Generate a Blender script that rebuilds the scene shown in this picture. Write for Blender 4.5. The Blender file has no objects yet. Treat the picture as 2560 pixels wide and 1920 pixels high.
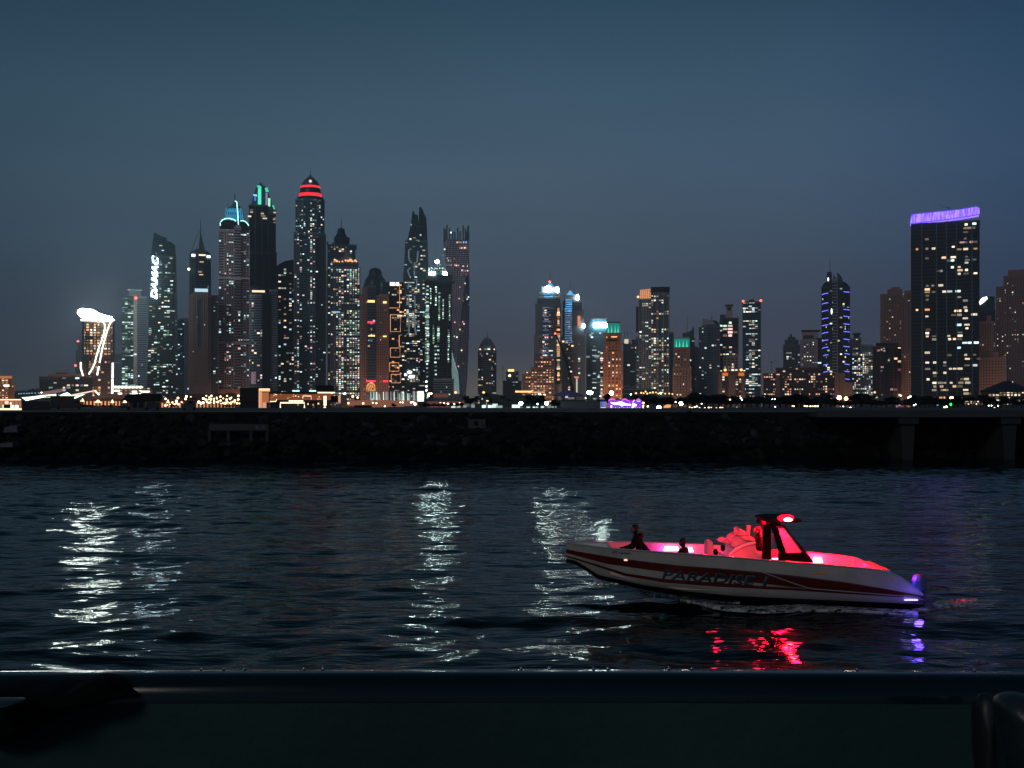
import bpy, math, random
import numpy as np
from mathutils import Vector, Matrix, Euler
random.seed(7)
SC = bpy.context.scene
COL = SC.collection
PI = math.pi
F = 2850.0            # focal length in photograph pixels (photo is 2560 wide)
CAMZ, HORY = 6.0, 1015.0

# ------------------------------------------------------------------ camera
cd = bpy.data.cameras.new('camera'); cam = bpy.data.objects.new('camera', cd); COL.objects.link(cam)
cam.location = (0, 0, CAMZ); cam.rotation_euler = (PI/2, 0, 0)
cd.sensor_width = 36.0; cd.lens = 36.0*F/2560.0; cd.shift_y = (HORY-960)/2560.0
cd.clip_start = 0.1; cd.clip_end = 30000
SC.camera = cam

# ------------------------------------------------------------------ sky after dusk
W = bpy.data.worlds.new('World'); SC.world = W; W.use_nodes = True
nt = W.node_tree; nt.nodes.clear()
def N(tree, t, **kw):
    n = tree.nodes.new(t)
    for k, v in kw.items(): setattr(n, k, v)
    return n
tc = N(nt, 'ShaderNodeTexCoord'); sx = N(nt, 'ShaderNodeSeparateXYZ'); nt.links.new(tc.outputs['Generated'], sx.inputs[0])
def s2l(c):
    return tuple(((x/255.0)/12.92 if x/255.0 <= 0.04045 else ((x/255.0+0.055)/1.055)**2.4) for x in c) + (1.0,)
def ramp(tree, stops):
    r = N(tree, 'ShaderNodeValToRGB'); e = r.color_ramp.elements
    while len(e) > 1: e.remove(e[-1])
    e[0].position, e[0].color = stops[0]
    for p, c in stops[1:]:
        q = e.new(p); q.color = c
    return r
rc = ramp(nt, [(0.0, s2l((76,78,84))), (0.03, s2l((72,75,86))), (0.075, s2l((71,79,94))), (0.14, s2l((72,89,106))), (0.20, s2l((71,93,112))),
               (0.26, s2l((61,87,106))), (0.335, s2l((44,72,91))), (0.5, s2l((26,48,66))), (1.0, s2l((12,26,38)))])
nt.links.new(sx.outputs['Z'], rc.inputs[0])
# darker towards the left and right of the view, bluer to the right
mx = N(nt, 'ShaderNodeMapRange'); mx.inputs['From Min'].default_value = -0.55; mx.inputs['From Max'].default_value = 0.55
nt.links.new(sx.outputs['X'], mx.inputs['Value'])
ra = ramp(nt, [(0.0, (0.46,0.58,0.62,1)), (0.12, (0.56,0.68,0.70,1)), (0.36, (0.92,0.96,0.95,1)), (0.52, (1.0,1.0,1.0,1)), (0.72, (0.95,0.97,1.03,1)), (0.88, (0.55,0.68,0.90,1)), (1.0, (0.42,0.56,0.82,1))])
nt.links.new(mx.outputs[0], ra.inputs[0])
mul = N(nt, 'ShaderNodeMix', data_type='RGBA', blend_type='MULTIPLY'); mul.inputs['Factor'].default_value = 1.0
nt.links.new(rc.outputs[0], mul.inputs['A']); nt.links.new(ra.outputs[0], mul.inputs['B'])
# thin haze layers: very faint large noise
nz = N(nt, 'ShaderNodeTexNoise'); nz.inputs['Scale'].default_value = 3.0; nz.inputs['Detail'].default_value = 4
mp = N(nt, 'ShaderNodeMapping'); mp.inputs['Scale'].default_value = (1, 1, 5)
nt.links.new(tc.outputs['Generated'], mp.inputs[0]); nt.links.new(mp.outputs[0], nz.inputs[0])
mr = N(nt, 'ShaderNodeMapRange'); mr.inputs['To Min'].default_value = 0.90; mr.inputs['To Max'].default_value = 1.10
nt.links.new(nz.outputs[0], mr.inputs['Value'])
mul2 = N(nt, 'ShaderNodeMix', data_type='RGBA', blend_type='MULTIPLY'); mul2.inputs['Factor'].default_value = 1.0
nt.links.new(mul.outputs['Result'], mul2.inputs['A']); nt.links.new(mr.outputs[0], mul2.inputs['B'])
# city glow low on the horizon behind the gap in the skyline
gz = N(nt, 'ShaderNodeMapRange', interpolation_type='SMOOTHSTEP'); gz.inputs['From Min'].default_value = 0.055; gz.inputs['From Max'].default_value = 0.0; nt.links.new(sx.outputs['Z'], gz.inputs['Value'])
gxn = N(nt, 'ShaderNodeMath', operation='ADD'); gxn.inputs[1].default_value = 0.03; nt.links.new(sx.outputs['X'], gxn.inputs[0])
gxa = N(nt, 'ShaderNodeMath', operation='ABSOLUTE'); nt.links.new(gxn.outputs[0], gxa.inputs[0])
gxr = N(nt, 'ShaderNodeMapRange', interpolation_type='SMOOTHSTEP'); gxr.inputs['From Min'].default_value = 0.16; gxr.inputs['From Max'].default_value = 0.0; nt.links.new(gxa.outputs[0], gxr.inputs['Value'])
gm = N(nt, 'ShaderNodeMath', operation='MULTIPLY'); nt.links.new(gz.outputs[0], gm.inputs[0]); nt.links.new(gxr.outputs[0], gm.inputs[1])
glow = N(nt, 'ShaderNodeMix', data_type='RGBA', blend_type='ADD'); nt.links.new(gm.outputs[0], glow.inputs['Factor']); nt.links.new(mul2.outputs['Result'], glow.inputs['A']); glow.inputs['B'].default_value = (0.055, 0.045, 0.012, 1)
# last light of a sun that is already below the horizon
sky = N(nt, 'ShaderNodeTexSky', sky_type='NISHITA', sun_disc=False); sky.sun_elevation = math.radians(-4); sky.sun_rotation = math.radians(205)
bg1 = N(nt, 'ShaderNodeBackground'); bg1.inputs['Strength'].default_value = 1.07
bg2 = N(nt, 'ShaderNodeBackground'); bg2.inputs['Strength'].default_value = 0.05
add = N(nt, 'ShaderNodeAddShader'); out = N(nt, 'ShaderNodeOutputWorld')
nt.links.new(glow.outputs['Result'], bg1.inputs[0]); nt.links.new(sky.outputs[0], bg2.inputs[0])
nt.links.new(bg1.outputs[0], add.inputs[0]); nt.links.new(bg2.outputs[0], add.inputs[1]); nt.links.new(add.outputs[0], out.inputs[0])

# ------------------------------------------------------------------ faint moon-and-city light from behind the camera
sl = bpy.data.lights.new('sun', 'SUN'); so = bpy.data.objects.new('sun', sl); COL.objects.link(so)
sl.energy = 0.40; sl.angle = math.radians(12); sl.color = (1.0, 0.93, 0.88)
so.rotation_euler = (math.radians(62), 0, math.radians(-25))

SC.view_settings.view_transform = 'Standard'; SC.view_settings.look = 'None'; SC.view_settings.exposure = 0; SC.view_settings.gamma = 1
try:
    SC.cycles.use_denoising = True; SC.cycles.denoiser = 'OPENIMAGEDENOISE'
    SC.cycles.max_bounces = 6; SC.cycles.glossy_bounces = 3; SC.cycles.diffuse_bounces = 2; SC.cycles.sample_clamp_indirect = 6.0; SC.cycles.sample_clamp_direct = 0
    SC.cycles.caustics_reflective = False
except Exception: pass

# ------------------------------------------------------------------ materials
MATS = {}
SC.cycles.volume_bounces = 0
def mat(name, col, rough=0.7, metal=0.0, spec=0.5, var=0.15, scale=0.4, bump=0.0):
    if name in MATS: return MATS[name]
    m = bpy.data.materials.new(name); m.use_nodes = True; t = m.node_tree; b = t.nodes['Principled BSDF']
    b.inputs['Roughness'].default_value = rough; b.inputs['Metallic'].default_value = metal; b.inputs['Specular IOR Level'].default_value = spec
    c = tuple(col)+(1,)
    tcn = N(t, 'ShaderNodeTexCoord'); n = N(t, 'ShaderNodeTexNoise'); n.inputs['Scale'].default_value = scale; n.inputs['Detail'].default_value = 5
    t.links.new(tcn.outputs['Object'], n.inputs['Vector'])
    r = ramp(t, [(0.3, tuple(x*(1-var) for x in col)+(1,)), (0.7, tuple(min(1, x*(1+var)) for x in col)+(1,))])
    t.links.new(n.outputs[0], r.inputs[0]); t.links.new(r.outputs[0], b.inputs['Base Color'])
    if bump > 0:
        n2 = N(t, 'ShaderNodeTexNoise'); n2.inputs['Scale'].default_value = scale*6; n2.inputs['Detail'].default_value = 6
        t.links.new(tcn.outputs['Object'], n2.inputs['Vector'])
        bp = N(t, 'ShaderNodeBump'); bp.inputs['Strength'].default_value = bump; bp.inputs['Distance'].default_value = 0.1
        t.links.new(n2.outputs[0], bp.inputs['Height']); t.links.new(bp.outputs[0], b.inputs['Normal'])
    MATS[name] = m; return m
def emit(name, col, strength, vary=0.0, sample=False, power=2.0, streak=None):
    """something that gives off light; vary: random strength from lamp to lamp / window to window"""
    if name in MATS: return MATS[name]
    m = bpy.data.materials.new(name); m.use_nodes = True; t = m.node_tree; t.nodes.clear()
    e = N(t, 'ShaderNodeEmission'); o = N(t, 'ShaderNodeOutputMaterial'); t.links.new(e.outputs[0], o.inputs[0])
    e.inputs['Color'].default_value = tuple(col)+(1,); e.inputs['Strength'].default_value = strength
    if vary > 0:
        oi = N(t, 'ShaderNodeObjectInfo'); ge = N(t, 'ShaderNodeNewGeometry')
        a = N(t, 'ShaderNodeMath', operation='ADD'); t.links.new(oi.outputs['Random'], a.inputs[0]); t.links.new(ge.outputs['Random Per Island'], a.inputs[1])
        f = N(t, 'ShaderNodeMath', operation='FRACT'); t.links.new(a.outputs[0], f.inputs[0])
        p = N(t, 'ShaderNodeMath', operation='POWER'); t.links.new(f.outputs[0], p.inputs[0]); p.inputs[1].default_value = power
        q = N(t, 'ShaderNodeMapRange'); q.inputs['To Min'].default_value = strength*(1-vary); q.inputs['To Max'].default_value = strength*(1+vary*1.6)
        t.links.new(p.outputs[0], q.inputs['Value']); t.links.new(q.outputs[0], e.inputs['Strength'])
    if streak:      # uneven light on a lit wall, put into its glow as noise
        tcn = N(t, 'ShaderNodeTexCoord'); mpn = N(t, 'ShaderNodeMapping'); mpn.inputs['Scale'].default_value = streak; n = N(t, 'ShaderNodeTexNoise'); n.inputs['Scale'].default_value = 1; n.inputs['Detail'].default_value = 3
        t.links.new(tcn.outputs['Object'], mpn.inputs[0]); t.links.new(mpn.outputs[0], n.inputs[0]); q = N(t, 'ShaderNodeMapRange'); q.inputs['From Min'].default_value = .3; q.inputs['From Max'].default_value = .7; q.inputs['To Min'].default_value = strength*.45; q.inputs['To Max'].default_value = strength*1.4
        t.links.new(n.outputs[0], q.inputs['Value']); t.links.new(q.outputs[0], e.inputs['Strength'])
    m.cycles.emission_sampling = 'AUTO' if sample else 'NONE'
    MATS[name] = m; return m

# ------------------------------------------------------------------ mesh helper
class MB:
    def __init__(s): s.v = []; s.f = []; s.m = []
    def addf(s, vs, fs, mi=0):
        o = len(s.v); s.v += [tuple(p) for p in vs]
        for f in fs: s.f.append(tuple(i+o for i in f)); s.m.append(mi)
    def box(s, x0, x1, y0, y1, z0, z1, mi=0):
        s.addf([(x0,y0,z0),(x1,y0,z0),(x1,y1,z0),(x0,y1,z0),(x0,y0,z1),(x1,y0,z1),(x1,y1,z1),(x0,y1,z1)],
               [(0,3,2,1),(4,5,6,7),(0,1,5,4),(1,2,6,5),(2,3,7,6),(3,0,4,7)], mi)
    def loft(s, rings, mi=0, cap0=True, cap1=True):
        n = len(rings[0]); vs = [p for r in rings for p in r]; fs = []
        for k in range(len(rings)-1):
            for i in range(n):
                j = (i+1) % n; fs.append((k*n+i, k*n+j, (k+1)*n+j, (k+1)*n+i))
        if cap0: fs.append(tuple(range(n-1, -1, -1)))
        if cap1: fs.append(tuple((len(rings)-1)*n+i for i in range(n)))
        s.addf(vs, fs, mi)
    def prism(s, p0, z0, p1, z1, mi=0):
        s.loft([[(x,y,z0) for x,y in p0], [(x,y,z1) for x,y in p1]], mi)
    def tube(s, pts, r, n=6, mi=0, r1=None):
        pts = [Vector(p) for p in pts]; rings = []
        for i, p in enumerate(pts):
            d = (pts[min(i+1, len(pts)-1)]-pts[max(i-1, 0)]).normalized()
            up = Vector((0,0,1)) if abs(d.z) < 0.95 else Vector((0,1,0))
            a = d.cross(up).normalized(); b = a.cross(d).normalized()
            rr = r if r1 is None else r+(r1-r)*i/max(1, len(pts)-1)
            rings.append([tuple(p+a*math.cos(2*PI*k/n)*rr+b*math.sin(2*PI*k/n)*rr) for k in range(n)])
        s.loft(rings, mi)
    def lathe(s, prof, cx=0, cy=0, n=16, mi=0, sy=1.0, ph=0):
        s.loft([[(cx+r*math.cos(2*PI*k/n+ph), cy+sy*r*math.sin(2*PI*k/n+ph), z) for k in range(n)] for r, z in prof], mi)
    def ball(s, c, r, nu=10, nv=6, mi=0):
        if not hasattr(r, '__len__'): r = (r,r,r)
        rings = []
        for j in range(1, nv):
            a = -PI/2+PI*j/nv
            rings.append([(c[0]+r[0]*math.cos(a)*math.cos(2*PI*k/nu), c[1]+r[1]*math.cos(a)*math.sin(2*PI*k/nu), c[2]+r[2]*math.sin(a)) for k in range(nu)])
        s.loft(rings, mi)
    def ext(s, pts, y0, y1, mi=0):
        """outline in (x, z) pushed from y0 to y1"""
        s.loft([[(x,y0,z) for x,z in pts], [(x,y1,z) for x,z in pts]], mi)
    def build(s, name, mats, parent=None, smooth=False, fix=True):
        me = bpy.data.meshes.new(name); me.from_pydata(s.v, [], s.f)
        for m in (mats if isinstance(mats, (list, tuple)) else [mats]): me.materials.append(m)
        me.polygons.foreach_set('material_index', s.m)
        if smooth: me.polygons.foreach_set('use_smooth', [True]*len(s.f))
        me.update()
        if fix and len(s.v) < 60000:
            import bmesh
            b = bmesh.new(); b.from_mesh(me); bmesh.ops.recalc_face_normals(b, faces=b.faces); b.to_mesh(me); b.free()
        o = bpy.data.objects.new(name, me); COL.objects.link(o)
        if parent is not None: o.parent = parent
        return o
def tag(o, label=None, cat=None, group=None, kind=None):
    if label: o['label'] = label
    if cat: o['category'] = cat
    if group: o['group'] = group
    if kind: o['kind'] = kind
    return o
def empty(name, loc, label, cat, group=None, rz=0):
    o = bpy.data.objects.new(name, None); COL.objects.link(o); o.location = loc; o.rotation_euler = (0,0,rz); o.empty_display_size = 1
    return tag(o, label, cat, group)
def W3(px, py, D): return Vector(((px-1280)/F*D, D, CAMZ-(py-HORY)/F*D))
def gx(px, D): return (px-1280)/F*D
def smooth_by_angle(o, deg=35):
    me = o.data
    me.polygons.foreach_set('use_smooth', [True]*len(me.polygons)); me.set_sharp_from_angle(angle=math.radians(deg))
def bevel(o, w, seg=2):
    md = o.modifiers.new('bevel', 'BEVEL'); md.width = w; md.segments = seg; md.limit_method = 'ANGLE'
# ================================================================== THE SETTING
# ---- water: one sheet, finely waved in the channel
def axis(a, b, step, far):
    inner = np.arange(a, b+1e-6, step); o = []
    x, st = b, step
    while x < far: st *= 1.25; x += st; o.append(min(x, far))
    l = []; x, st = a, step
    while x > -far: st *= 1.25; x -= st; l.append(max(x, -far))
    return np.concatenate([np.array(l[::-1]), inner, np.array(o)])
XS = axis(-82, 86, 0.26, 4800); YS = axis(22, 136, 0.15, 4800)
GX, GY = np.meshgrid(XS, YS)
rng = np.random.RandomState(11)
H = np.zeros_like(GX)
near = np.clip((GY-15)/8, 0, 1)*np.clip((150-GY)/12, 0, 1)*np.clip((100-np.abs(GX))/12, 0, 1)
for i in range(70):
    lam = 0.8*(9.0/0.8)**rng.rand(); th = rng.normal(PI/2*0.97, 0.55) if lam > 2.0 else rng.normal(PI/2, 0.85)
    k = 2*PI/lam; amp = 0.0100*lam**0.85/k**0.0*(0.42+0.6*rng.rand())
    amp = amp*(0.80 if lam > 3 else 0.92)*0.46
    ph = rng.rand()*2*PI
    warp = 0.8*np.sin(GX*0.07+i)+0.6*np.sin(GY*0.05+2*i)
    h = np.sin(k*(GX*math.cos(th)+GY*math.sin(th))+ph+warp)
    H += amp*h
gust = 0.75+0.45*np.sin(GX*0.045+1.3*np.sin(GY*0.031+1))*np.sin(GY*0.083+0.6*np.sin(GX*0.05))
H *= gust
# the long wake ridge rolling towards the far bank, two more nearer
for y0, a, w, xc, bend in ((81.0, 0.13, 1.5, -20, 0.0006), (58.0, 0.07, 1.3, -38, 0.0010), (46.5, 0.06, 1.0, -18, 0.0012), (37.0, 0.05, 0.8, -10, 0.002), (31.5, 0.045, 0.6, -12, 0.003)):
    yy = y0+bend*(GX-xc)**2
    H += a*np.exp(-((GY-yy)/w)**2)*np.clip((40-np.abs(GX-xc-5))/25, 0, 1)
# the boat's own wash
cx = (GX-gx(2230, 34)); H += 0.10*np.exp(-((GY-31.2-0.10*cx)/0.55)**2)*np.clip((cx+14)/5, 0, 1)*np.clip((22-cx)/8, 0, 1)*0.6
H *= near
nx, ny = len(XS), len(YS)
co = np.stack([GX, GY, H], -1).reshape(-1, 3).astype(np.float32)
me = bpy.data.meshes.new('water'); me.vertices.add(nx*ny); me.vertices.foreach_set('co', co.ravel())
I = (np.arange(ny-1)[:, None]*nx+np.arange(nx-1)[None, :]).ravel()
quads = np.stack([I, I+1, I+1+nx, I+nx], -1).astype(np.int32); nf = len(quads)
me.loops.add(nf*4); me.loops.foreach_set('vertex_index', quads.ravel())
me.polygons.add(nf); me.polygons.foreach_set('loop_start', np.arange(0, nf*4, 4, dtype=np.int32)); me.polygons.foreach_set('loop_total', np.full(nf, 4, np.int32))
me.polygons.foreach_set('use_smooth', np.ones(nf, bool)); me.update(calc_edges=True)
wm = bpy.data.materials.new('water'); wm.use_nodes = True; t = wm.node_tree; b = t.nodes['Principled BSDF']
b.inputs['Base Color'].default_value = (0.0008, 0.0045, 0.0055, 1); b.inputs['Roughness'].default_value = 0.075; b.inputs['IOR'].default_value = 1.33
b.inputs['Specular IOR Level'].default_value = 0.155; b.inputs['Specular Tint'].default_value = (0.52,0.97,0.90,1)
tcn = N(t, 'ShaderNodeTexCoord')
hs = None
for sc, dist, stg, dt, sxy in ((1.5, 0.055, 1.0, 2, (0.5, 1.4, 1)), (5.0, 0.006, 1.0, 1, (0.7, 1.2, 1))):
    m_ = N(t, 'ShaderNodeMapping'); m_.inputs['Scale'].default_value = sxy; t.links.new(tcn.outputs['Object'], m_.inputs[0])
    n_ = N(t, 'ShaderNodeTexNoise'); n_.inputs['Scale'].default_value = sc; n_.inputs['Detail'].default_value = dt; n_.inputs['Roughness'].default_value = 0.5
    t.links.new(m_.outputs[0], n_.inputs[0])
    bp = N(t, 'ShaderNodeBump'); bp.inputs['Strength'].default_value = stg; bp.inputs['Distance'].default_value = dist
    t.links.new(n_.outputs[0], bp.inputs['Height'])
    if hs is not None: t.links.new(hs, bp.inputs['Normal'])
    hs = bp.outputs[0]
t.links.new(hs, b.inputs['Normal'])
me.materials.append(wm)
water = bpy.data.objects.new('water', me); COL.objects.link(water); tag(water, kind='structure')

# ---- far shore, and the causeway between the channel and the sea
M_asph = mat('asphalt', (0.02,0.034,0.044), 0.8, scale=0.2, bump=0.2)
M_sand = mat('sand', (0.07,0.06,0.05), 0.9, scale=0.01)
M_conc = mat('concrete', (0.10,0.12,0.13), 0.85, scale=0.3, bump=0.2)
M_rockd = mat('rock', (0.008,0.012,0.010), 0.95, spec=0.1, var=0.7, scale=0.5, bump=0.4)
g = MB(); g.addf([(-4700,1000,3.0),(4700,1000,3.0),(4700,4700,3.0),(-4700,4700,3.0),(-4700,985,-2),(4700,985,-2)], [(0,1,2,3),(4,5,1,0)])
tag(g.build('ground', M_sand), kind='structure')
ZC = 5.3
# the causeway: paved top, its near edge steps back where the bridge begins
top = [(-900,131),(34,131),(38,134),(46,137),(60,139),(900,141),(900,560),(-900,560)]
g = MB(); g.addf([(x,y,ZC) for x,y in top]+[(x,y,-2) for x,y in top], [tuple(range(8))]+[(i,(i+1)%8,8+(i+1)%8,8+i) for i in range(8)])
tag(g.build('causeway', M_asph), kind='structure')
# kerb strip along its edge
g = MB()
g.box(-900,34,131.0,131.4,ZC-0.1,ZC+0.12)
tag(g.build('kerb', M_conc), kind='structure')
# stone embankment sheet under the boulders
edge = [(-150,131),(34,131),(38,134),(46,137),(60,139),(160,140)]
g = MB(); rows = 7
for k in range(rows):
    f = k/(rows-1)
    for i, (x, y) in enumerate(edge): g.v.append((x+(2.0*f if 9 < i < 4 else 0), y-0.02-4.2*f, ZC-0.12-5.9*f))
for k in range(rows-1):
    for i in range(len(edge)-1):
        a = k*len(edge)+i; g.f.append((a, a+1, a+1+len(edge), a+len(edge))); g.m.append(0)
tag(g.build('embankment', M_rockd), kind='structure')
# thrown boulders: nobody could count them
g = MB(); r_ = random.Random(3)
ico = [(0,0,1),(.89,0,.45),(.28,.85,.45),(-.72,.53,.45),(-.72,-.53,.45),(.28,-.85,.45),(.72,.53,-.45),(-.28,.85,-.45),(-.89,0,-.45),(-.28,-.85,-.45),(.72,-.53,-.45),(0,0,-1)]
icf = [(0,1,2),(0,2,3),(0,3,4),(0,4,5),(0,5,1),(1,6,2),(2,7,3),(3,8,4),(4,9,5),(5,10,1),(1,10,6),(2,6,7),(3,7,8),(4,8,9),(5,9,10),(6,11,7),(7,11,8),(8,11,9),(9,11,10),(10,11,6)]
for i in range(3400):
    u = r_.random(); seg = r_.choices(range(5), weights=[230, 12, 18, 28, 90])[0]
    (x0,y0),(x1,y1) = edge[seg], edge[seg+1]
    if seg == 0: x0 = -66
    f = r_.random()**0.9; x = x0+(x1-x0)*u; y = y0+(y1-y0)*u-4.3*f; z = ZC-0.35-5.3*f
    s_ = 0.20+0.62*r_.random()**2.4; st = (r_.uniform(.8,1.5), r_.uniform(.7,1.2), r_.uniform(.5,.9)); an = r_.random()*6.28; ca, sa = math.cos(an), math.sin(an)
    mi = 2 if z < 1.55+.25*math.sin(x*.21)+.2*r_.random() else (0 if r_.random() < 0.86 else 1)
    vs = []
    for p in ico:
        k = s_*(1+r_.uniform(-.28,.28)); a, bb, c = p[0]*k*st[0], p[1]*k*st[1], p[2]*k*st[2]
        vs.append((x+a*ca-bb*sa, y+a*sa+bb*ca, z+c))
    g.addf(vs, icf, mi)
M_rocka = mat('rock_dark', (0.006,0.011,0.010), 0.95, spec=0.1, var=0.6, scale=0.6)
M_rockb = mat('rock_pale', (0.022,0.032,0.036), 0.9, spec=0.1, var=0.5, scale=0.8)
M_rocklow = mat('rock_low', (0.0022,0.0042,0.003), 0.9, spec=0.05, var=0.4, scale=0.8)  # darkest tone, for boulders near the waterline
o = g.build('boulders', [M_rocka, M_rockb, M_rocklow], fix=False); tag(o, 'dark boulders heaped on the bank under the causeway', 'boulders', kind='stuff')

# ---- bridge carrying the road on to the right
M_deck = mat('deck_concrete', (0.026,0.04,0.047), 0.8, scale=0.2)
M_pier = mat('pier_concrete', (0.011,0.018,0.019), 0.85, scale=0.3)
br = empty('bridge', (35,128.4,ZC), 'low concrete bridge on stone piers running off to the right', 'bridge')
g = MB(); g.box(-1,160,-1.2,9,-0.55,0.06); o = g.build('deck', M_deck, br)
g = MB(); g.box(-1,160,-1.2,-0.85,0.062,0.2); g.build('parapet', M_deck, br)
for pxp in (2268, 2522):
    x = gx(pxp,128)-35; g = MB()
    g.box(x-1.1,x+1.1,-1.0,8,-1.3,-0.552)
    g.prism([(x-.5,-0.6),(x+.5,-0.6),(x+.5,7),(x-.5,7)],-6.5,[(x-.8,-0.6),(x+.8,-0.6),(x+.8,7),(x-.8,7)],-1.3)
    g.build('pier', M_pier, br)

# ---- things fixed on the stone bank
def bank(px, py, D=129): return W3(px, py, D)
M_board = mat('board', (0.010,0.020,0.027), 0.6, scale=0.8); M_post = mat('dull_post', (0.016,0.022,0.025), 0.8); M_mark = mat('pale_mark', (0.06,0.075,0.10), 0.7, var=0.3, scale=3)
p = bank(597, 1094, 127.6); sb = empty('sign_board', p, 'long low sign board with two round emblems standing on the boulders', 'sign board')
def q(px, py): v = W3(px, py, 127.6)-p; return v.x, v.z
x0, z0 = q(524, 1075); x1, z1 = q(670, 1060)
g = MB(); g.box(x0,x1,-0.06,0.06,z0,z1); g.build('board', M_board, sb)
g = MB(); g.box(x0-.08,x1+.08,-0.1,0.1,z0-.08,z0-.002); g.box(x0-.08,x0-.002,-.1,.1,z0,z1); g.box(x1+.002,x1+.08,-.1,.1,z0,z1); g.build('frame', M_post, sb)
for pxe in (643, 659):
    a, c = q(pxe, 1068); g = MB(); n = 20
    g.ext([(a+.21*math.cos(2*PI*k/n), c+.21*math.sin(2*PI*k/n)) for k in range(n)], -0.075, -0.062); g.build('emblem', M_mark, sb)
for pxe in (524, 571, 628, 668):
    a, c = q(pxe, 1076); g = MB(); g.box(a-.16,a+.16,-.15,.15,-0.4,c-.1); g.build('post', M_post, sb)
for (a, b_, c, d, lab) in ((1171,1214,1048,1064,'small pale concrete block with a dark opening among the boulders'), ):
    p = bank((a+b_)/2, d, 130); o = empty('outfall_block', p, lab, 'block'); w = (b_-a)/2/F*130; h = (d-c)/F*130
    g = MB(); g.box(-w,w,-.5,.6,-.3,h); g.build('block', mat('pale_block', (0.04,0.05,0.055), .8), o)
    g = MB(); g.box(-.35,.15,-.53,-.502,0,h*.7); g.build('opening', mat('black_hole', (.003,.003,.003), 1), o)
for (a, b_, c, d, lab) in ((14,52,1061,1076,'pale flat slab lying on the dark bank, upper of two'), (4,40,1104,1113,'pale flat slab at the foot of the dark bank, lower of two')):
    p = bank((a+b_)/2, d, 128.6 if c < 1090 else 126.8); w = (b_-a)/2/F*128; h = (d-c)/F*128
    g = MB(); g.loft([[(-w,-.6,-.2),(w*.9,-.7,-.2),(w,.8,-.1),(-w*.8,.7,-.15)],[(-w*.9,-.5,h*.5),(w*.8,-.6,h*.75),(w*.9,.7,h),(-w*.6,.6,h*.8)]])
    o = g.build('stone_slab', mat('slab_pale', (0.06,0.075,0.09), .9, bump=.3)); o.location = p; tag(o, lab, 'stone slab', 'pale stone slabs on the bank')

# ---- foreground: glossy ledge and what lies on it
M_ledge = mat('ledge_gelcoat', (0.005,0.017,0.023), 0.12, spec=0.30, var=0.2, scale=2.0)
M_dark = mat('dark_panel', (0.013,0.042,0.040), 0.75, spec=0.25, var=0.3, scale=1.3, bump=0.15)
R = 34.0       # the ledge bows gently outwards
def ly(x, y0): return y0-(x*x)/(2*R)
prof = [(2.245,4.0),(2.245,5.415),(2.250,5.4465),(2.262,5.4600),(2.290,5.4640),(2.318,5.4640),(2.328,5.4610),(2.334,5.4540),(2.336,5.4440),(2.330,4.0)]
g = MB(); xs = [-2.6+5.2*i/60 for i in range(61)]
for x in xs:
    for (y, z) in prof: g.v.append((x, ly(x, y), z))
n = len(prof)
for i in range(60):
    for j in range(n):
        a, b2 = i*n+j, i*n+(j+1) % n; g.f.append((a, b2, b2+n, a+n)); g.m.append(1 if j in (0, n-1) else 0)
o = g.build('ledge', [M_ledge, M_dark], smooth=True); tag(o, 'dark glossy ledge running across the foreground above a plain dark panel', 'ledge')
g = MB(); g.tube([(x, ly(x, 2.3345), 5.4600) for x in xs], 0.0022, 8); o = g.build('edge_highlight', mat('highlight_polished', (.8,.85,.88), .12, metal=1.0, var=.3, scale=9), bpy.data.objects['ledge'], smooth=True)  # polished tube added as the bright highlight line on the ledge edge
# metal beads added along its outer edge as glints of the city lights
M_glint = mat('glint_metal', (0.55,0.6,0.62), 0.15, metal=1.0)
for i_s, pxs in enumerate((505,560,612,760,806,1303,1373,1484,1520,1672,1730,2141,2431)):
    x = gx(pxs, 2.33); g = MB(); g.ball((0,0,0), (0.0036,0.0036,0.0042), 8, 6)
    o = g.build('glint', M_glint, smooth=True); o.location = (x, ly(x, 2.333), 5.4625); tag(o, 'tiny added stud on the ledge rim, %s from the left' % ('first','second','third','fourth','fifth','sixth','seventh','eighth','ninth','tenth','eleventh','twelfth','thirteenth')[i_s], 'glint', 'added glints along the ledge')
# black cloth slumped over the left end
M_cloth = mat('black_cloth', (0.0022,0.0042,0.0032), 0.95, spec=0.1, var=0.5, scale=6)
def lump(pts, D, y0, y1, name, m, lab, catg, parent=None):
    g = MB(); nrow = 9; c = Vector((sum(gx(a, D) for a, b_ in pts)/len(pts), D, sum(W3(a, b_, D).z for a, b_ in pts)/len(pts)))
    rings = []
    for k in range(nrow):
        f = k/(nrow-1); s_ = math.sqrt(max(0.0, 1-(2*f-1)**2))*0.85+0.15
        ring = []
        for (a, b_) in pts:
            v = W3(a, b_, D); ring.append((c.x+(v.x-c.x)*s_, y0+(y1-y0)*f, c.z+(v.z-c.z)*s_))
        rings.append([(x_-c.x, y_-c.y, z_-c.z) for x_, y_, z_ in ring])
    g.loft(rings); o = g.build(name, m, smooth=True); o.location = c; md = o.modifiers.new('s', 'SUBSURF'); md.levels = 1; md.render_levels = 2
    if lab: tag(o, lab, catg)
    return o
lump([(-60,1716),(45,1703),(120,1713),(148,1702),(175,1705),(195,1711),(222,1700),(240,1690),(262,1686),(300,1690),(312,1700),(316,1722),(345,1728),(300,1740),(190,1765),(120,1800),(40,1850),(-60,1880)],
     2.22, 2.12, 2.30, 'cloth_bundle', M_cloth, 'black crumpled cloth slumped over the left end of the dark ledge', 'cloth')
lump([(-80,1752),(0,1750),(60,1748),(62,1756),(0,1778),(-80,1790)], 2.06, 2.03, 2.10, 'cushion', mat('slate_vinyl', (0.02,0.04,0.055), 0.5), 'slate coloured cushion corner under the black cloth', 'cushion')
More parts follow.
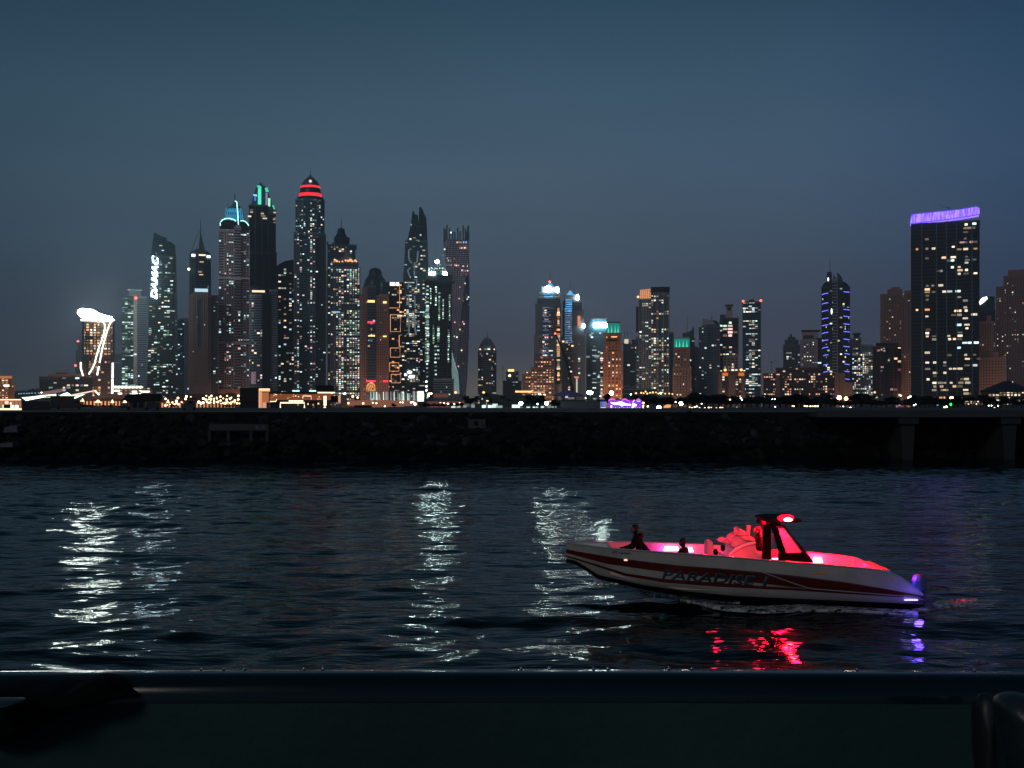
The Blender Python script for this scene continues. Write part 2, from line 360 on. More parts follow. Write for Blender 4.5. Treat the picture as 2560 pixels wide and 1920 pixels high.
# seat back at the right edge
M_vinyl = mat('dark_vinyl', (0.022,0.034,0.042), 0.42, spec=0.5, var=0.25, scale=5, bump=0.1)
pts = [(2478,1745),(2492,1728),(2530,1722),(2560,1730),(2620,1745),(2680,1800),(2690,1990),(2530,1990),(2512,1880),(2500,1830),(2480,1765)]
lump(pts, 1.95, 1.86, 2.0, 'padded_chair', M_vinyl, 'dark padded seat back cut off by the right edge of the photo', 'seat')
pts = [(2428,1735),(2470,1725),(2480,1745),(2470,1800),(2480,1990),(2440,1990),(2434,1830)]
lump(pts, 2.16, 2.12, 2.19, 'seat_post', mat('post_dark', (0.010,0.016,0.018), 0.5), 'dark slim upright post between the ledge and the seat back', 'post')
# ================================================================== TOWERS
PAL = {'warm': (1.0,0.66,0.36), 'cream': (1.0,0.84,0.62), 'cool': (0.55,0.88,1.0), 'white': (0.76,1.0,0.93), 'green': (0.55,1.0,0.66), 'orange': (1.0,0.40,0.15), 'pink': (1.0,0.5,0.5), 'blue': (0.25,0.5,1.0)}
WM = {k: emit('window_'+k, c, 0.85, 0.85) for k, c in PAL.items()}
WMESH = {}
for k in PAL:
    b_ = MB(); b_.box(-.5,.5,-.5,.5,-.5,.5); me_ = bpy.data.meshes.new('lit_window_'+k); me_.from_pydata(b_.v, [], b_.f); me_.materials.append(WM[k]); WMESH[k] = me_
def C(name, c, rough=0.6, **k): return mat(name, c, rough, **k)
G_DARK = C('glass_dark', (0.0160,0.0380,0.0520), 0.35, spec=0.25, var=0.3, scale=0.05)
G_BLUE = C('glass_blue', (0.0240,0.0720,0.1040), 0.35, spec=0.3, var=0.3, scale=0.05)
G_PALE = C('glass_pale', (0.0720,0.1360,0.1840), 0.4, spec=0.3, scale=0.05)
G_BLACK = C('glass_black', (0.0068,0.0153,0.0187), 0.4, spec=0.2)
F_TEAL = C('frame_teal', (0.0690,0.1518,0.1955), 0.8); F_GREY = C('frame_grey', (0.2423,0.2993,0.3705), 0.8)
F_MAUVE = C('frame_mauve', (0.3360,0.2800,0.3136), 0.85); F_BROWN = C('frame_brown', (0.1500,0.1050,0.0990), 0.85)
F_SAND = C('sandstone', (0.2625,0.1750,0.1438), 0.85); F_TERRA = C('terracotta', (0.33,0.15,0.09), 0.85)
F_DIM = C('frame_dim', (0.0440,0.0720,0.0880), 0.8); F_DARKBR = C('frame_dark_brown', (0.0850,0.0544,0.0510), 0.85); F_DSAND = C('dusky_sandstone', (0.2210,0.1445,0.1275), 0.85)
F_SLATE = C('slate_wall', (0.1265,0.1518,0.2024), 0.8)
# style: core, frame, floor px, slab share, bay px, pier share, proud m
ST = {
 'band':  (G_DARK, F_GREY, 4.9, .34, 0, 0, .9),   'bandt': (G_DARK, F_TEAL, 4.3, .34, 0, 0, .8),
 'bandd': (G_DARK, F_DIM, 4.6, .36, 0, 0, .7),    'grid':  (G_DARK, F_TEAL, 4.7, .28, 7.0, .22, .6),
 'gridm': (G_DARK, F_MAUVE, 4.9, .30, 7.5, .26, .6), 'gridb': (G_DARK, F_BROWN, 4.8, .36, 6.0, .38, .6),
 'sand':  (G_BLACK, F_SAND, 6.6, .50, 7.4, .56, .5), 'dsand': (G_BLACK, F_DSAND, 5.6, .46, 6.4, .52, .5), 'terra': (G_BLACK, F_TERRA, 7.2, .50, 7.6, .52, .5),
 'fin':   (G_BLUE, F_TEAL, 0, 0, 9.0, .10, .7),   'finb': (G_BLACK, F_SLATE, 0, 0, 9.5, .12, .7),
 'blue':  (G_BLUE, F_TEAL, 4.5, .22, 9.0, .12, .5), 'pale':  (G_PALE, F_GREY, 5.0, .25, 8.0, .18, .5),
 'dark':  (G_BLACK, F_DIM, 5.4, .26, 11, .10, .6), 'big':   (G_BLACK, F_TEAL, 9.6, .20, 0, 0, .9), 'plain': (G_DARK, F_DIM, 0, 0, 0, 0, .5),
 'brick': (G_BLACK, F_BROWN, 6.2, .42, 8.0, .30, .6), 'slate': (F_SLATE, F_SLATE, 0, 0, 0, 0, .5), 'lobby': (G_BLACK, F_DARKBR, 6.0, .40, 8.0, .25, .6),
}
NWIN = [0]
class Tower:
    def __init__(s, name, label, D, cx, cat='tower', group=None, zb=3.0, seed=None):
        s.D, s.cx, s.zb = D, cx, zb; az = math.atan((cx-1280)/F)
        s.su = D*math.cos(az)/F; s.sz = D/F
        s.root = empty(name, (gx(cx, D), D, zb), label, cat, group, -az)
        s.rnd = random.Random(seed if seed is not None else cx*13+int(D)); s.win = []
    def x(s, px): return (px-s.cx)*s.su
    def z(s, py): return CAMZ-(py-HORY)*s.sz-s.zb
    def L(s, px, py, off=0.0): return (s.x(px), off*s.su, s.z(py))
    def foot(s, x0, x1, off, ratio, th, shape):
        W_ = abs(x1-x0)*s.su; xc = (s.x(x0)+s.x(x1))/2
        if shape == 'cyl':
            n = 20; rx, ry = W_/2, W_/2*ratio
            return [(xc+rx*math.cos(2*PI*k/n-PI/2), off*s.su+ry+ry*math.sin(2*PI*k/n-PI/2)) for k in range(n)]
        t_ = math.radians(th); w = W_/(math.cos(t_)+ratio*abs(math.sin(t_))); d = ratio*w
        yc = off*s.su+(w*abs(math.sin(t_))+d*math.cos(t_))/2
        if shape == 'oct':
            c = 0.27; P = [(-w/2+c*w,-d/2),(w/2-c*w,-d/2),(w/2,-d/2+c*d),(w/2,d/2-c*d),(w/2-c*w,d/2),(-w/2+c*w,d/2),(-w/2,d/2-c*d),(-w/2,-d/2+c*d)]
        else: P = [(-w/2,-d/2),(w/2,-d/2),(w/2,d/2),(-w/2,d/2)]
        return [(xc+x*math.cos(t_)-y*math.sin(t_), yc+x*math.sin(t_)+y*math.cos(t_)) for x, y in P]
    def blk(s, x0, x1, yt, yb=1021, style='grid', lit=0.0, pal=('warm',), off=0, ratio=0.8, th=0, shape='box', part='shaft', top=None, vary=0.8, core=None, frame=None, run=0.3, winh=1.0, cluster=0.5, floor=None, bay=None, ylit=None):
        cm, fm, fl, ss, bp, ps, pr = ST[style]; cm = core or cm; fm = frame or fm; fl = floor or fl; bp = bay if bay is not None else bp
        z0, z1 = s.z(yb), s.z(yt); z0 = max(z0, -0.5)
        A = s.foot(x0, x1, off, ratio, th, shape); B = s.foot(top[0], top[1], off, ratio, th, shape) if top else A
        g = MB(); g.prism(A, z0, B, z1, 0)
        ca = (sum(p[0] for p in A)/len(A), sum(p[1] for p in A)/len(A)); cb = (sum(p[0] for p in B)/len(B), sum(p[1] for p in B)/len(B))
        def ring(f, e):
            o_ = []
            c = (ca[0]+(cb[0]-ca[0])*f, ca[1]+(cb[1]-ca[1])*f)
            for a, b2 in zip(A, B):
                x, y = a[0]+(b2[0]-a[0])*f, a[1]+(b2[1]-a[1])*f; dx, dy = x-c[0], y-c[1]; r = math.hypot(dx, dy) or 1
                k = (r+e*1.3)/r; o_.append((c[0]+dx*k, c[1]+dy*k))
            return o_
        Ht = z1-z0
        if fl:
            fh = fl*s.sz; nfl = max(1, int(Ht/fh))
            for k in range(nfl):
                za = z1-(k+1)*fh; zb_ = za+fh*ss
                if za < z0: break
                g.prism(ring((za-z0)/Ht, pr), za, ring((zb_-z0)/Ht, pr), zb_, 1)
        g.prism(ring(1, pr*1.1), z1-0.4*fl*s.sz if fl else z1-1.0, ring(1, pr*1.1), z1+0.9, 1)
        n = len(A); faces = []
        for i in range(n):
            j = (i+1) % n; ex, ey = A[j][0]-A[i][0], A[j][1]-A[i][1]; Ln = math.hypot(ex, ey); nx_, ny_ = ey/Ln, -ex/Ln
            if nx_*(A[i][0]-ca[0])+ny_*(A[i][1]-ca[1]) < 0: nx_, ny_ = -nx_, -ny_
            if ny_ > -0.12: continue
            nb = max(1, int(round(Ln/((bp if bp else 7.0)*s.su)))) if shape != 'cyl' else 1
            faces.append((i, j, nx_, ny_, nb, Ln))
            if bp and (shape != 'cyl' or i % 2 == 0):
                pw = Ln/nb*ps/2
                for k in range(nb+1):
                    f = k/nb; ax, ay = A[i][0]+ex*f, A[i][1]+ey*f; bx, by = B[i][0]+(B[j][0]-B[i][0])*f, B[i][1]+(B[j][1]-B[i][1])*f
                    ux, uy = ex/Ln*pw, ey/Ln*pw; q = pr*1.25
                    if k == 0: quad = lambda x, y: [(x+nx_*q, y+ny_*q), (x+ux*2+nx_*q, y+uy*2+ny_*q), (x+ux*2, y+uy*2), (x, y)]
                    elif k == nb: quad = lambda x, y: [(x-ux*2+nx_*q, y-uy*2+ny_*q), (x+nx_*q, y+ny_*q), (x, y), (x-ux*2, y-uy*2)]
                    else: quad = lambda x, y: [(x-ux+nx_*q, y-uy+ny_*q), (x+ux+nx_*q, y+uy+ny_*q), (x+ux-nx_*.1, y+uy-ny_*.1), (x-ux-nx_*.1, y-uy-ny_*.1)]
                    g.prism(quad(ax, ay), z0, quad(bx, by), z1, 1)
        o_ = g.build(part, [cm, fm], s.root)
        if lit > 0:
            fh = (fl or 4.8)*s.sz; nfl = int(Ht/fh); sl_ = ss if fl else .2
            rowf = [s.rnd.uniform(1-cluster, 1+cluster) for _ in range(nfl)]
            for (i, j, nx_, ny_, nb, Ln) in faces:
                colf = [s.rnd.uniform(1-vary, 1+vary) for _ in range(nb)]
                for r in range(nfl):
                    on = False
                    for c in range(nb):
                        pr_ = lit*rowf[r]*colf[c]*(2.2 if on else 1.0)**(run*3)
                        za = z1-(r+1)*fh+fh*sl_; zc = za+fh*(1-sl_)/2
                        if ylit and not (s.z(ylit[1]) < zc < s.z(ylit[0])): continue
                        on = s.rnd.random() < pr_
                        if not on or zc < 6: continue
                        f = (zc-z0)/Ht; m_ = (c+.5)/nb
                        def lp(u, v, f_): return u+(v-u)*f_
                        ax, ay = lp(A[i][0], A[j][0], m_), lp(A[i][1], A[j][1], m_); bx, by = lp(B[i][0], B[j][0], m_), lp(B[i][1], B[j][1], m_)
                        x, y = lp(ax, bx, f), lp(ay, by, f)
                        ww = Ln/nb*(1-(ps if bp else .15))*s.rnd.choice((.98,.98,.75,.55)); hh = fh*(1-sl_)*.92*winh*s.rnd.choice((1,1,.8))
                        s.win.append((x+nx_*.12, y+ny_*.12, zc, ww, hh, math.atan2(nx_, -ny_), s.rnd.choice(pal)))
        return o_
    def addwin(s, px, py, w, h, pal='warm', off=0):
        s.win.append((s.x(px), off*s.su-.35, s.z(py), w*s.su, h*s.sz, 0.0, pal))
    def ext(s, name, pts, m, off=0, depth=6, mats=None):
        g = MB(); g.ext([(s.x(a), s.z(b2)) for a, b2 in pts], off*s.su, (off+depth)*s.su); return g.build(name, m, s.root)
    def box(s, name, x0, x1, y0, y1, m, off=0, depth=6): return s.ext(name, [(x0,y1),(x1,y1),(x1,y0),(x0,y0)], m, off, depth)
    def tube(s, name, pts, r, m, off=0, n=8, r1=None):
        g = MB(); g.tube([s.L(a, b2, off) for a, b2 in pts], r*s.su, n, 0, None if r1 is None else r1*s.su); return g.build(name, m, s.root)
    def ball(s, name, px, py, r, m, off=0, rz=None):
        g = MB(); g.ball(s.L(px, py, off), (r*s.su, r*s.su, (rz or r)*s.su), 14, 8); return g.build(name, m, s.root, smooth=True)
    def dome(s, name, cx, prof, m, off=0, ratio=1.0, n=20, smooth=True):
        """prof: (radius px, py)"""
        g = MB(); rmax = max(r for r, _ in prof)*s.su
        g.lathe([(max(.02, r*s.su), s.z(y)) for r, y in prof], s.x(cx), off*s.su+rmax*ratio, n, sy=ratio)
        o_ = g.build(name, m, s.root); smooth_by_angle(o_, 40) if smooth else None; return o_
    SUBS = {'dome_lattice':'dome','dome_rib':'dome','dome_light':'dome','dome_foot_light':'dome','dome_band':'dome','ring_mullion':'red_ring','head_glow':'green_head','head_roof':'green_head','light_panel':'crown','crown_fin':'crown',
            'roof_lattice':'roof_room','arch_line':('arched_top','arch_panel'),'arch_figure':'arch_panel','turret_cap':'turret','turret_opening':'turret','purple_edge':'purple_band','band_post':'purple_band','horn_rim':'horn_roof','drum_light':'drum',
            'rib':'left_leaf','round_lamp':'lamp_housing','roof_cap':'roof_house','roof_turret':'roof_house','roof_slab':'roof_house','canopy_wall':'canopy','window':('cabin','body','back_wall'),'windscreen':'cab','side_panel':'body','cornice_lamp':'attic',
            'frame_light':'entrance_frame','screen_side':'screen','podium_arch':'podium','pinnacle_stay':'pinnacle','roof_light':'roof','roof_core':'curved_roof','stair_line':'stair_bay','roof_lamp':('upper_storey',),'base_bulb':'backdrop'}
    def subs(s):
        ch = [o for o in s.root.children if o.type == 'MESH']
        def ctr(o):
            n_ = len(o.data.vertices); a = np.empty(n_*3, np.float32); o.data.vertices.foreach_get('co', a); return a.reshape(-1, 3).mean(0)
        for o in ch:
            k = s.SUBS.get(o.name.split('.')[0])
            if not k: continue
            k = (k,) if isinstance(k, str) else k; c = [q for q in ch if q.name.split('.')[0] in k and q is not o]
            if c: co_ = ctr(o); o.parent = min(c, key=lambda q: float(((ctr(q)-co_)**2).sum()))
    def done(s, cap=90):
        s.subs()
        s.win.sort(key=lambda w: -w[3]*w[4]*(0.8+0.4*s.rnd.random()))
        for (x, y, z, w, h, a, p) in s.win[:cap]:
            o_ = bpy.data.objects.new('lit_window', WMESH[p]); COL.objects.link(o_); o_.parent = s.root
            o_.location = (x, y, z); o_.rotation_euler = (0, 0, a); o_.scale = (w, .5, h); NWIN[0] += 1
        rest = s.win[cap:]
        if rest:
            g = MB(); names = sorted({r[6] for r in rest})
            for (x, y, z, w, h, a, p) in rest:
                ca, sa = math.cos(a), math.sin(a); vs = []
                for (u, v, q) in ((-1,-1,-1),(1,-1,-1),(1,1,-1),(-1,1,-1),(-1,-1,1),(1,-1,1),(1,1,1),(-1,1,1)):
                    a_, b_2 = u*w/2, v*.25; vs.append((x+a_*ca-b_2*sa, y+a_*sa+b_2*ca, z+q*h/2))
                g.addf(vs, [(0,3,2,1),(4,5,6,7),(0,1,5,4),(1,2,6,5),(2,3,7,6),(3,0,4,7)], names.index(p))
            o_ = g.build('lit_window', [WM[k] for k in names], s.root, fix=False); o_['kind'] = 'stuff'
E_WHITE = emit('sign_white', (0.66,0.88,1.0), 20, sample=True); E_OVAL = emit('roof_disc_light', (0.84,1.0,0.90), 55, sample=True)
E_STRIP = emit('strip_white', (0.92,1.0,0.85), 3.2); E_CYAN = emit('crown_cyan', (0.05,0.42,0.75), 0.9); E_CYANL = emit('crown_line', (0.45,1.0,0.85), 2.2)
E_TEAL = emit('crown_teal', (0.08,0.85,0.55), 1.0); E_TEALD = emit('crown_teal_dim', (0.015,0.28,0.24), 0.8); E_RED = emit('ring_red', (1.0,0.03,0.05), 1.6); E_REDL = emit('beacon_red', (1.0,0.10,0.07), 5)
E_ORANGE = emit('outline_orange', (1.0,0.42,0.17), 1.2); E_GOLD = emit('crown_gold', (1.0,0.45,0.20), 1.7); E_AMBER = emit('amber', (1.0,0.55,0.18), 2.2)
E_PURPLE = emit('crown_purple', (0.27,0.15,1.0), 2.0, streak=(.35,.1,.06), sample=True); E_PURPLED = emit('crown_purple_edge', (0.10,0.06,0.9), 1.6); E_BLUES = emit('blue_strip', (0.16,0.17,1.0), 2.0); E_SKYB = emit('pyramid_blue', (0.12,0.50,0.95), 1.1)
E_LAMP = emit('lamp_disc', (0.80,1.0,0.90), 50, sample=True); E_WORK = emit('work_flood', (0.75,1.0,0.95), 150, sample=True); E_YEL = emit('yellow_ledge', (1.0,0.78,0.25), 1.6); E_PALE = emit('mural_pale', (0.17,0.24,0.30), 0.6)
M_STEEL = C('steel_dark', (0.0750,0.1125,0.1425), 0.5); M_CRANE = C('crane_paint', (0.02,0.03,0.035), 0.7); M_PALEST = C('pale_steel', (0.16,0.19,0.22), 0.5)
def crane(label, D, cx, ytop, ybot, jib, s=1.0, parentz=3.0):
    """small tower crane standing on a roof or on the ground: mast, slanting jib, cab"""
    T = Tower('tower_crane', label, D, cx, 'crane', zb=parentz)
    zb = T.z(ybot); T.root.location.z += zb; T.zb += zb
    T.tube('mast', [(cx, ybot), (cx, ytop)], .55*s, M_CRANE); T.tube('jib', [(cx+a, b2) for a, b2 in jib], .5*s, M_CRANE, r1=.25*s)
    T.box('cab', cx-1.3*s, cx+1.3*s, ytop-1.6*s, ytop+1.0*s, M_CRANE, -1, 2)
    return T

# ---- A far left hotel block with orange lit balconies
T = Tower('hotel_block', 'orange lit low hotel block with white lit pediment at the left edge', 1750, 14, 'building')
T.blk(-6, 30, 943, style='brick', frame=F_TERRA, lit=.45, pal=('orange','warm','warm'), ratio=1.2); T.blk(26, 36, 958, style='brick', frame=F_TERRA, off=2, ratio=1.5, part='wing', lit=.1)
T.box('cornice', -6, 30, 940, 946, emit('wash_orange', (1.0,0.36,0.16), .5), -2, 3); T.box('roof_sign', 9, 23, 962, 966, E_STRIP, -3, 2); T.done()
# ---- C long low block
T = Tower('office_block', 'long dark low office block with a terracotta top storey left of the disc roofed hotel', 1800, 165, 'building')
T.blk(99, 232, 943, style='dark', lit=.16, pal=('white','cool','cream'), ratio=.3, floor=6); T.box('top_storey', 120, 225, 935, 943, F_TERRA, 2, 12); T.box('roof_mast', 131.5, 133.5, 929, 936, M_PALEST, 2, 2); T.box('roof_plant', 140, 170, 931, 935, F_DIM, 6, 8)
T.box('fascia', 101, 146, 947, 949, F_SLATE, -1.5, 1); T.done()
# ---- D the hotel with the bright disc
T = Tower('disc_hotel', 'hotel with a glowing white disc roof and white light ribbons down its amber front', 1820, 246)
T.blk(206, 286, 803, style='gridm', frame=F_BROWN, lit=.93, pal=('warm','warm','cream','orange'), ratio=.7, ylit=(803,890), floor=6.6, bay=9, vary=.08, cluster=.05, winh=1)
T.blk(213, 284, 890, style='gridm', frame=F_BROWN, lit=.28, pal=('warm','orange','pink'), ratio=.7, off=-3, part='lower_storeys', floor=6.4, bay=8)
T.blk(205.5, 211, 806, 905, style='blue', off=-4, part='glass_corner', ratio=2, floor=6.6); T.blk(281, 286, 806, 905, style='blue', off=-4, part='glass_corner', ratio=2, floor=6.6)
T.box('sky_terrace', 212, 232, 840, 850, G_BLUE, -3, 4); T.box('sky_terrace', 206, 222, 887, 903, G_BLUE, -4, 4)
T.ext('roof_disc', [(194,782),(197,776),(205,773),(218,773),(232,775),(246,783),(262,788),(280,792),(282,795),(276,798),(262,798),(244,797),(228,797),(214,796),(207,791),(198,787)], E_OVAL, -6, 70)
T.box('roof_edge', 202, 244, 799, 803.5, E_STRIP, -5, 4)
for pts, r in (([(248,802),(258,805),(262,812),(262,822),(259,837),(254,852),(246,874),(240,895),(236,911),(230,923),(222,936)], 1.7), ([(287,799),(281,801),(275,808),(269,823),(262,848),(256,870),(249,907)], 1.7), ([(247,916),(243,938)], 2.0), ([(202,906),(202,921),(208,940)], 1.8), ([(282,907),(281.5,945)], 2.3), ([(281.5,947),(281,984)], 2.3)):
    T.tube('light_ribbon', pts, r, E_STRIP, -6)
T.done()
T = Tower('slim_tower', 'slim unfinished grey tower with red beacons behind the disc roofed hotel', 2150, 198)
T.blk(189, 208, 877, style='grid', ratio=1); T.blk(194, 206, 857, 877, style='grid', part='upper_shaft', off=3)
T.ball('beacon', 195, 853, 2.6, E_REDL); T.ball('beacon', 189, 914, 2.8, E_REDL, -4); T.done()
T = Tower('slim_tower', 'slim slate tower between the disc roofed hotel and the green windowed tower', 2150, 294)
T.blk(285, 303, 886, style='fin', core=F_SLATE, ratio=1); T.box('roof_line', 285, 303, 906, 907.5, E_PALE, -1, 1); T.done()
# ---- E
T = Tower('apartment_tower', 'square tower with cool green lit windows left of the sign bearing tower', 2000, 336)
T.blk(305, 334, 745, style='bandd', lit=.42, pal=('green','cool','white'), ratio=1.2, bay=7, vary=.5); T.blk(333, 343, 740, style='slate', frame=F_MAUVE, core=F_MAUVE, ratio=2, off=-1, part='core_wall', lit=.05, pal=('white',)); T.blk(343, 367, 742, style='band', ratio=1.2, off=1, lit=.06, pal=('cool',), part='balcony_wing', floor=5.6)
T.box('roof_house', 322, 353, 725, 741, F_SLATE, 4, 20); T.box('roof_slab', 318, 357, 723, 726, F_GREY, 2, 24); T.ball('beacon', 340, 745, 3.2, E_REDL, -3); T.done()
# ---- F sign tower
T = Tower('sign_tower', 'dark leaning glass tower with a slanted top and white upright lettering on its left edge', 1980, 404)
T.blk(366, 428, 640, style='bandd', lit=.17, pal=('white','cool','cream','green'), ratio=.8, top=(377,434), floor=5.0, core=G_BLACK, frame=F_DIM, bay=8)
T.blk(425, 447, 800, style='bandd', lit=.06, pal=('white','cool'), ratio=1.2, off=3, part='right_wing', top=(428,443)); T.blk(424, 444, 640, 800, style='bandd', lit=.07, pal=('cream','white'), ratio=1, off=3, part='upper_right_wing', top=(426,440), floor=5)
T.ext('crown', [(377,641),(385,581),(402,590),(408,591),(416,594),(418,602),(428,604),(438,612),(440,641)], G_DARK, 1, 22); T.addwin(402,614,7,2,'cream'); T.addwin(391,634,4,4,'white'); T.addwin(407,626,6,2,'cool'); T.addwin(428,645,6,3,'white')
cu = bpy.data.curves.new('sign_lettering', 'FONT'); cu.body = 'DAMAC'; cu.size = 1; cu.extrude = .03; cu.offset = 0.006; cu.shear = 0.35; cu.resolution_u = 3
to = bpy.data.objects.new('tmp_text', cu); COL.objects.link(to); bpy.context.view_layer.update(); me_ = bpy.data.meshes.new_from_object(to.evaluated_get(bpy.context.evaluated_depsgraph_get())); bpy.data.objects.remove(to)
vx = np.array([v.co[:] for v in me_.vertices]); mn, mxx = vx.min(0), vx.max(0)
for v in me_.vertices:
    u = (v.co.x-mn[0])/(mxx[0]-mn[0]); w_ = (v.co.y-mn[1])/(mxx[1]-mn[1])     # text runs upwards: u -> up, letter top -> left
    px = 392.5-15.5*w_+3.8*u; py = 748-107*u; L_ = T.L(px, py, 0); v.co = (L_[0], -2.5-v.co.z*40, L_[2])
me_.materials.clear(); me_.materials.append(E_WHITE); o = bpy.data.objects.new('sign_lettering', me_); COL.objects.link(o); o.parent = T.root
T.done()
# ---- G
T = Tower('slim_tower', 'pale blue slim tower half hidden behind the sign bearing tower', 2250, 460)
T.blk(444, 462, 800, style='bandt', lit=.10, pal=('cool',), ratio=1); T.blk(461, 474, 800, style='pale', lit=.05, pal=('cool',), part='pale_wing', ratio=1, off=-1); T.box('roof_house', 450, 470, 795, 801, F_SLATE, 4, 12); T.done()
# ---- H spire tower
T = Tower('spire_tower', 'tower with a lit sail shaped pinnacle and thin mast above the brown block', 2100, 500)
T.blk(474, 527, 636, style='grid', ratio=.8, shape='oct', lit=.05, pal=('white','cool'), floor=6, ylit=(660,760)); T.blk(497, 512, 630, 740, style='band', off=-3, part='bay', ratio=1, floor=6, frame=F_SLATE)
T.dome('sloping_shoulders', 500, [(26,637),(24,628),(8,620)], F_SLATE, 0, .8, 8); T.box('lit_ledge', 497, 514, 636, 640, emit('ledge_cream',(1,.8,.5),1.6), -4, 2); T.box('lit_ledge', 479, 488, 636, 642, E_STRIP, -2, 2); T.box('lit_ledge', 517, 526, 638, 644, E_STRIP, -2, 2)
T.ext('pinnacle', [(496,634),(499,596),(502,580),(506,596),(514,634)], M_STEEL, 2, 12); T.tube('pinnacle_stay', [(478,632),(487,605),(498,578)], .7, F_SLATE, 4); T.tube('mast', [(501.5,592),(501.5,546)], 1.6, M_PALEST, 6, r1=.5)
T.ball('floodlight', 472, 674, 3.4, E_STRIP, -2); T.ext('lit_terrace', [(487,722),(520,722),(520,730),(487,730)], emit('terrace_cool',(.6,.9,1),1.0), -5, 2)
for y in (654, 680, 688): T.addwin(500+ (y%5), y, 10, 4, 'warm', -3)
T.done()
# ---- I
T = Tower('apartment_tower', 'brown gridded apartment block in front of the mast topped tower', 1950, 509)
T.blk(472, 527, 738, style='gridb', frame=F_BROWN, lit=.03, pal=('warm','orange','white'), ratio=.5); T.blk(480, 520, 734, 960, style='gridb', off=-4, part='centre_bay', ratio=.4, lit=.02); T.blk(494, 501, 750, 868, style='plain', off=-6, part='glass_bay', ratio=1); T.blk(526, 546, 738, style='bandd', frame=F_DARKBR, off=6, part='right_wing', lit=.05, pal=('white','cool'))
T.done()
# ---- J cyan dome
T = Tower('dome_tower', 'tall tower with a glowing cyan lattice dome and arched cyan lines', 2000, 584)
T.blk(547, 565, 575, style='band', frame=F_MAUVE, ratio=1, lit=.10, pal=('white','cool'), part='left_wing', floor=6.5); T.blk(560, 590, 575, style='gridm', off=-3, ratio=.8, lit=.24, pal=('white','cool','white','pink'), bay=5.5); T.blk(586, 602, 568, style='band', frame=F_MAUVE, off=-6, ratio=1, part='centre_bay', lit=.06, pal=('pink','white'), floor=7, ylit=(700,1000))
T.blk(600, 624, 575, style='grid', frame=F_MAUVE, off=0, ratio=.9, lit=.12, pal=('white','cool'), part='right_wing'); T.box('cornice', 546, 625, 694, 698, F_MAUVE, -8, 14); T.box('cornice', 545, 626, 855, 860, F_MAUVE, -8, 14)
T.ext('arched_top', [(549,580),(549,564),(556,553),(570,549),(583,553),(589,562),(589,580)], G_BLACK, -1, 18); T.ext('arched_top', [(600,582),(600,554),(610,553),(619,560),(623,572),(623,582)], G_BLACK, -1, 18)
T.tube('arch_line', [(552,556),(556,551),(564,547.5),(574,546.5),(584,549),(590,553)], 1.3, E_CYANL, -2); T.tube('arch_line', [(601,552),(608,551),(615,554),(620,560),(622,563)], 1.2, E_CYANL, -2); T.tube('crown_line', [(592,506),(594,530),(596,562)], 1.2, E_CYANL, -7); T.tube('crown_line', [(587,503),(592,506)], 1.2, E_CYANL, -7); T.tube('edge_line', [(550.5,558),(551,566)], 1.0, E_CYANL, -2)
T.dome('dome', 585, [(25,556),(22,545),(19,535),(17,526),(16,520),(15,515)], mat('dome_blue', (.01,.05,.09), .5), 2, .9)
for k in range(9):
    a = -24+6*k; T.tube('dome_lattice', [(585+a*.95,551),(585+a*.8+2,536),(585+a*.62+4,520)], .75, E_CYAN, 1)
    T.tube('dome_lattice', [(585+a*.95,551),(585+a*.8-2,536),(585+a*.62-4,520)], .75, E_CYAN, 1)
T.box('dome_foot_light', 560, 596, 548, 551, E_CYAN, 0, 2)
T.dome('lantern', 587, [(14,516),(14,512),(6,509),(5,502),(2,497),(.6,480)], M_STEEL, 8, 1); T.tube('horn', [(568,508),(569,520),(566,535),(560,548)], .9, M_PALEST, 0); T.tube('horn', [(604,514),(606,528),(610,542),(613,550)], .9, M_PALEST, 0)
T.box('podium', 547, 612, 973, 1012, F_TERRA, -10, 20); T.ext('podium_arch', [(556,1012),(556,990),(563,984),(580,982),(592,986),(598,992),(598,1012)], G_BLACK, -10.6, .5); T.done()
# ---- K teal crown
T = Tower('crown_tower', 'tallest dark tower with upright teal and green light panels in a pointed crown', 2080, 655)
T.blk(622, 671, 514, style='fin', core=G_BLACK, ratio=.7, bay=16); T.blk(670, 690, 522, style='finb', frame=F_SLATE, off=3, ratio=1.2, part='right_face', bay=5); T.blk(621, 692, 632, style='finb', core=G_BLACK, frame=F_DIM, ratio=.8, off=-2, part='lower_shaft', bay=18)
T.ext('crown', [(627,513),(634,488),(640,468),(646,462),(652,455),(656,463),(664,466),(668,470),(674,490),(682,512),(688,522),(688,535),(627,535)], M_STEEL, 2, 26)
for k, (a, b2) in enumerate(((650,456),(657,455),(662,460),(645,461))): T.ext('crown_fin', [(a-1.5,b2+18),(a,b2-2),(a+1.5,b2+18)], M_STEEL, 0, 3)
T.box('light_panel', 645, 653, 466, 511, emit('panel_teal', (.08,.9,.6), 1.3), -1, 3); T.ext('light_panel', [(642,465),(650,463),(652,472),(646,474)], E_TEAL, -1, 3); T.box('light_panel', 636, 640, 492, 502, emit('panel_violet', (.10,.2,.95), 1.1), -1, 3); T.ext('light_panel', [(633,487),(642,487),(643,491),(634,490)], emit('panel_sky',(.3,.85,1),1.3), -1, 3)
T.ext('light_panel', [(662,470),(668,468),(672,478),(665,480)], E_TEAL, -1, 3); T.box('light_panel', 664, 669, 482, 512, emit('panel_lilac', (.25,.27,.45), 1), -1, 3); T.box('light_panel', 670.5, 675.5, 495, 515, emit('panel_lime', (.35,1,.55), 1.5), -1, 3); T.ext('light_panel', [(680,512),(684,512),(688,522),(685,522)], E_TEAL, 0, 3)
for a, b2, w in ((629,526,7.5),(629,531.5,7.5),(624,542,8),(656,534,8),(658,540,12),(662,546,11)): T.addwin(a, b2, w, 3.4, 'cream', -1)
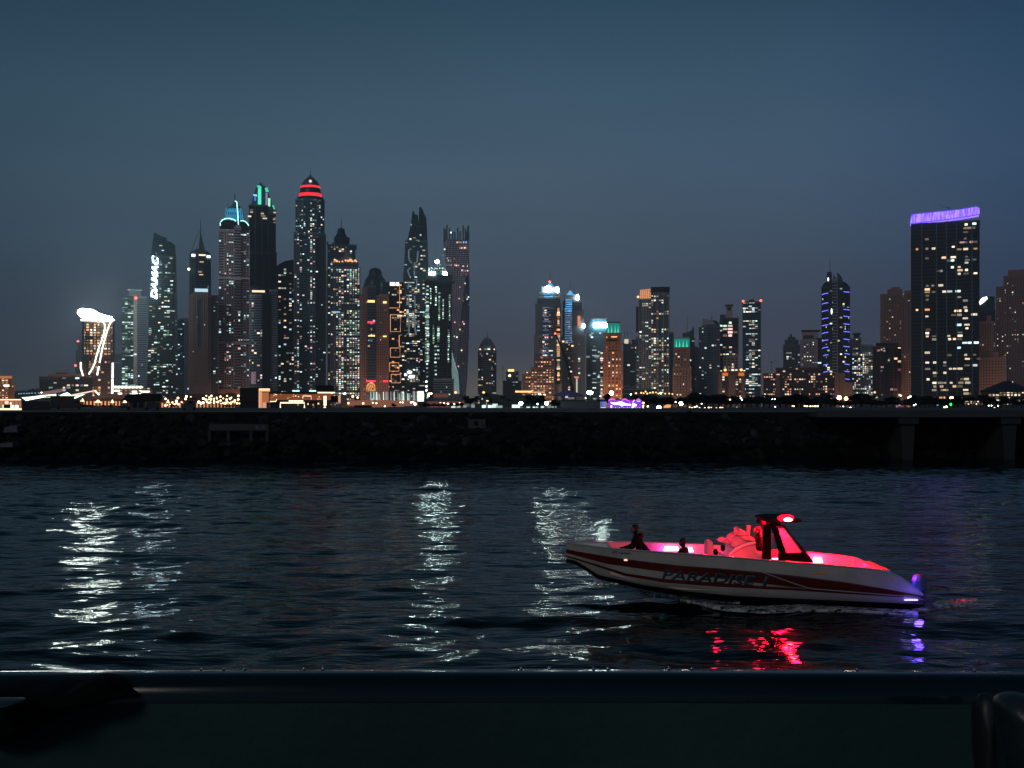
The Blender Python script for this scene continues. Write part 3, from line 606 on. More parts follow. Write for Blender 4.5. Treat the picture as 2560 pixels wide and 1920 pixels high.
for a, b2 in ((687,530),(685.5,547),(687,544),(686.5,555)): T.addwin(a, b2, 6, 3.4, 'cream', 1)
T.done()
# ---- L rounded front tower
T = Tower('rounded_tower', 'shorter striped tower with a rounded dark cap in front of the teal crowned one', 1900, 655)
T.blk(624, 676, 738, style='band', shape='cyl', ratio=.6, lit=.10, pal=('warm','pink','cream','cool'), floor=6.2); T.blk(655, 676, 735, style='plain', core=G_BLACK, off=-2, ratio=1, part='glass_strip'); T.blk(674, 693, 724, style='band', off=6, part='right_wing', ratio=1.4, floor=5.6, lit=.03, pal=('white',))
T.dome('cap', 650, [(27,739),(27,722),(25,716),(17,712),(2,711)], G_BLACK, -1, .6); T.box('lit_band', 630, 662, 726, 731, emit('band_cream', (1,.75,.5), 1.5), -1.5, 3)
T.box('facade_number', 628, 640, 930, 960, emit('dim_pink', (.3,.2,.25), .7), 1, .5); T.done()
# ---- M
T = Tower('curved_roof_tower', 'dark tower with a curved sloping roof between two taller towers', 2150, 712)
T.blk(689, 736, 670, style='dark', ratio=.8, lit=.17, pal=('white','cool','cream','warm'), bay=7); T.ext('curved_roof', [(689,671),(693,664),(702,658),(714,652),(728,649),(736,649),(736,671)], G_DARK, 1, 30); T.done()
# ---- N red ringed
T = Tower('ringed_tower', 'tallest tower with a dome ringed by two glowing red bands', 2000, 775)
T.blk(739, 811, 497, 590, style='grid', shape='oct', ratio=.8, lit=.22, pal=('white','cool','cream'), bay=6, part='upper_shaft'); T.blk(735, 814, 584, style='bandt', ratio=.8, lit=.12, pal=('white','cool','warm'), th=0)
T.blk(735, 749, 584, style='gridm', frame=F_SLATE, off=-5, ratio=1.2, part='corner_pier', lit=.30, pal=('white','cool','cream'), bay=7, cluster=.9); T.blk(774, 789, 584, style='gridm', frame=F_SLATE, off=-5, ratio=1.2, part='corner_pier', lit=.30, pal=('white','cool','cream','pink'), bay=7, cluster=.9); T.blk(789, 814, 590, style='bandd', off=-1, ratio=1, part='right_face', lit=.04, pal=('white',)); T.blk(749, 774, 600, style='band', off=-3, ratio=.8, part='centre_bay', lit=.10, pal=('white','cool','pink'), frame=F_TEAL)
T.dome('drum', 776, [(34,497),(34,489),(28,488),(28,476)], G_DARK, 2, .9); T.dome('red_ring', 776, [(29,487.5),(30,484),(29,480)], E_RED, 1, .9); T.dome('drum', 776, [(27,480),(25,466)], G_DARK, 4, .9); T.dome('red_ring', 776, [(25,466),(25.5,463.5),(24.5,461)], E_RED, 4, .9)
for k in range(11): T.tube('ring_mullion', [(747+5.8*k,490),(747+5.8*k,478)], .5, M_STEEL, 0 if 2 < k < 8 else 6)
T.dome('dome', 776, [(24.5,461),(20,452),(15,445),(8,440),(2,436),(.8,432),(.4,413)], M_STEEL, 6, .9)
for a in (-14,-5,6,15): T.tube('dome_rib', [(776+a,460),(776+a*.85,450),(776+a*.45,442),(776,437)], .7, F_SLATE, 3)
T.ball('dome_light', 776, 452, 3.5, emit('dome_cream',(1,.85,.7),1.2), 4); T.box('base_light', 731, 749, 976, 981, emit('base_aqua',(.5,1,.85),2), -8, 2); T.box('base_light', 773, 790, 976, 981, emit('base_aqua',(.5,1,.85),2), -8, 2)
T.tube('edge_fin', [(817,676),(817,868)], 1.6, M_PALEST, 0); T.done()
# ---- O stepped dark
T = Tower('stepped_tower', 'dark tower with a stepped domed top and thin mast behind the gold crowned one', 2200, 850)
T.blk(819, 888, 612, style='grid', lit=.15, pal=('white','cream','warm'), ratio=.8); T.blk(836, 874, 594, 612, style='plain', off=4, part='step', ratio=.9); T.dome('stepped_dome', 853, [(19,598),(17,590),(13,584),(10,578),(9,570),(7,568),(1.2,566),(.6,541)], G_DARK, 8, .9, 12)
for a, y in ((819,605),(833,606),(884,610),(890,612)): T.box('pinnacle', a-2, a+2, y, y+12, G_DARK, 0, 4)
T.done()
# ---- P gold crown
T = Tower('gold_crown_tower', 'broad tower with golden lights around its cornice and many mixed coloured windows', 1950, 864)
T.blk(826, 900, 668, style='gridm', frame=F_SLATE, ratio=.7, lit=.36, pal=('white','cool','cream','warm','green','pink'), bay=6.5, th=0, cluster=.8); T.blk(832, 895, 657, 672, style='band', off=0, part='attic', ratio=.7, frame=F_SLATE)
for a in (836, 845, 853, 860, 874, 882): T.tube('pier', [(a,672),(a,1015)], .7, F_GREY, -2.5)
T.ext('crown_pediment', [(838,657),(845,649),(855,645),(858,640),(868,632),(878,641),(884,648),(892,655),(892,657)], F_SLATE, 4, 16); T.dome('turret', 866, [(5,640),(4,628),(1,622),(.5,612)], F_SLATE, 8, 1)
for a, b2, r in ((837,650,2.6),(842,653,2.8),(848,655,2),(856,654,2),(864,651,2.4),(870,652,2.8),(876,650,3.6),(881,653,2.4),(888,651,2.8),(891,653,1.8)): T.ball('cornice_lamp', a, b2, r, E_GOLD, 0)
T.box('aqua_sign', 829, 850, 779, 782, emit('aqua', (.4,.8,1), .9), -4, 1); T.done()
# ---- Q pink dome
T = Tower('dome_tower', 'rosy tower with a dark stepped dome and small red and yellow lit ledges', 1930, 937)
T.blk(902, 972, 736, style='sand', frame=mat('rose_wall', (.30,.17,.15), .85), ratio=.6, bay=6, floor=6.2, lit=.05, pal=('warm','orange','cream')); T.blk(919, 938, 716, style='band', off=-4, ratio=1, part='glass_bay', floor=7, frame=F_SLATE, lit=.06, pal=('cool','warm')); T.blk(954, 972, 705, style='plain', off=4, part='right_glass', ratio=1); T.blk(906, 918, 718, 740, style='sand', part='turret', ratio=1, off=2, frame=MATS['rose_wall'])
T.dome('dome', 938, [(29,738),(29,712),(26,698),(20,690),(17,686),(16,678),(13,671),(7,668),(2,667)], G_DARK, -2, .8); T.dome('dome_band', 938, [(22,706),(22,703)], F_TEAL, 4, .8)
for a, b2, w, h, m in ((928,754,18,6,E_YEL),(962,756,9,5,E_YEL),(929,840,17,3.5,E_YEL),(962,841,9,3.5,E_YEL)): T.box('lit_ledge', a-w/2, a+w/2, b2-h/2, b2+h/2, m, -6, 2)
for a, b2, w in ((928,806,18),(927,953,24),(964,953,12)): T.box('red_sign', a-w/2, a+w/2, b2-2.5, b2+2.5, emit('sign_red', (1,.04,.09), 1.8), -6, 2)
T.ext('arch_panel', [(916,979),(916,965),(919,959),(925,956.5),(933,957),(938,962),(939,979)], emit('arch_amber', (1,.42,.12), .95), -6, 2); T.tube('arch_line', [(919,978),(920,967),(926,961),(933,963),(936,970)], .8, G_BLACK, -6.6); T.tube('arch_line', [(924,978),(925,970),(929,967)], .8, G_BLACK, -6.6); T.ball('arch_figure', 932, 972, 2.6, G_BLACK, -6.6); T.done()
# ---- R orange outline tower
T = Tower('outlined_tower', 'narrow black tower drawn with orange light outlines beside the rosy dome', 1940, 990)
T.blk(967, 1011, 706, style='plain', core=G_BLACK, ratio=.8, lit=.12, pal=('warm','orange','cream'), bay=6)
def rect(a, b2, c, d): return [(a,b2),(c,b2),(c,d),(a,d),(a,b2)]
for r_ in (rect(976,787,1001,829), rect(976,870,1000,893), rect(974,907,997,928), rect(978,936,1001,957)): T.tube('outline', r_, .75, E_ORANGE, -2)
T.tube('outline', [(969,706),(969,790)], .8, E_ORANGE, -2); T.tube('outline', [(999,708),(999,770),(974,770)], .8, E_ORANGE, -2); T.tube('outline', [(998,838),(998,866)], .8, E_ORANGE, -2)
T.box('roof_lamp', 975, 988, 706, 714, E_STRIP, -2, 2); T.box('roof_lamp', 991, 997, 706, 714, E_STRIP, -2, 2); T.done()
# ---- S
T = Tower('notched_tower', 'tall dark tower with a notched pointed top and pale curling murals on its face', 2050, 1040)
T.blk(1009, 1070, 682, style='bandd', ratio=.8, lit=.20, pal=('cream','cool','white','warm'), frame=F_TEAL, top=None, bay=7); T.blk(1010, 1071, 601, 684, style='bandd', ratio=.8, lit=.07, pal=('cream','white'), frame=F_TEAL, part='middle_shaft', top=(1014,1068), bay=7); T.blk(1018, 1069, 566, 603, style='plain', ratio=.8, part='upper_shaft', top=(1026,1067), lit=.03, pal=('white',), off=2)
T.ext('left_blade', [(1026,567),(1031,529),(1034,527),(1038,536),(1045,537),(1047,567)], G_DARK, 3, 14); T.ext('right_blade', [(1046,567),(1048,519),(1051,515),(1057,524),(1063,538),(1066,542),(1067,567)], G_DARK, 4, 18)
for pts in ([(1028,622),(1022,626),(1022,645),(1026,655),(1030,657)], [(1045,628),(1043,655),(1036,658),(1037,672)], [(1026,670),(1019,676),(1024,690)], [(1036,675),(1036,690)], [(1036,700),(1042,698),(1042,716),(1036,722)], [(1019,705),(1022,712),(1020,722)], [(1022,740),(1021,760)], [(1036,740),(1038,770)], [(1020,790),(1024,810),(1022,835)], [(1037,795),(1038,825),(1041,838)]): T.tube('mural', pts, 1.9, E_PALE, -1.5)
for a, b2, w in ((1026,598,5),(1036,595,7),(1044,601,8),(1028,562,3),(1043,663,12),(1048,660,4)): T.addwin(a, b2, w, 3.5, 'cream', -1)
T.blk(1010, 1046, 862, style='grid', off=-6, part='podium', ratio=.8, lit=.22, pal=('warm','cream','cool','pink')); T.ball('floodlight', 1024, 931, 6, E_STRIP, -9, 4); T.ball('floodlight', 1029, 942, 8, E_STRIP, -9, 4); T.ball('floodlight', 1013, 937, 5, E_STRIP, -9, 3); T.done()
# ---- T construction
T = Tower('unfinished_tower', 'unfinished black tower lit by columns of white work lamps with a bright lamp on top', 1900, 1095)
T.blk(1062, 1129, 702, style='dark', core=G_BLACK, frame=F_DIM, ratio=.8, floor=6.4); T.box('top_deck', 1070, 1118, 668, 686, G_BLACK, 2, 36); T.box('screen', 1066, 1131, 686, 702, F_DIM, -3, 44); T.box('screen_wing', 1118, 1136, 702, 708, F_DIM, -4, 20); T.box('screen', 1098, 1129, 688, 710, G_BLUE, -5, 4)
rr = random.Random(5)
for k in range(26): T.addwin(1072+rr.random()*44, 669+rr.random()*9, 3, 3, 'white', 2)
for a, w in ((1081,15),(1112,10)): T.box('work_light', a-w/2, a+w/2, 681, 687, E_WORK, -4, 2)
for c, (a, y0, y1, st, w) in enumerate(((1069,716,905,9.8,6.5),(1064.5,722,905,7,3),(1077,722,760,6,3),(1090,718,735,6,4.5),(1090,740,765,5.5,4.5),(1098,733,738,9,5),(1098,742,800,5.2,5),(1108,750,800,4.6,4),(1124,738,800,5.6,4),(1069,770,840,4.6,9),(1084,815,860,6,5),(1096,818,855,4,7),(1122,826,870,5,5),(1089,866,940,10,5.5),(1096,866,900,10,5),(1068,910,1000,10.5,4.5),(1121,874,905,6,3.5),(1070,856,905,4.6,7))):
    y = y0
    while y <= y1: T.addwin(a+rr.uniform(-.6,.6), y, w*rr.uniform(.7,1.05), min(3.6, st*.62), rr.choice(('white','white','green')), -.8); y += st
T.tube('roof_mast', [(1093,668),(1093,655)], 1.2, M_CRANE, 12); T.ball('roof_lamp', 1093, 653, 5.6, E_WORK, 10, 4)
T.blk(1085, 1134, 948, style='band', off=-8, part='podium', ratio=.8, lit=.05, pal=('green','cool'), floor=6); T.done(100)
crane('small dark luffing crane on top of the unfinished black tower', 1915, 1100, 662, 670, [(0,661),(-4,650),(-9,641),(-11,636)], 1.0)
# ---- U twisted
T = Tower('twisted_tower', 'twisting ribbed tower with a red glow down its right side', 2100, 1143)
g = MB(); nl = 30; zT = T.z(600); rings = []
def tw(f):
    """centre px, width px, angle at height fraction f"""
    yl = 1021+(600-1021)*f
    L_ = np.interp(yl, (562,600,700,800,900,991), (1106,1110,1118,1120,1123,1128)); R_ = np.interp(yl, (562,600,760,840,955,991), (1172,1171.5,1173,1172,1167,1163))
    return (L_+R_)/2, (R_-L_), math.radians(8+90*f), yl
def twring(f, k=1.0, z=None, yl=None):
    c, w, a, y_ = tw(f); s_ = w*T.su/(abs(math.cos(a))+abs(math.sin(a)))/2*k; zz = z if z is not None else T.z(y_)
    P = []
    for (u, v) in ((-1,-1),(-.5,-1),(0,-1),(.5,-1),(1,-1),(1,-.5),(1,0),(1,.5),(1,1),(.5,1),(0,1),(-.5,1),(-1,1),(-1,.5),(-1,0),(-1,-.5)):
        P.append((T.x(c)+(u*math.cos(a)-v*math.sin(a))*s_, 24*T.su+(u*math.sin(a)+v*math.cos(a))*s_, zz))
    return P
g.loft([twring(k/nl) for k in range(nl+1)], 0)
o = g.build('shaft', mat('violet_glass', (.10,.085,.14), .5, spec=.2), T.root)
g = MB(); M = 60
for k in range(0, 84): 
    f = k/84; g.loft([twring(f, 1.015), twring(f+.0035, 1.015)], 0)
for i in range(16):
    pts = [twring(k/M, 1.03)[i] for k in range(M+1)]; g.tube(pts, .45, 4)
    pts = [tuple((Vector(twring(k/M, 1.02)[i])+Vector(twring(k/M, 1.02)[(i+1) % 16]))/2) for k in range(M+1)]; g.tube(pts, .35, 4)
g.build('ribs', mat('rib_violet', (.46,.44,.54), .7), T.root)
g = MB()
for i in range(16):
    p0 = twring(1.0, 1.0)[i]; h = 27 if i in (0,1,15,7,8,4,12) else 14+((i*7) % 9); g.box(p0[0]-1.4, p0[0]+1.4, p0[1]-.8, p0[1]+.8, p0[2], p0[2]+h)
g.build('crown_fins', M_STEEL, T.root)
for a, b2, w, pl in ((1128,582,5,'white'),(1120,602,4,'white'),(1118,609,4,'white'),(1132,604,3,'cream'),(1143,606,3,'warm'),(1147,606,3,'warm'),(1152,606,5,'warm'),(1159,606,3,'blue'),(1165,606,4,'blue'),(1112,624,4,'white'),(1107,639,4,'white')): T.addwin(a, b2, w, 4, pl, -3)
for a in range(1142, 1168, 4): T.addwin(a, 620, 3, 4, 'warm', -3)
for a, b2 in ((1133,626),(1138,626),(1118,646),(1126,647),(1136,648),(1141,648),(1154,649),(1121,652),(1127,652),(1117,663),(1123,663),(1128,663),(1137,663),(1141,664),(1146,664),(1158,665),(1162,665),(1168,665),(1155,676),(1160,677),(1164,678),(1169,677),(1150,718),(1162,709),(1145,746),(1148,747),(1153,749),(1158,752),(1168,748),(1166,737),(1149,744),(1137,806),(1157,805),(1160,810),(1156,829),(1150,824),(1136,841),(1142,843),(1149,812),(1154,876),(1158,909),(1146,916),(1171,743),(1173,761)): T.addwin(a, b2, 3.2, 3.2, T.rnd.choice(('warm','cream','white','pink')), -3)
for k in range(7): T.tube('lower_light_line', [(1122+k*2.6+.4*k,846+12*k),(1130+k*2.4,930),(1136+k*2.0,985)], .55, emit('dim_aqua',(.35,.55,.55),.8), -6)
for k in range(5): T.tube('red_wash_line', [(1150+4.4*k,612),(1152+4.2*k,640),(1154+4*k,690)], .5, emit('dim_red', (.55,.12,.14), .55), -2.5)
T.done()
# ---- V
T = Tower('dome_tower', 'solitary striped tower with a ribbed onion dome right of the twisted one', 2000, 1218)
T.blk(1196, 1240, 878, style='band', shape='oct', ratio=.9, lit=.16, pal=('white','cream','warm'), frame=F_SLATE, bay=6); T.blk(1198, 1238, 866, 880, style='pale', shape='oct', part='attic', ratio=.9, lit=.2, pal=('white','warm'))
T.dome('dome', 1218, [(19,867),(18,860),(13,852),(6,846),(1.5,842),(.8,838),(.4,826)], F_SLATE, 2, .9)
for a in (-17,-11,-4,4,11,17): T.tube('dome_rib', [(1218+a,866),(1218+a*.9,858),(1218+a*.55,849),(1218,842)], .6, F_GREY, 0)
T.done()
# ---- W
T = Tower('stepped_block', 'small stepped block with an amber lit crown left of the twin towers', 2150, 1280, 'building')
T.blk(1258, 1303, 953, style='bandt', lit=.08, pal=('white','cool'), ratio=.8); T.blk(1266, 1296, 930, 955, style='bandt', part='upper_storeys', ratio=.8, off=3, lit=.1, pal=('white','cream')); T.box('lit_crown', 1270, 1285, 923, 929, E_AMBER, 4, 10); T.ball('roof_lamp', 1274, 939, 3.2, emit('lamp_warm',(1,.8,.55),3), 0); T.done()
crane('thin pale crane mast standing left of the small stepped block', 2300, 1257, 917, 1000, [(0,917),(3,925),(1,930)], .8)
# ---- X, Y twin towers
E_BAL = emit('balcony_edge_blue', (.14,.33,.62), .7)
T = Tower('twin_tower', 'taller of two setback towers with blue pyramid roof and a big round white lamp', 1900, 1370)
T.blk(1335, 1404, 840, style='slate', frame=F_SLATE, ratio=.7); T.blk(1338, 1402, 760, 842, style='slate', ratio=.65, part='middle_shaft', off=2); T.blk(1344, 1400, 742, 762, style='band', frame=F_SLATE, ratio=.65, part='setback', off=4); T.blk(1348, 1398, 731, 744, style='band', frame=F_SLATE, ratio=.65, part='setback', off=5); T.blk(1354, 1392, 717, 733, style='slate', ratio=.8, part='setback', off=6)
for a, b2, y0, y1 in ((1356,1382,769,1000),): T.blk(a, b2, y0, y1, style='band', frame=F_GREY, off=-4, part='balcony_stack', ratio=.6, lit=.34, pal=('warm','cream','cool','pink'), bay=5, floor=5.6)
T.blk(1391, 1401, 768, 960, style='plain', core=G_BLACK, off=-3, part='glass_strip', ratio=1, lit=.72, pal=('warm','orange','cream'), floor=5.4); T.blk(1345, 1356, 840, 1000, style='band', off=-2, part='balcony_stack', ratio=1, lit=.25, pal=('warm','pink'), floor=5.6)
for y in (735, 742): T.box('blue_ledge', 1361, 1382, y-1.2, y+1.2, E_SKYB, -3, 2)
for k in range(14): T.box('blue_ledge', 1357, 1372, 769+11.2*k, 770.3+11.2*k, E_BAL, -6, 1.5)
g = MB(); zb_ = T.z(717); cx_ = T.x(1375); cy_ = 16*T.su; w_ = 10.5*T.su; g.loft([[(cx_-w_,cy_-w_,zb_),(cx_+w_,cy_-w_,zb_),(cx_+w_,cy_+w_,zb_),(cx_-w_,cy_+w_,zb_)],[(cx_-.3,cy_-.3,T.z(703)),(cx_+.3,cy_-.3,T.z(703)),(cx_+.3,cy_+.3,T.z(703)),(cx_-.3,cy_+.3,T.z(703))]]); g.build('pyramid_roof', E_SKYB, T.root)
T.ball('beacon', 1374, 703, 2.6, E_REDL, 12); T.tube('mast', [(1375.5,703),(1375.5,678)], .8, M_STEEL, 16, r1=.4)
T.dome('lamp_housing', 1371, [(9.5,733),(9.5,716)], F_SLATE, 2, .5); T.ball('round_lamp', 1370.5, 723, 9.0, E_LAMP, 2, 8.4); T.ball('side_lamp', 1394, 724.5, 3.0, E_LAMP, 2, 7.5)
for i, (a, y) in enumerate(((1337,893),(1329,919),(1314,930),(1306,937))): T.blk(a, 1386, y, style='brick', frame=F_BROWN, off=-8-2*i, part='podium', ratio=.3, lit=.42 if i > 1 else .30, pal=('warm','warm','pink','orange'), floor=5.4, bay=7.5, vary=.3)
T.done()
T = Tower('twin_tower', 'lower of two setback towers with blue pyramid roof and blue edged balconies', 1960, 1432)
T.blk(1404, 1463, 840, style='slate', ratio=.7); T.blk(1406, 1459, 777, 842, style='slate', ratio=.65, part='middle_shaft', off=2); T.blk(1408, 1455, 752, 779, style='band', frame=F_SLATE, ratio=.65, part='setback', off=4); T.blk(1411, 1442, 737, 754, style='slate', ratio=.65, part='setback', off=6)
T.blk(1411, 1430, 748, 1000, style='band', frame=F_GREY, off=-4, part='balcony_stack', ratio=.6, lit=.16, pal=('pink','cream','warm'), bay=5, floor=5.6)
for k in range(20): T.box('blue_ledge', 1412 if k > 3 else 1414, 1430, 749+5.6*k, 751.2+5.6*k, E_SKYB if k < 6 else E_BAL, -6, 1.5)
T.box('lit_panel', 1444, 1451, 790, 816, emit('panel_coral', (1,.33,.16), .9), -2, 2)
for y in (861, 897, 903, 921, 933): T.addwin(1448, y, 4, 3.5, 'cream', -1)
for a, y in ((1431,854),(1431,865),(1408,854),(1431,903),(1417,856)): T.addwin(a, y, 5, 4, 'warm', -5)
g = MB(); cx_ = T.x(1425.5); cy_ = 14*T.su; w_ = 9.6*T.su; g.loft([[(cx_-w_,cy_-w_,T.z(737)),(cx_+w_,cy_-w_,T.z(737)),(cx_+w_,cy_+w_,T.z(737)),(cx_-w_,cy_+w_,T.z(737))],[(cx_-.3,cy_-.3,T.z(724)),(cx_+.3,cy_-.3,T.z(724)),(cx_+.3,cy_+.3,T.z(724)),(cx_-.3,cy_+.3,T.z(724))]]); g.build('pyramid_roof', E_SKYB, T.root)
T.tube('mast', [(1426,726),(1426,701)], .8, M_STEEL, 14, r1=.4); T.ball('side_lamp', 1444.5, 744, 3.0, E_LAMP, 2, 7.5); T.ball('side_lamp', 1459.5, 815, 2.8, E_LAMP, -4, 6); T.done()
T = Tower('tower_crane', 'long black crane boom with red tip light leaning across the twin towers', 1600, 1420, 'crane')
T.tube('boom', [(1432,985),(1428,960),(1418,910),(1404,870),(1389,834)], 4.2, M_CRANE, 0, r1=2.2, n=4); T.box('base', 1424, 1440, 975, 1021, M_CRANE, -2, 8); T.ball('beacon', 1388, 834, 2.6, E_REDL, -2); T.done()
# ---- Z white sign tower
T = Tower('lit_sign_tower', 'curved slate tower with a dazzling white sign across its top', 2000, 1494)
T.blk(1466, 1519, 842, style='blue', core=F_SLATE, ratio=.7, lit=.10, pal=('white','cool'), bay=12); T.blk(1466, 1519, 797, 843, style='slate', core=G_BLUE, ratio=.7, part='head', top=(1474,1518)); T.box('side_fin', 1473, 1519, 796, 799, F_SLATE, -2, 30)
T.box('white_sign', 1484, 1517, 808, 818, emit('sign_blaze', (.82,1,.92), 100, sample=True), -5, 3)
for a, y, w in ((1481,833,6),(1476,838,5),(1480,843,6),(1470,892,9),(1492,891,12),(1492,894,8),(1500,833,4)): T.addwin(a, y, w, 4, 'white', -1)
T.blk(1500, 1508, 880, 1000, style='plain', off=-3, part='stair_strip', ratio=1, lit=.9, pal=('cream','pink'), bay=8); T.done()
# ---- AA
T = Tower('teal_top_tower', 'orange lit stone tower with green glowing top behind two floodlights', 1880, 1532)
T.blk(1512, 1553, 833, style='terra', frame=F_TERRA, ratio=.7, lit=.10, pal=('warm','orange'), floor=8.2, bay=9); T.blk(1509, 1556, 880, style='terra', frame=F_TERRA, ratio=.6, part='lower_shaft', off=-2, lit=.20, pal=('warm','orange','cream'), floor=8.2, bay=9); T.blk(1515, 1552, 806, 834, style='slate', core=E_TEALD, frame=M_STEEL, ratio=.7, part='green_head', off=3, top=(1519,1549))
for a in (1521,1529,1538,1545): T.ext('head_glow', [(a-2.2,832),(a,812),(a+2.2,832)], E_TEAL, 1.5, 1)
T.box('head_roof', 1516, 1551, 804, 807, M_STEEL, 1, 28); T.box('band', 1516, 1544, 849, 853, G_BLACK, -4, 2); T.box('lit_sign', 1528, 1543, 841, 843.5, E_GOLD, -2, 2); T.done()
# ---- AB
T = Tower('slim_tower', 'slim dark tower with an open frame top right of the orange lit one', 2100, 1567)
T.blk(1558, 1576, 858, style='fin', core=G_BLUE, ratio=1, lit=.02, pal=('white',)); T.tube('roof_frame', [(1562,858),(1562,828),(1569,828),(1569,858)], .8, F_GREY, 4); T.box('roof_lamp', 1561, 1571, 848, 859, emit('soft_cream', (1,.8,.6), .9), -1, 2); T.done()
T = Tower('slim_tower', 'low dark tower tucked behind the golden windowed tower', 2200, 1586)
T.blk(1574, 1600, 862, style='dark', lit=.10, pal=('cool','white','warm'), ratio=1); T.blk(1580, 1596, 850, 864, style='dark', part='upper_storeys', off=3, ratio=1); T.done()
# ---- AC
T = Tower('golden_window_tower', 'broad tower with rows of golden windows, an orange lattice roof and a flat black canopy', 1900, 1634)
T.blk(1597, 1629, 748, style='grid', frame=F_GREY, ratio=.8, lit=.10, pal=('white','cream'), bay=9, part='left_wing'); T.blk(1627, 1673, 727, style='gridm', frame=F_SLATE, ratio=.8, off=-3, lit=.36, pal=('warm','cream','warm','cream','green','cool'), bay=7, floor=5.6, cluster=1.0); T.blk(1590, 1597, 767, 830, style='dark', part='side_bay', off=3, ratio=2); T.blk(1590, 1600, 843, style='grid', part='side_bay', off=3, ratio=2, lit=.1, pal=('white',)); T.blk(1670, 1684, 832, style='grid', part='right_wing', off=5, ratio=2)
for a in (1597,1609,1617,1628,1643,1659,1672): T.tube('pier', [(a,750 if a < 1625 else 735),(a,990)], .9, F_GREY, -5)
T.box('canopy', 1627, 1674, 718, 731, G_BLACK, -6, 46); T.box('canopy_wall', 1632, 1668, 731, 740, F_SLATE, -4, 30)
for k in range(6): T.tube('roof_lattice', [(1600+5.2*k,746),(1601+5.2*k,725-.4*k)], .55, E_ORANGE, 0); T.tube('roof_lattice', [(1600,745-4*k),(1627,743-4*k)], .55, E_ORANGE, -.5)
T.box('roof_room', 1601, 1627, 726, 746, emit('lattice_glow',(1,.35,.18),.35), 1, 20); T.ball('corner_lamp', 1595, 742, 3, E_AMBER, -2); T.done(100)
# ---- AE
T = Tower('horned_tower', 'dark tower with a curved horn roof and thin mast behind the small green topped one', 2100, 1722)
T.blk(1706, 1737, 846, style='plain', core=G_DARK, ratio=.8, lit=.05, pal=('warm','white')); T.ext('horn_roof', [(1706,846),(1706,832),(1714,831),(1724,828),(1731,822),(1733,816),(1735,822),(1735,846)], G_BLUE, 3, 14); T.tube('horn_rim', [(1707,833),(1716,832),(1726,828),(1732,821),(1732,817)], .7, F_GREY, 2); T.tube('mast', [(1718,832),(1718,791)], .9, M_PALEST, 8, r1=.5); T.done()
# ---- AD
T = Tower('teal_top_tower', 'small mauve stone tower with a green glowing top right of the golden windowed tower', 1860, 1703)
T.blk(1682, 1728, 920, style='dsand', frame=F_SAND, ratio=.7, part='lower_shaft', off=-2, lit=.16, pal=('warm','white','orange'), floor=6.5, bay=7.5); T.blk(1685, 1725, 869, style='dsand', ratio=.7, lit=.22, pal=('warm','white','cream'), floor=7, bay=8); T.blk(1685, 1724, 845, 870, style='slate', core=E_TEALD, frame=M_STEEL, ratio=.7, part='green_head', off=2)
for a in (1691,1699,1708,1717): T.ext('head_glow', [(a-2.4,868),(a,849),(a+2.4,868)], E_TEAL, .5, 1)
T.box('head_roof', 1685, 1724, 843, 846, F_GREY, 0, 28); T.done()
# ---- AF
T = Tower('curved_roof_tower', 'dark balconied tower with a pale curved roof edge and a crane on top', 1960, 1776)
T.blk(1756, 1796, 812, style='bandd', frame=F_TEAL, shape='oct', ratio=.8, lit=.08, pal=('white','cream'), floor=6.2); T.blk(1747, 1760, 818, style='grid', frame=F_SLATE, part='left_wing', off=4, ratio=1.5, lit=.15, pal=('white','cool')); T.blk(1784, 1800, 815, style='grid', frame=F_SLATE, part='right_wing', off=-1, ratio=1, lit=.1, pal=('white','warm'))
T.ext('curved_roof', [(1756,812),(1756,797),(1766,797),(1778,801),(1786,806),(1790,812)], F_GREY, 0, 24); T.ext('roof_core', [(1770,800),(1790,801),(1797,808),(1797,816),(1780,816)], G_DARK, 4, 18); T.done()
crane('little dark crane perched on the pale curved roof', 1975, 1779, 793, 800, [(-3,796),(2,793),(10,789)], .8)
# ---- AG
T = Tower('turret_tower', 'tower with a square mauve turret and pale lit upper windows', 1980, 1822)
T.blk(1799, 1846, 800, style='dark', frame=F_SLATE, ratio=.8, lit=.16, pal=('cream','white','warm'), bay=8, floor=6); T.blk(1806, 1845, 796, 860, style='dark', off=-4, part='upper_shaft', ratio=.6, lit=.25, pal=('cream','pink','green'), bay=12, floor=8); T.blk(1808, 1846, 888, 960, style='gridm', part='lower_shaft', off=-5, ratio=.6, lit=.3, pal=('cream','warm'), floor=7, bay=9)
T.box('turret', 1815, 1831, 764, 800, F_MAUVE, 2, 14); T.box('turret_cap', 1813, 1833, 761, 766, G_DARK, 1, 17); T.box('turret_opening', 1819, 1827, 768, 776, G_BLACK, 1.5, 1); T.box('roof_house', 1800, 1814, 786, 801, F_DIM, 4, 12); T.done()
# ---- AI
T = Tower('red_beacon_tower', 'square dark tower with two red beacons on its roof corners', 1900, 1880)
T.blk(1857, 1902, 755, style='bandd', frame=F_TEAL, ratio=.9, lit=.22, pal=('white','cream','cool','cream'), bay=7, th=0); T.tube('corner_line', [(1902,755),(1902,1000)], .6, F_GREY, -2)
T.box('roof_plant', 1872, 1886, 748, 756, F_DIM, 6, 16); T.ball('beacon', 1858, 752.5, 3.0, E_REDL, 0); T.ball('beacon', 1902, 752, 3.2, E_REDL, 0); T.done()
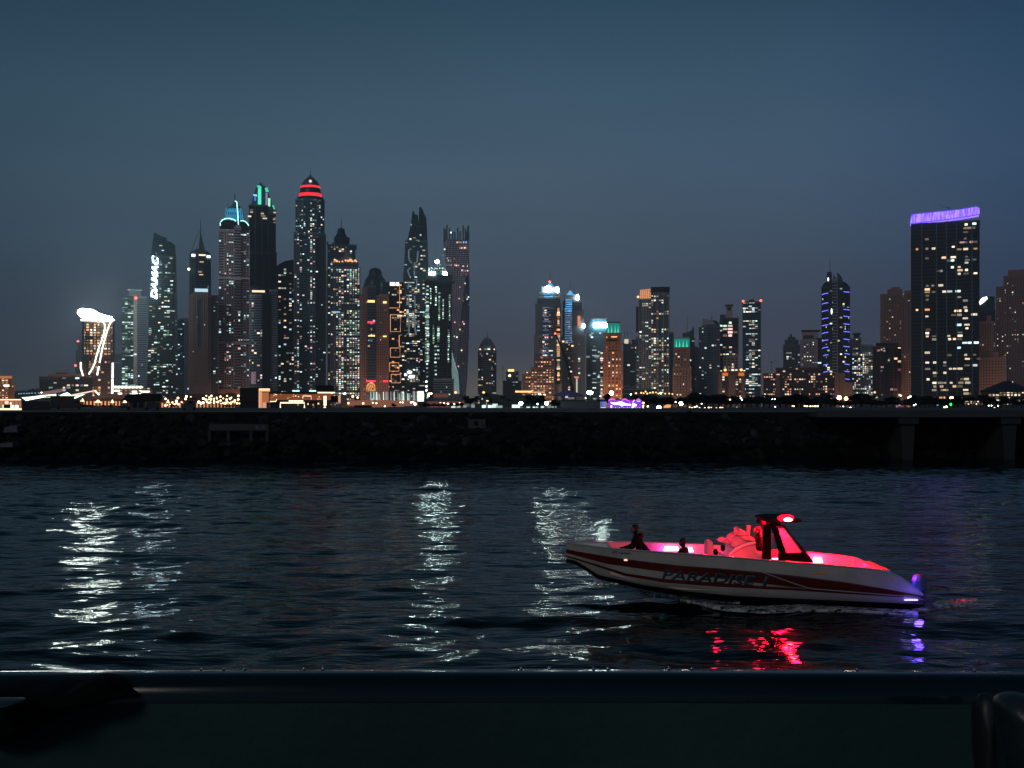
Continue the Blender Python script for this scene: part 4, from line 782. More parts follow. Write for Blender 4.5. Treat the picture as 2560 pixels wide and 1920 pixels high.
# ---- AH
T = Tower('orange_lamp_block', 'low brown block with two orange lamps under its roof in front of the turret tower', 1800, 1829, 'building')
T.blk(1796, 1863, 935, style='lobby', ratio=.5, lit=.25, pal=('warm','cream','orange')); T.box('stair_wall', 1822, 1838, 938, 998, F_BROWN, -5, 6); T.box('roof_slab', 1793, 1866, 928, 936, F_DARKBR, -4, 30); T.box('stair_wall', 1796, 1806, 936, 998, F_BROWN, -4, 4); T.box('stair_wall', 1853, 1863, 936, 998, F_BROWN, -4, 4)
for a in (1813, 1853): T.ball('orange_lamp', a, 925, 3.8, E_AMBER, -6, 3.4); T.box('orange_recess', a-7, a+7, 932, 940, emit('recess_orange', (1,.22,.03), .8), -6, 2)
T.done()
# ---- AJ low long block
T = Tower('terrace_block', 'long low dark apartment block with scattered red and white windows', 1800, 1998, 'building')
T.blk(1908, 2086, 934, style='lobby', frame=F_DARKBR, ratio=.25, lit=.24, pal=('warm','pink','cream','orange'), floor=6.2, bay=6, vary=.6, cluster=.5); T.blk(1940, 2052, 920, 936, style='lobby', part='upper_storeys', off=4, ratio=.3, lit=.10, pal=('warm','cream')); T.box('stair_tower', 1939, 1950, 932, 1000, F_BROWN, -3, 4)
T.tube('gable_line', [(1941,936),(1949,936)], 1, E_GOLD, -4); T.done()
crane('faint small crane on the roofs left of the long low block', 2300, 1929, 905, 935, [(-7,906),(0,905),(14,900)], .8)
# ---- AK AL
T = Tower('stepped_block', 'grey stepped tower left of the sloping roofed one behind the long low block', 2100, 1980)
T.blk(1958, 2001, 862, style='grid', frame=F_SLATE, ratio=.8, lit=.12, pal=('white','cream','cool')); T.blk(1962, 1996, 850, 863, style='grid', part='upper_storeys', off=2); T.box('roof_house', 1969, 1989, 842, 851, F_DIM, 6, 12); T.box('roof_turret', 1974, 1980, 835, 843, F_DIM, 8, 6); T.done()
T = Tower('flat_roof_tower', 'mauve tower with a dark flat roof canopy just left of the blue striped tower', 2080, 2026)
T.blk(2001, 2044, 850, style='dsand', frame=F_MAUVE, ratio=.8, lit=.14, pal=('white','cream'), bay=7, floor=5); T.blk(2040, 2055, 846, style='dark', part='right_wing', off=3, ratio=1.6, lit=.1, pal=('white','cool')); T.ext('roof_wall', [(2005,851),(2005,828),(2044,828),(2048,849)], F_MAUVE, 3, 20); T.box('roof_canopy', 2003, 2050, 825, 828.5, G_BLACK, 0, 28); T.box('roof_house', 2008, 2034, 838, 846, F_DIM, 0, 8); T.done()
# ---- AM
T = Tower('blue_strip_tower', 'dark tower with short glowing blue strips stacked down both sides', 1950, 2089)
T.blk(2054, 2074, 718, style='dark', shape='cyl', ratio=1, lit=.05, pal=('cool','warm'), part='left_wing'); T.blk(2105, 2124, 718, style='dark', shape='cyl', ratio=1, lit=.05, pal=('cream','cool'), part='right_wing'); T.blk(2068, 2112, 706, style='plain', core=G_DARK, off=-2, ratio=.8, lit=.06, pal=('white','cream'), bay=6); T.blk(2082, 2093, 700, style='band', frame=F_GREY, core=G_BLACK, off=-6, ratio=1, part='stair_bay', floor=7.5)
T.dome('shoulder', 2068, [(14,720),(12,710),(5,703)], G_DARK, 2, 1, 12); T.dome('shoulder', 2110, [(13,720),(11,712),(5,706)], G_DARK, 2, 1, 12)
T.ext('crown_blade', [(2067,706),(2067,682),(2070,679),(2079,680),(2081,706)], G_DARK, 0, 16); T.ext('crown_blade', [(2093,706),(2093,682),(2096,683),(2104,692),(2108,706)], G_BLUE, 0, 16); T.ext('crown_blade', [(2082,706),(2084,681),(2086,690),(2092,697),(2092,706)], F_TEAL, 1, 12)
T.tube('mast', [(2075,682),(2075,651)], .9, M_STEEL, 6, r1=.5); T.tube('stair_line', [(2093.5,700),(2093.5,930)], .6, F_GREY, -7); T.ball('oval_lamp', 2070.5, 698, 1.7, E_STRIP, -2, 5); T.ball('oval_lamp', 2079, 779, 1.7, E_STRIP, -8, 8)
for y in (734,758,777,796,813,832,851,869,888,912,930): T.tube('blue_strip', [(2055 if y < 880 else 2059,y+2),(2060,y),(2070.5,y-1.5)], .95, E_BLUES, -3)
for y in (731,775,792,811,830,849,867,885,911,929,948): T.tube('blue_strip', [(2109 if y < 880 else 2111,y-1),(2117,y),(2124,y+1)], .95, E_BLUES, -3)
T.blk(2086, 2112, 934, style='terra', frame=F_BROWN, off=-12, part='podium', ratio=.8, floor=7, bay=9); T.blk(2111, 2132, 958, style='terra', frame=F_BROWN, off=-14, part='podium', ratio=.8, floor=8, bay=20); T.done()
T = Tower('capped_tower', 'dim mauve tower with a wide dark roof cap right of the blue striped tower', 2150, 2140)
T.blk(2124, 2153, 846, style='grid', frame=F_MAUVE, ratio=.8, lit=.15, pal=('white','cream')); T.box('roof_house', 2134, 2149, 835, 847, F_DIM, 5, 12); T.box('roof_cap', 2131, 2152, 832, 836, F_DIM, 3, 18); T.done()
T = Tower('glass_block', 'blue grey glass block full of slanting bright windows left of the brown tower', 2050, 2167)
T.blk(2130, 2182, 880, style='pale', core=G_BLUE, ratio=.7, lit=.30, pal=('white','cream','cool','warm'), floor=5, bay=5); T.blk(2154, 2182, 862, 882, style='pale', part='upper_storeys', ratio=.9, off=3); T.done()
# ---- AP sand
T = Tower('stone_tower', 'dusky sandstone apartment tower just left of the purple topped slab', 2000, 2238)
T.blk(2201, 2268, 735, style='dsand', ratio=.5, lit=.05, pal=('cream','warm','white'), bay=6.5); T.blk(2262, 2282, 728, style='dsand', off=5, ratio=1.4, part='right_wing', lit=.05, pal=('cream',)); T.box('roof_house', 2218, 2256, 722, 736, F_DSAND, 6, 20); T.box('roof_house', 2228, 2250, 717, 723, F_DSAND, 9, 12); T.done()
T = Tower('stone_block', 'bright terracotta stone block between the dark glass block and the purple topped slab', 1800, 2268, 'building')
T.blk(2253, 2283, 884, style='terra', frame=F_SAND, ratio=.7, floor=6.4, bay=6.2, lit=.03, pal=('cream',)); T.box('turret', 2272, 2278, 874, 885, F_SAND, 2, 6); T.done()
T = Tower('dark_block', 'dark brown rounded block with few lit windows in front of the dusky sandstone tower', 1760, 2217, 'building')
T.blk(2182, 2253, 866, style='dark', frame=F_DARKBR, shape='oct', ratio=.6, lit=.07, pal=('pink','warm','cream'), floor=7, bay=9); T.box('roof_storey', 2190, 2246, 857, 867, G_BLACK, 5, 26); T.box('glass_strip', 2210, 2222, 868, 1000, G_BLACK, -2, 4)
for a, y in ((2210,871),(2211,877),(2204,874),(2222,901),(2204,927)): T.addwin(a, y, 4, 4, 'cream', -2)
T.done()
# ---- AR purple top
T = Tower('purple_top_slab', 'huge dark slab tower with a glowing purple roof band', 1700, 2363)
T.blk(2279, 2447, 556, style='big', core=G_BLACK, frame=F_DIM, ratio=.32, floor=9.0, lit=0)
for a, w in ((2304,1.7),(2341,1.4),(2366,1.4),(2391,1.2),(2429,1.4)): T.tube('pier', [(a,560),(a+1.5,1000)], w, F_TEAL, -2.5)
T.blk(2276, 2290, 552, style='finb', core=G_BLUE, frame=F_TEAL, off=6, part='left_edge', ratio=2, bay=5)
rr = random.Random(21)
cols = [(2292,6),(2312,10),(2322,9),(2333,8),(2346,8),(2358,8),(2374,9),(2384,8),(2397,10),(2410,9),(2418,9),(2434,7),(2441,7)]
LIT = {563:[(2434,'white')],564:[(2415,'cream')],573:[(2415,'warm'),(2424,'white'),(2432,'cream')],583:[(2414,'cream')],596:[(2317,'cream')],599:[(2413,'cream')],608:[(2405,'pink'),(2412,'cool'),(2428,'pink'),(2439,'warm')],618:[(2383,'cream')],620:[(2292,'orange'),(2317,'cream'),(2334,'cream')],625:[(2397,'warm'),(2414,'cream'),(2438,'warm')],644:[(2317,'cream'),(2360,'warm'),(2383,'cream'),(2416,'cream')],652:[(2372,'cool'),(2381,'white'),(2418,'cool'),(2434,'white')],659:[(2416,'cream')],669:[(2381,'white'),(2398,'cream')],677:[(2346,'orange'),(2353,'cool'),(2400,'warm'),(2416,'cream')],686:[(2398,'cream'),(2415,'cream'),(2438,'cream')],
 713:[(2318,'cream'),(2332,'cream'),(2352,'cream')],722:[(2318,'warm')],729:[(2334,'cream'),(2362,'cream'),(2374,'white'),(2395,'white'),(2318,'cream')],738:[(2318,'warm')],744:[(2398,'cream')],748:[(2318,'cream')],753:[(2413,'cream')],770:[(2413,'cream')],773:[(2318,'orange'),(2292,'warm')],778:[(2390,'warm'),(2400,'warm'),(2415,'cream')],788:[(2384,'warm'),(2398,'cream'),(2432,'cream'),(2439,'cream')],790:[(2317,'cream')],797:[(2413,'cream')],813:[(2397,'cool'),(2417,'cream')],822:[(2417,'cream')],823:[(2320,'warm')],832:[(2318,'cream'),(2400,'cream')],840:[(2318,'warm'),(2336,'cream'),(2372,'warm'),(2400,'cream')],848:[(2336,'cream'),(2374,'cream'),(2386,'warm'),(2399,'cream')],858:[(2412,'cool'),(2424,'white'),(2440,'white')],870:[(2397,'cool')],881:[(2318,'cream')],888:[(2373,'cream'),(2414,'cream'),(2436,'cream')],898:[(2418,'warm'),(2446,'pink')],906:[(2318,'cream'),(2337,'cream'),(2362,'cream')],914:[(2362,'cream'),(2417,'cream'),(2436,'white')],922:[(2319,'cream'),(2376,'cream'),(2388,'cream'),(2400,'cream')],932:[(2338,'cream'),(2363,'cream')],940:[(2337,'warm')],948:[(2320,'cream'),(2405,'warm'),(2416,'cream')],957:[(2337,'cream'),(2351,'cream'),(2363,'cream'),(2378,'cream'),(2402,'warm'),(2419,'cream')],966:[(2337,'cream'),(2354,'cream'),(2386,'warm'),(2400,'cream')],975:[(2336,'cream'),(2358,'warm'),(2364,'warm'),(2414,'cream')],984:[(2415,'cream'),(2424,'warm')]}
for y, l in LIT.items():
    for a, p_ in l: T.addwin(a, y, rr.choice((9,12,13,7)) if a not in (2292,) else 6, rr.choice((4.2,5,5.4)), p_, -.4)
T.ext('purple_band', [(2274,556),(2277,541),(2282,532),(2400,528),(2440,523),(2447,525),(2448,537),(2446,542),(2400,547),(2340,551)], E_PURPLE, -8, 40); T.tube('purple_edge', [(2274,556),(2340,552.5),(2400,547.5),(2447,542)], 1.3, E_PURPLED, -9); T.tube('purple_edge', [(2276,540),(2279,532.5),(2400,527),(2442,522)], 1.0, E_PURPLED, -8.5)
for a in (2283,2290,2303,2313,2318,2324,2331,2360,2367,2373,2380,2387,2412,2419,2426,2434): T.box('band_post', a-.7, a+.7, 529-(a-2283)*.03, 529-(a-2283)*.03+rr.choice((6,9,12)), emit('post_violet', (.12,.06,.6), .7), -9, 1)
T.done(100)
crane('thin crane jib lying above the glowing purple roof band', 1760, 2372, 519, 527, [(5,524),(-10,517),(-28,509)], .9)
# ---- AT, AS, AU, AV
T = Tower('slant_sign_tower', 'dark tower with a slanting white lit sign right of the purple topped slab', 2000, 2470)
T.blk(2448, 2488, 776, style='dark', ratio=.8, lit=.08, pal=('warm','orange','white')); T.ext('slanted_head', [(2447,776),(2447,752),(2458,744),(2470,740),(2487,742),(2487,776)], G_DARK, 2, 24); T.ext('white_sign', [(2448,762),(2448,752),(2456,744),(2467,741),(2469,747),(2460,755),(2451,761)], E_STRIP, -1, 3); T.tube('mast', [(2464,741),(2464,731)], .6, M_STEEL, 6); T.done()
T = Tower('stone_block', 'stepped terracotta stone block right of the purple topped slab', 1850, 2480, 'building')
T.blk(2448, 2485, 804, style='dsand', frame=F_SAND, ratio=.8, lit=.03, pal=('warm',), bay=6, off=6); T.blk(2448, 2515, 895, style='sand', frame=F_SAND, ratio=.5, part='lower_block', lit=.03, pal=('warm',), bay=7.2, floor=7.2, off=-6); T.box('turret', 2466, 2478, 788, 806, F_SAND, 10, 12); T.box('turret', 2483, 2496, 882, 896, F_SAND, -3, 10); T.done()
T = Tower('stone_tower', 'dusky sandstone tower stepped up towards the right edge of the photo', 2050, 2535)
T.blk(2490, 2516, 716, style='dsand', ratio=1, lit=.06, pal=('cream','warm'), bay=6.5); T.blk(2509, 2580, 690, style='dsand', off=-3, ratio=.6, part='right_wing', lit=.10, pal=('cream','white','warm'), bay=6.5); T.box('roof_house', 2520, 2570, 674, 692, F_DSAND, 6, 24); T.done()
T = Tower('pyramid_roof_house', 'dark building with a low pyramid roof at the foot of the sandstone towers', 1500, 2516, 'building')
T.blk(2452, 2580, 978, style='dark', ratio=.6, frame=F_DARKBR, lit=.38, pal=('cream','cream','warm'), floor=7, bay=9, vary=.4)
g = MB(); z_ = T.z(978); z2 = T.z(951); x0, x1 = T.x(2446), T.x(2588); d_ = 60; xm = T.x(2517)
g.loft([[(x0,-3,z_),(x1,-3,z_),(x1,d_,z_),(x0,d_,z_)],[(xm-3,d_/2-4,z2),(xm+3,d_/2-4,z2),(xm+3,d_/2+4,z2),(xm-3,d_/2+4,z2)]]); g.build('roof', G_BLACK, T.root); T.done()
# distant low blocks between the towers, each its own thing
FARB = [(1405,1440,948,'dim low block at the foot of the lower twin tower'),(1466,1500,905,'mauve low block below the lower twin tower'),(1728,1752,870,'narrow dark block left of the pale curved roof tower'),(1740,1760,930,'low pale block at the foot of the pale curved roof tower'),(1574,1592,905,'small dark block beside the golden windowed tower'),(2120,2160,905,'dim block with few windows right of the blue striped tower'),(1000,1012,915,'narrow dark block between outlined tower and notched tower'),(1130,1150,945,'low dark block at the foot of the twisted tower'),(1186,1200,1000,'tiny block left of the onion domed tower'),(1240,1262,995,'tiny dim block right of the onion domed tower')]
for a, b2, y, lab in FARB:
    T = Tower('low_block', lab, 2350, (a+b2)//2, 'building'); T.blk(a, b2, y, style='dark', lit=.12, pal=('cream','cool','warm'), ratio=.8); T.box('roof_house', a+(b2-a)*.3, a+(b2-a)*.7, y-4, y, F_DIM, 4, 8); T.done()
# warm facade floodlights: each stands in front of the stone wall it washes
def facade_flood(px, D, e, col=(1.0,.50,.28), h=4, off=55):
    l = bpy.data.lights.new('facade_floodlight', 'POINT'); l.energy = e*.42; l.color = col; l.shadow_soft_size = 3; o = bpy.data.objects.new('facade_floodlight', l); COL.objects.link(o); o.location = (gx(px, D-off), D-off, 3+h)
for a, D_, e in ((1532,1880,3.2e5),(2268,1800,1.1e5),(2490,1850,1.1e5),(246,1820,1.6e5),(509,1950,.35e5),(580,2000,.8e5),(937,1930,1.8e5),(1340,1900,2.0e5),(1829,1800,.9e5),(1703,1860,.5e5),(2100,1950,1.2e5),(15,1750,1.0e5),(335,1500,.8e5)): facade_flood(a, D_, e)
# ================================================================== SHORE STRIP on the causeway and beach front
M_LEAF = mat('leaf_dark', (0.010,0.020,0.014), 0.9, spec=.1, var=.5, scale=1.5); M_BARK = mat('bark', (0.02,0.017,0.014), .95)
def leafcloud(g, c, r, n, rnd, s=.35, mi=0):
    for _ in range(n):
        u = Vector((rnd.gauss(0,1), rnd.gauss(0,1), rnd.gauss(0,1))).normalized()*(rnd.random()**.4)
        p = Vector(c)+Vector((u.x*r[0], u.y*r[1], u.z*r[2])); a = Vector((rnd.gauss(0,1), rnd.gauss(0,1), rnd.gauss(0,1))).normalized(); b2 = a.orthogonal().normalized(); k = s*rnd.uniform(.5,1.3)
        g.addf([p-a*k, p+b2*k*.55, p+a*k, p-b2*k*.55], [(0,1,2,3)], mi)
def tree_proto(seed, h=5.0, w=2.6):
    rnd = random.Random(seed); tr = MB(); tr.tube([(0,0,-.3),(.05,0,h*.22),(-.05,.05,h*.42)], h*.035, 6, r1=h*.022); cr = MB()
    for k in range(9):
        a = rnd.uniform(0, 6.28); q = rnd.uniform(.25,.75)*w*.5; zc = h*rnd.uniform(.42,.86); p = (q*math.cos(a), q*math.sin(a), zc)
        tr.tube([(0,0,h*.3), (p[0]*.5,p[1]*.5,h*.45), p], h*.013, 4, r1=h*.004)
        leafcloud(cr, p, (w*.27,w*.27,h*.14), 95, rnd, .26*h/5)
    return tr, cr
def palm_proto(seed, h=5.0):
    rnd = random.Random(seed); tr = MB(); tr.tube([(0,0,-.3),(.08,0,h*.4),(0,.05,h*.82)], .17, 6, r1=.11); cr = MB(); top_ = Vector((0,.05,h*.82))
    for k in range(19):
        a = 6.28*k/19+rnd.uniform(-.15,.15); el = rnd.uniform(-.2,1.1); L_ = rnd.uniform(1.5,2.2); prev = top_; d = Vector((math.cos(a)*math.cos(el), math.sin(a)*math.cos(el), math.sin(el)))
        for sgm in range(6):
            nx2 = prev+d*L_/6; d = (d+Vector((0,0,-.28))).normalized(); side = d.cross(Vector((0,0,1))).normalized(); wd = .32*(1-abs(sgm-2)/5)
            cr.addf([prev, prev+side*wd+Vector((0,0,-.12)), nx2+side*wd*.8+Vector((0,0,-.15)), nx2, nx2-side*wd*.8+Vector((0,0,-.15)), prev-side*wd+Vector((0,0,-.12))], [(0,1,2,3),(0,3,4,5)]); prev = nx2
    return tr, cr
PROTO = {}
def plant(kind, seed, px, D, hpx, label, group, wpx=None, z=ZC, pyb=None):
    """kind tree/palm; hpx: height in photograph pixels"""
    key = (kind, seed)
    if key not in PROTO:
        tr, cr = tree_proto(seed) if kind == 'tree' else palm_proto(seed)
        PROTO[key] = [tr.build('trunk', M_BARK, fix=False).data, cr.build('crown', M_LEAF, fix=False).data]
        for d_ in PROTO[key]:
            for o_ in list(COL.objects):
                if o_.type == 'MESH' and o_.data is d_: bpy.data.objects.remove(o_)
    root = empty('palm_tree' if kind == 'palm' else 'tree', (gx(px, D), D, z), label, 'tree', group, random.uniform(0, 6.28))
    s_ = hpx*D/F/5.0; sw = s_ if wpx is None else wpx*D/F/2.6/1.05
    for nm, d_ in zip(('trunk', 'crown'), PROTO[key]):
        o_ = bpy.data.objects.new(nm, d_); COL.objects.link(o_); o_.parent = root; o_.scale = (sw, sw, s_)
    return root
E_GLOBE = emit('globe_warm', (1.0,0.66,0.36), 6.0, .5, sample=True); E_FLOOD = emit('floodlight', (0.82,1.0,0.80), 70, sample=True); E_SOD = emit('sodium_lamp', (1.0,0.36,0.10), 70, sample=True)
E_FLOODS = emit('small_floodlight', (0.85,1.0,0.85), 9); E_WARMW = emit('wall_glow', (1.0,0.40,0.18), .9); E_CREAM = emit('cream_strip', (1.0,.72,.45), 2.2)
M_POLE = mat('lamp_pole', (.05,.05,.05), .6)
LAMPM = {}
def lamp(px, py, r, D, m, label, group=None, pole=True, cat='lamp', name='street_lamp', sq=1.0):
    """a lamp head on a pole standing on the causeway or beach"""
    z0 = ZC if D < 600 else 3.0; zc = CAMZ-(py-HORY)/F*D; R_ = r*D/F; root = empty(name, (gx(px, D), D, z0), label, cat, group)
    key = (m.name,); kk = .78 if m.name in ('floodlight', 'sodium_lamp', 'small_floodlight') else 1.0
    if key not in LAMPM:
        b3 = MB(); b3.ball((0,0,0), 1.0, 12, 8); o_ = b3.build('lamp_head', m, smooth=True); LAMPM[key] = o_.data; bpy.data.objects.remove(o_)
    if 'pole' not in LAMPM:
        b3 = MB(); b3.tube([(0,0,0),(0,0,1)], 1, 6, r1=.7); o_ = b3.build('pole', M_POLE); LAMPM['pole'] = o_.data; bpy.data.objects.remove(o_)
    h = bpy.data.objects.new('lamp_head', LAMPM[key]); COL.objects.link(h); h.parent = root; h.location = (0,0,zc-z0); h.scale = (R_*kk, R_*kk, R_*sq*kk)
    if pole and zc-z0-R_ > .05:
        p_ = bpy.data.objects.new('pole', LAMPM['pole']); COL.objects.link(p_); p_.parent = root; q_ = max(.05, .35*D/F); p_.scale = (q_, q_, zc-z0-R_*.8)
    return root
B = Tower
# 1 glowing kiosk
T = B('kiosk', 'glowing kiosk with bright white base line and two white windows at the far left edge', 195, 28, 'kiosk', zb=ZC)
T.box('back_wall', -6, 54, 999, 1025, emit('kiosk_glow', (1,.42,.24), .42), 20, 4); T.ext('roof', [(-6,1000),(-6,996),(50,998),(56,1003),(53,1003)], mat('kiosk_roof', (.3,.2,.15), .7), -2, 40)
T.box('roof_light', -6, 52, 998, 1000.5, E_CREAM, -3, 1); T.box('base_light', -6, 54, 1021, 1025, E_CREAM, -3, 1); T.box('window', 27, 35, 1013, 1020, E_STRIP, -1, 1); T.box('window', 37.5, 46, 1013, 1020, E_STRIP, -1, 1); T.box('green_panel', 6, 9.5, 1012, 1020, emit('panel_green2', (.4,1,.6), 1.3), -1, 1); T.box('dark_counter', 10, 26, 1012, 1020, G_BLACK, 0, 3)
for a in (-2, 10, 24, 36, 47, 54): T.box('post', a-.6, a+.6, 1000, 1022, F_BROWN, -1.5, 2)
T.box('goods', 12, 21, 1003, 1010, emit('goods_cream', (1,.7,.45), 1.3), 4, 4); T.box('goods', 24, 29, 1006, 1011, E_CREAM, 4, 4); T.done()
T = B('hoarding', 'dark slate hoarding wall between the glowing kiosk and the painted van', 205, 88, 'wall', zb=ZC)
T.ext('panel', [(56,1026),(56,1004),(82,1002),(124,1003),(127,1026)], mat('hoarding', (.028,.034,.055), .8), 0, 8); T.done()
# 3 painted van
T = B('parked_van', 'dark van with faded blue and orange painted panels beside the slate hoarding', 198, 165, 'van', zb=ZC)
V_B = mat('van_blue', (.03,.06,.075), .5); V_O = mat('van_orange', (.10,.04,.02), .5); V_G = mat('van_green', (.03,.05,.02), .5)
T.box('body', 126, 186, 992, 1021, V_O, 0, 22); T.ext('cab', [(186,1021),(186,1000),(196,1001),(203,1011),(205,1021)], V_O, 0, 22); T.box('side_panel', 132, 150, 1001, 1014, V_B, -.6, .5); T.box('side_panel', 168, 184, 998, 1018, V_B, -.6, .5); T.box('side_panel', 126, 131, 997, 1019, V_G, -.6, .5); T.ext('windscreen', [(188,1007),(188,1001),(196,1002),(201,1009)], G_BLACK, -.6, .5); T.box('roof_rail', 115, 190, 989.5, 992.2, V_G, 2, 18)
for a in (146, 205-8): 
    g = MB(); g.loft([[(T.x(a)+3.6*T.su*math.cos(2*PI*k/14), yy*T.su, T.z(1020)+3.6*T.su*math.sin(2*PI*k/14)) for k in range(14)] for yy in (-.8,3)]); g.build('wheel', G_BLACK, T.root)
T.done()
# 4 leaf canopy
E_LEAFC = emit('canopy_white', (.78,1.0,.74), 2.6)
T = B('leaf_canopy', 'big white green lit leaf shaped canopy with slanting ribs', 480, 150, 'canopy', zb=ZC)
T.ext('left_leaf', [(55,994),(78,992),(100,989),(140,985),(141,992),(126,993),(112,993),(96,996),(80,999),(66,1002)], E_LEAFC, 0, 16); T.ext('centre_leaf', [(149,989),(158,984),(168,981),(174,984),(178,989),(196,988),(214,985),(205,989),(188,996),(172,999),(156,994)], E_LEAFC, -2, 16)
T.ext('right_leaf', [(172,988),(200,982),(232,976),(240,977),(214,983),(178,990)], emit('canopy_rose', (1,.72,.6), 1.2), 3, 4); T.tube('bright_rod', [(238,976),(249,987)], 1.6, E_STRIP, -2)
for k in range(20): T.tube('rib', [(104+3.2*k,988-.5*k),(97+3.4*k,982-.62*k)], .45, emit('rib_rose', (.9,.5,.45), .7), -3)
for a in (75, 128, 168, 205, 246): T.tube('post', [(a,994),(a,1021)], .7, M_POLE, 4)
T.done()
# lit terrace behind, umbrellas, podium block
T = B('beach_terrace', 'long low terracotta terrace glowing behind the lit parasols', 560-15, 300, 'building', zb=ZC)
T.blk(205, 600, 1001, 1021, style='terra', frame=F_TERRA, ratio=.03, floor=6, bay=9, lit=.42, pal=('warm','orange','cream','orange'), vary=.4)
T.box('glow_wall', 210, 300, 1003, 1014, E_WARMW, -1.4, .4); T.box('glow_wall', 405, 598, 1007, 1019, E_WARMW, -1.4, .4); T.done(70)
T = B('podium_block', 'rosy podium block with a row of bright green white lamps along its roof', 1500, 335, 'building')
T.blk(285, 380, 975, 1021, style='terra', frame=mat('rosy_wall', (.26,.13,.11), .85), ratio=.4, floor=7, bay=12, lit=.3, pal=('warm','cream','white')); T.box('upper_storey', 284, 362, 969, 976, MATS['rosy_wall'], 3, 24)
for a in range(289, 360, 9): T.ext('roof_lamp', [(a-4,971),(a-3.4,965),(a+3.6,965),(a+4,970)], E_LEAFC if a > 318 else E_STRIP, -3, 3)
for a, b2, w in ((286,977,14),(330,979,12),(352,979,22),(295,984,10),(330,984,14)): T.box('lit_band', a, a+w, b2-1.8, b2+1.8, E_STRIP, -3, 1)
T.done(40)
T = B('brown_wall', 'plain dusky brown wall rising behind the crowd of globe lamps', 900, 500, 'wall'); T.box('panel', 440, 560, 985, 1021, F_BROWN, 0, 12); T.box('panel', 560, 603, 993, 1021, F_BROWN, 3, 12); T.done()
for i, (a, y, w) in enumerate(((206,1000,9),(245,1003,14),(281,1003,8),(312,1003,9),(420,1003,7))):
    T = B('parasol', ['lit cream parasol beside the painted van','wide lit cream parasol under the bright canopy rod','lit cream parasol left of the dark roofed cart','lit cream parasol half behind the dark roofed cart','lit cream parasol right of the dark roofed cart'][i], 500-i*3, a, 'parasol', 'lit parasols on the terrace', zb=ZC)
    g = MB(); g.lathe([(w*.62*T.su, T.z(y+4)), (w*.3*T.su, T.z(y-1)), (.02, T.z(y-5))], 0, 0, 8); g.build('canopy', E_CREAM, T.root); T.tube('pole', [(a,y),(a,1020)], .4, M_POLE); T.done()
rr = random.Random(9)
pts = [(414,997),(445,995),(441,1003),(454,1005),(466,991),(477,992),(464,997),(508,997),(527,998),(523,993),(497,1005),(535,1002),(442,1008),(431,1006)]
for a in range(498, 604, 6): pts.append((a+rr.uniform(-2,2), 1006+rr.uniform(-2,3)))
for a in range(506, 600, 9): pts.append((a+rr.uniform(-3,3), 999+rr.uniform(-3,3)))
for a in range(515, 596, 13): pts.append((a+rr.uniform(-3,3), 992+rr.uniform(-3,2)))
for a in range(412, 452, 8): pts.append((a+rr.uniform(-3,3), 1012+rr.uniform(-2,2)))
for i, (a, y) in enumerate(pts): lamp(a, y, rr.choice((1.6,2.0,2.6,2.9)), 500+rr.uniform(-12,12), E_GLOBE, 'warm globe lamp in the crowded cluster left of the black hall', 'globe lamps on the terrace', name='globe_lamp')
# 8 dark roofed cart
T = B('shuttle_cart', 'black shuttle cart with a wide drooping roof parked on the causeway', 185, 355, 'cart', zb=ZC)
T.ext('roof', [(299,1003),(305,999),(312,993),(318,986.5),(335,985),(372,984),(397,984.5),(403,987),(408,993),(404,998),(402,1003),(370,1003),(360,1006),(325,1006),(312,1001)], mat('cart_roof', (.006,.010,.009), .8), 0, 18)
M_CAB = mat('cart_body', (.085,.075,.085), .7); T.box('cabin', 328, 362, 1006, 1026, M_CAB, 2, 14); T.box('window', 332, 342, 1008, 1020, G_BLACK, 1.4, .5); T.box('window', 348, 358, 1008, 1020, G_BLACK, 1.4, .5); T.ext('side_car', [(364,1023),(366,1007),(374,1001),(388,1001),(396,1010),(400,1012),(399,1023)], mat('car_body_slate', (.03,.04,.055), .5), 1, 14); T.box('number_plate', 382, 396, 1020, 1021.4, M_PALEST, .4, .5); T.box('bonnet', 296, 322, 1014, 1021, mat('car_body_slate', (.03,.04,.055), .5), 2, 14)
for a, y in ((322,1021), (366,1022), (394,1022)):
    g = MB(); g.loft([[(T.x(a)+4.6*T.su*math.cos(2*PI*k/14), yy*T.su, T.z(y)+4.6*T.su*math.sin(2*PI*k/14)) for k in range(14)] for yy in (-.6,3)]); g.build('wheel', G_BLACK, T.root)
T.done()
T = B('golf_cart', 'small pale golf cart with a thin dark roof right of the big black roofed cart', 188, 474, 'cart', zb=ZC)
T.ext('body', [(455,1021),(456,1010),(464,1005),(468,1001.5),(484,1001),(489,1008),(491,1021)], mat('golf_body', (.06,.075,.10), .5), 0, 12); T.box('roof', 469, 492, 996, 998.6, G_BLACK, -.5, 13); T.ext('window', [(470,1009),(472,1003),(481,1003),(483,1009)], G_BLACK, -.4, .4); T.tube('post', [(471,1002),(471,998)], .4, G_BLACK, .2); T.tube('post', [(490,1006),(490,998)], .4, G_BLACK, .2)
for a in (461, 485):
    g = MB(); g.loft([[(T.x(a)+3.6*T.su*math.cos(2*PI*k/14), yy*T.su, T.z(1023)+3.6*T.su*math.sin(2*PI*k/14)) for k in range(14)] for yy in (-.6,3)]); g.build('wheel', G_BLACK, T.root)
T.done()
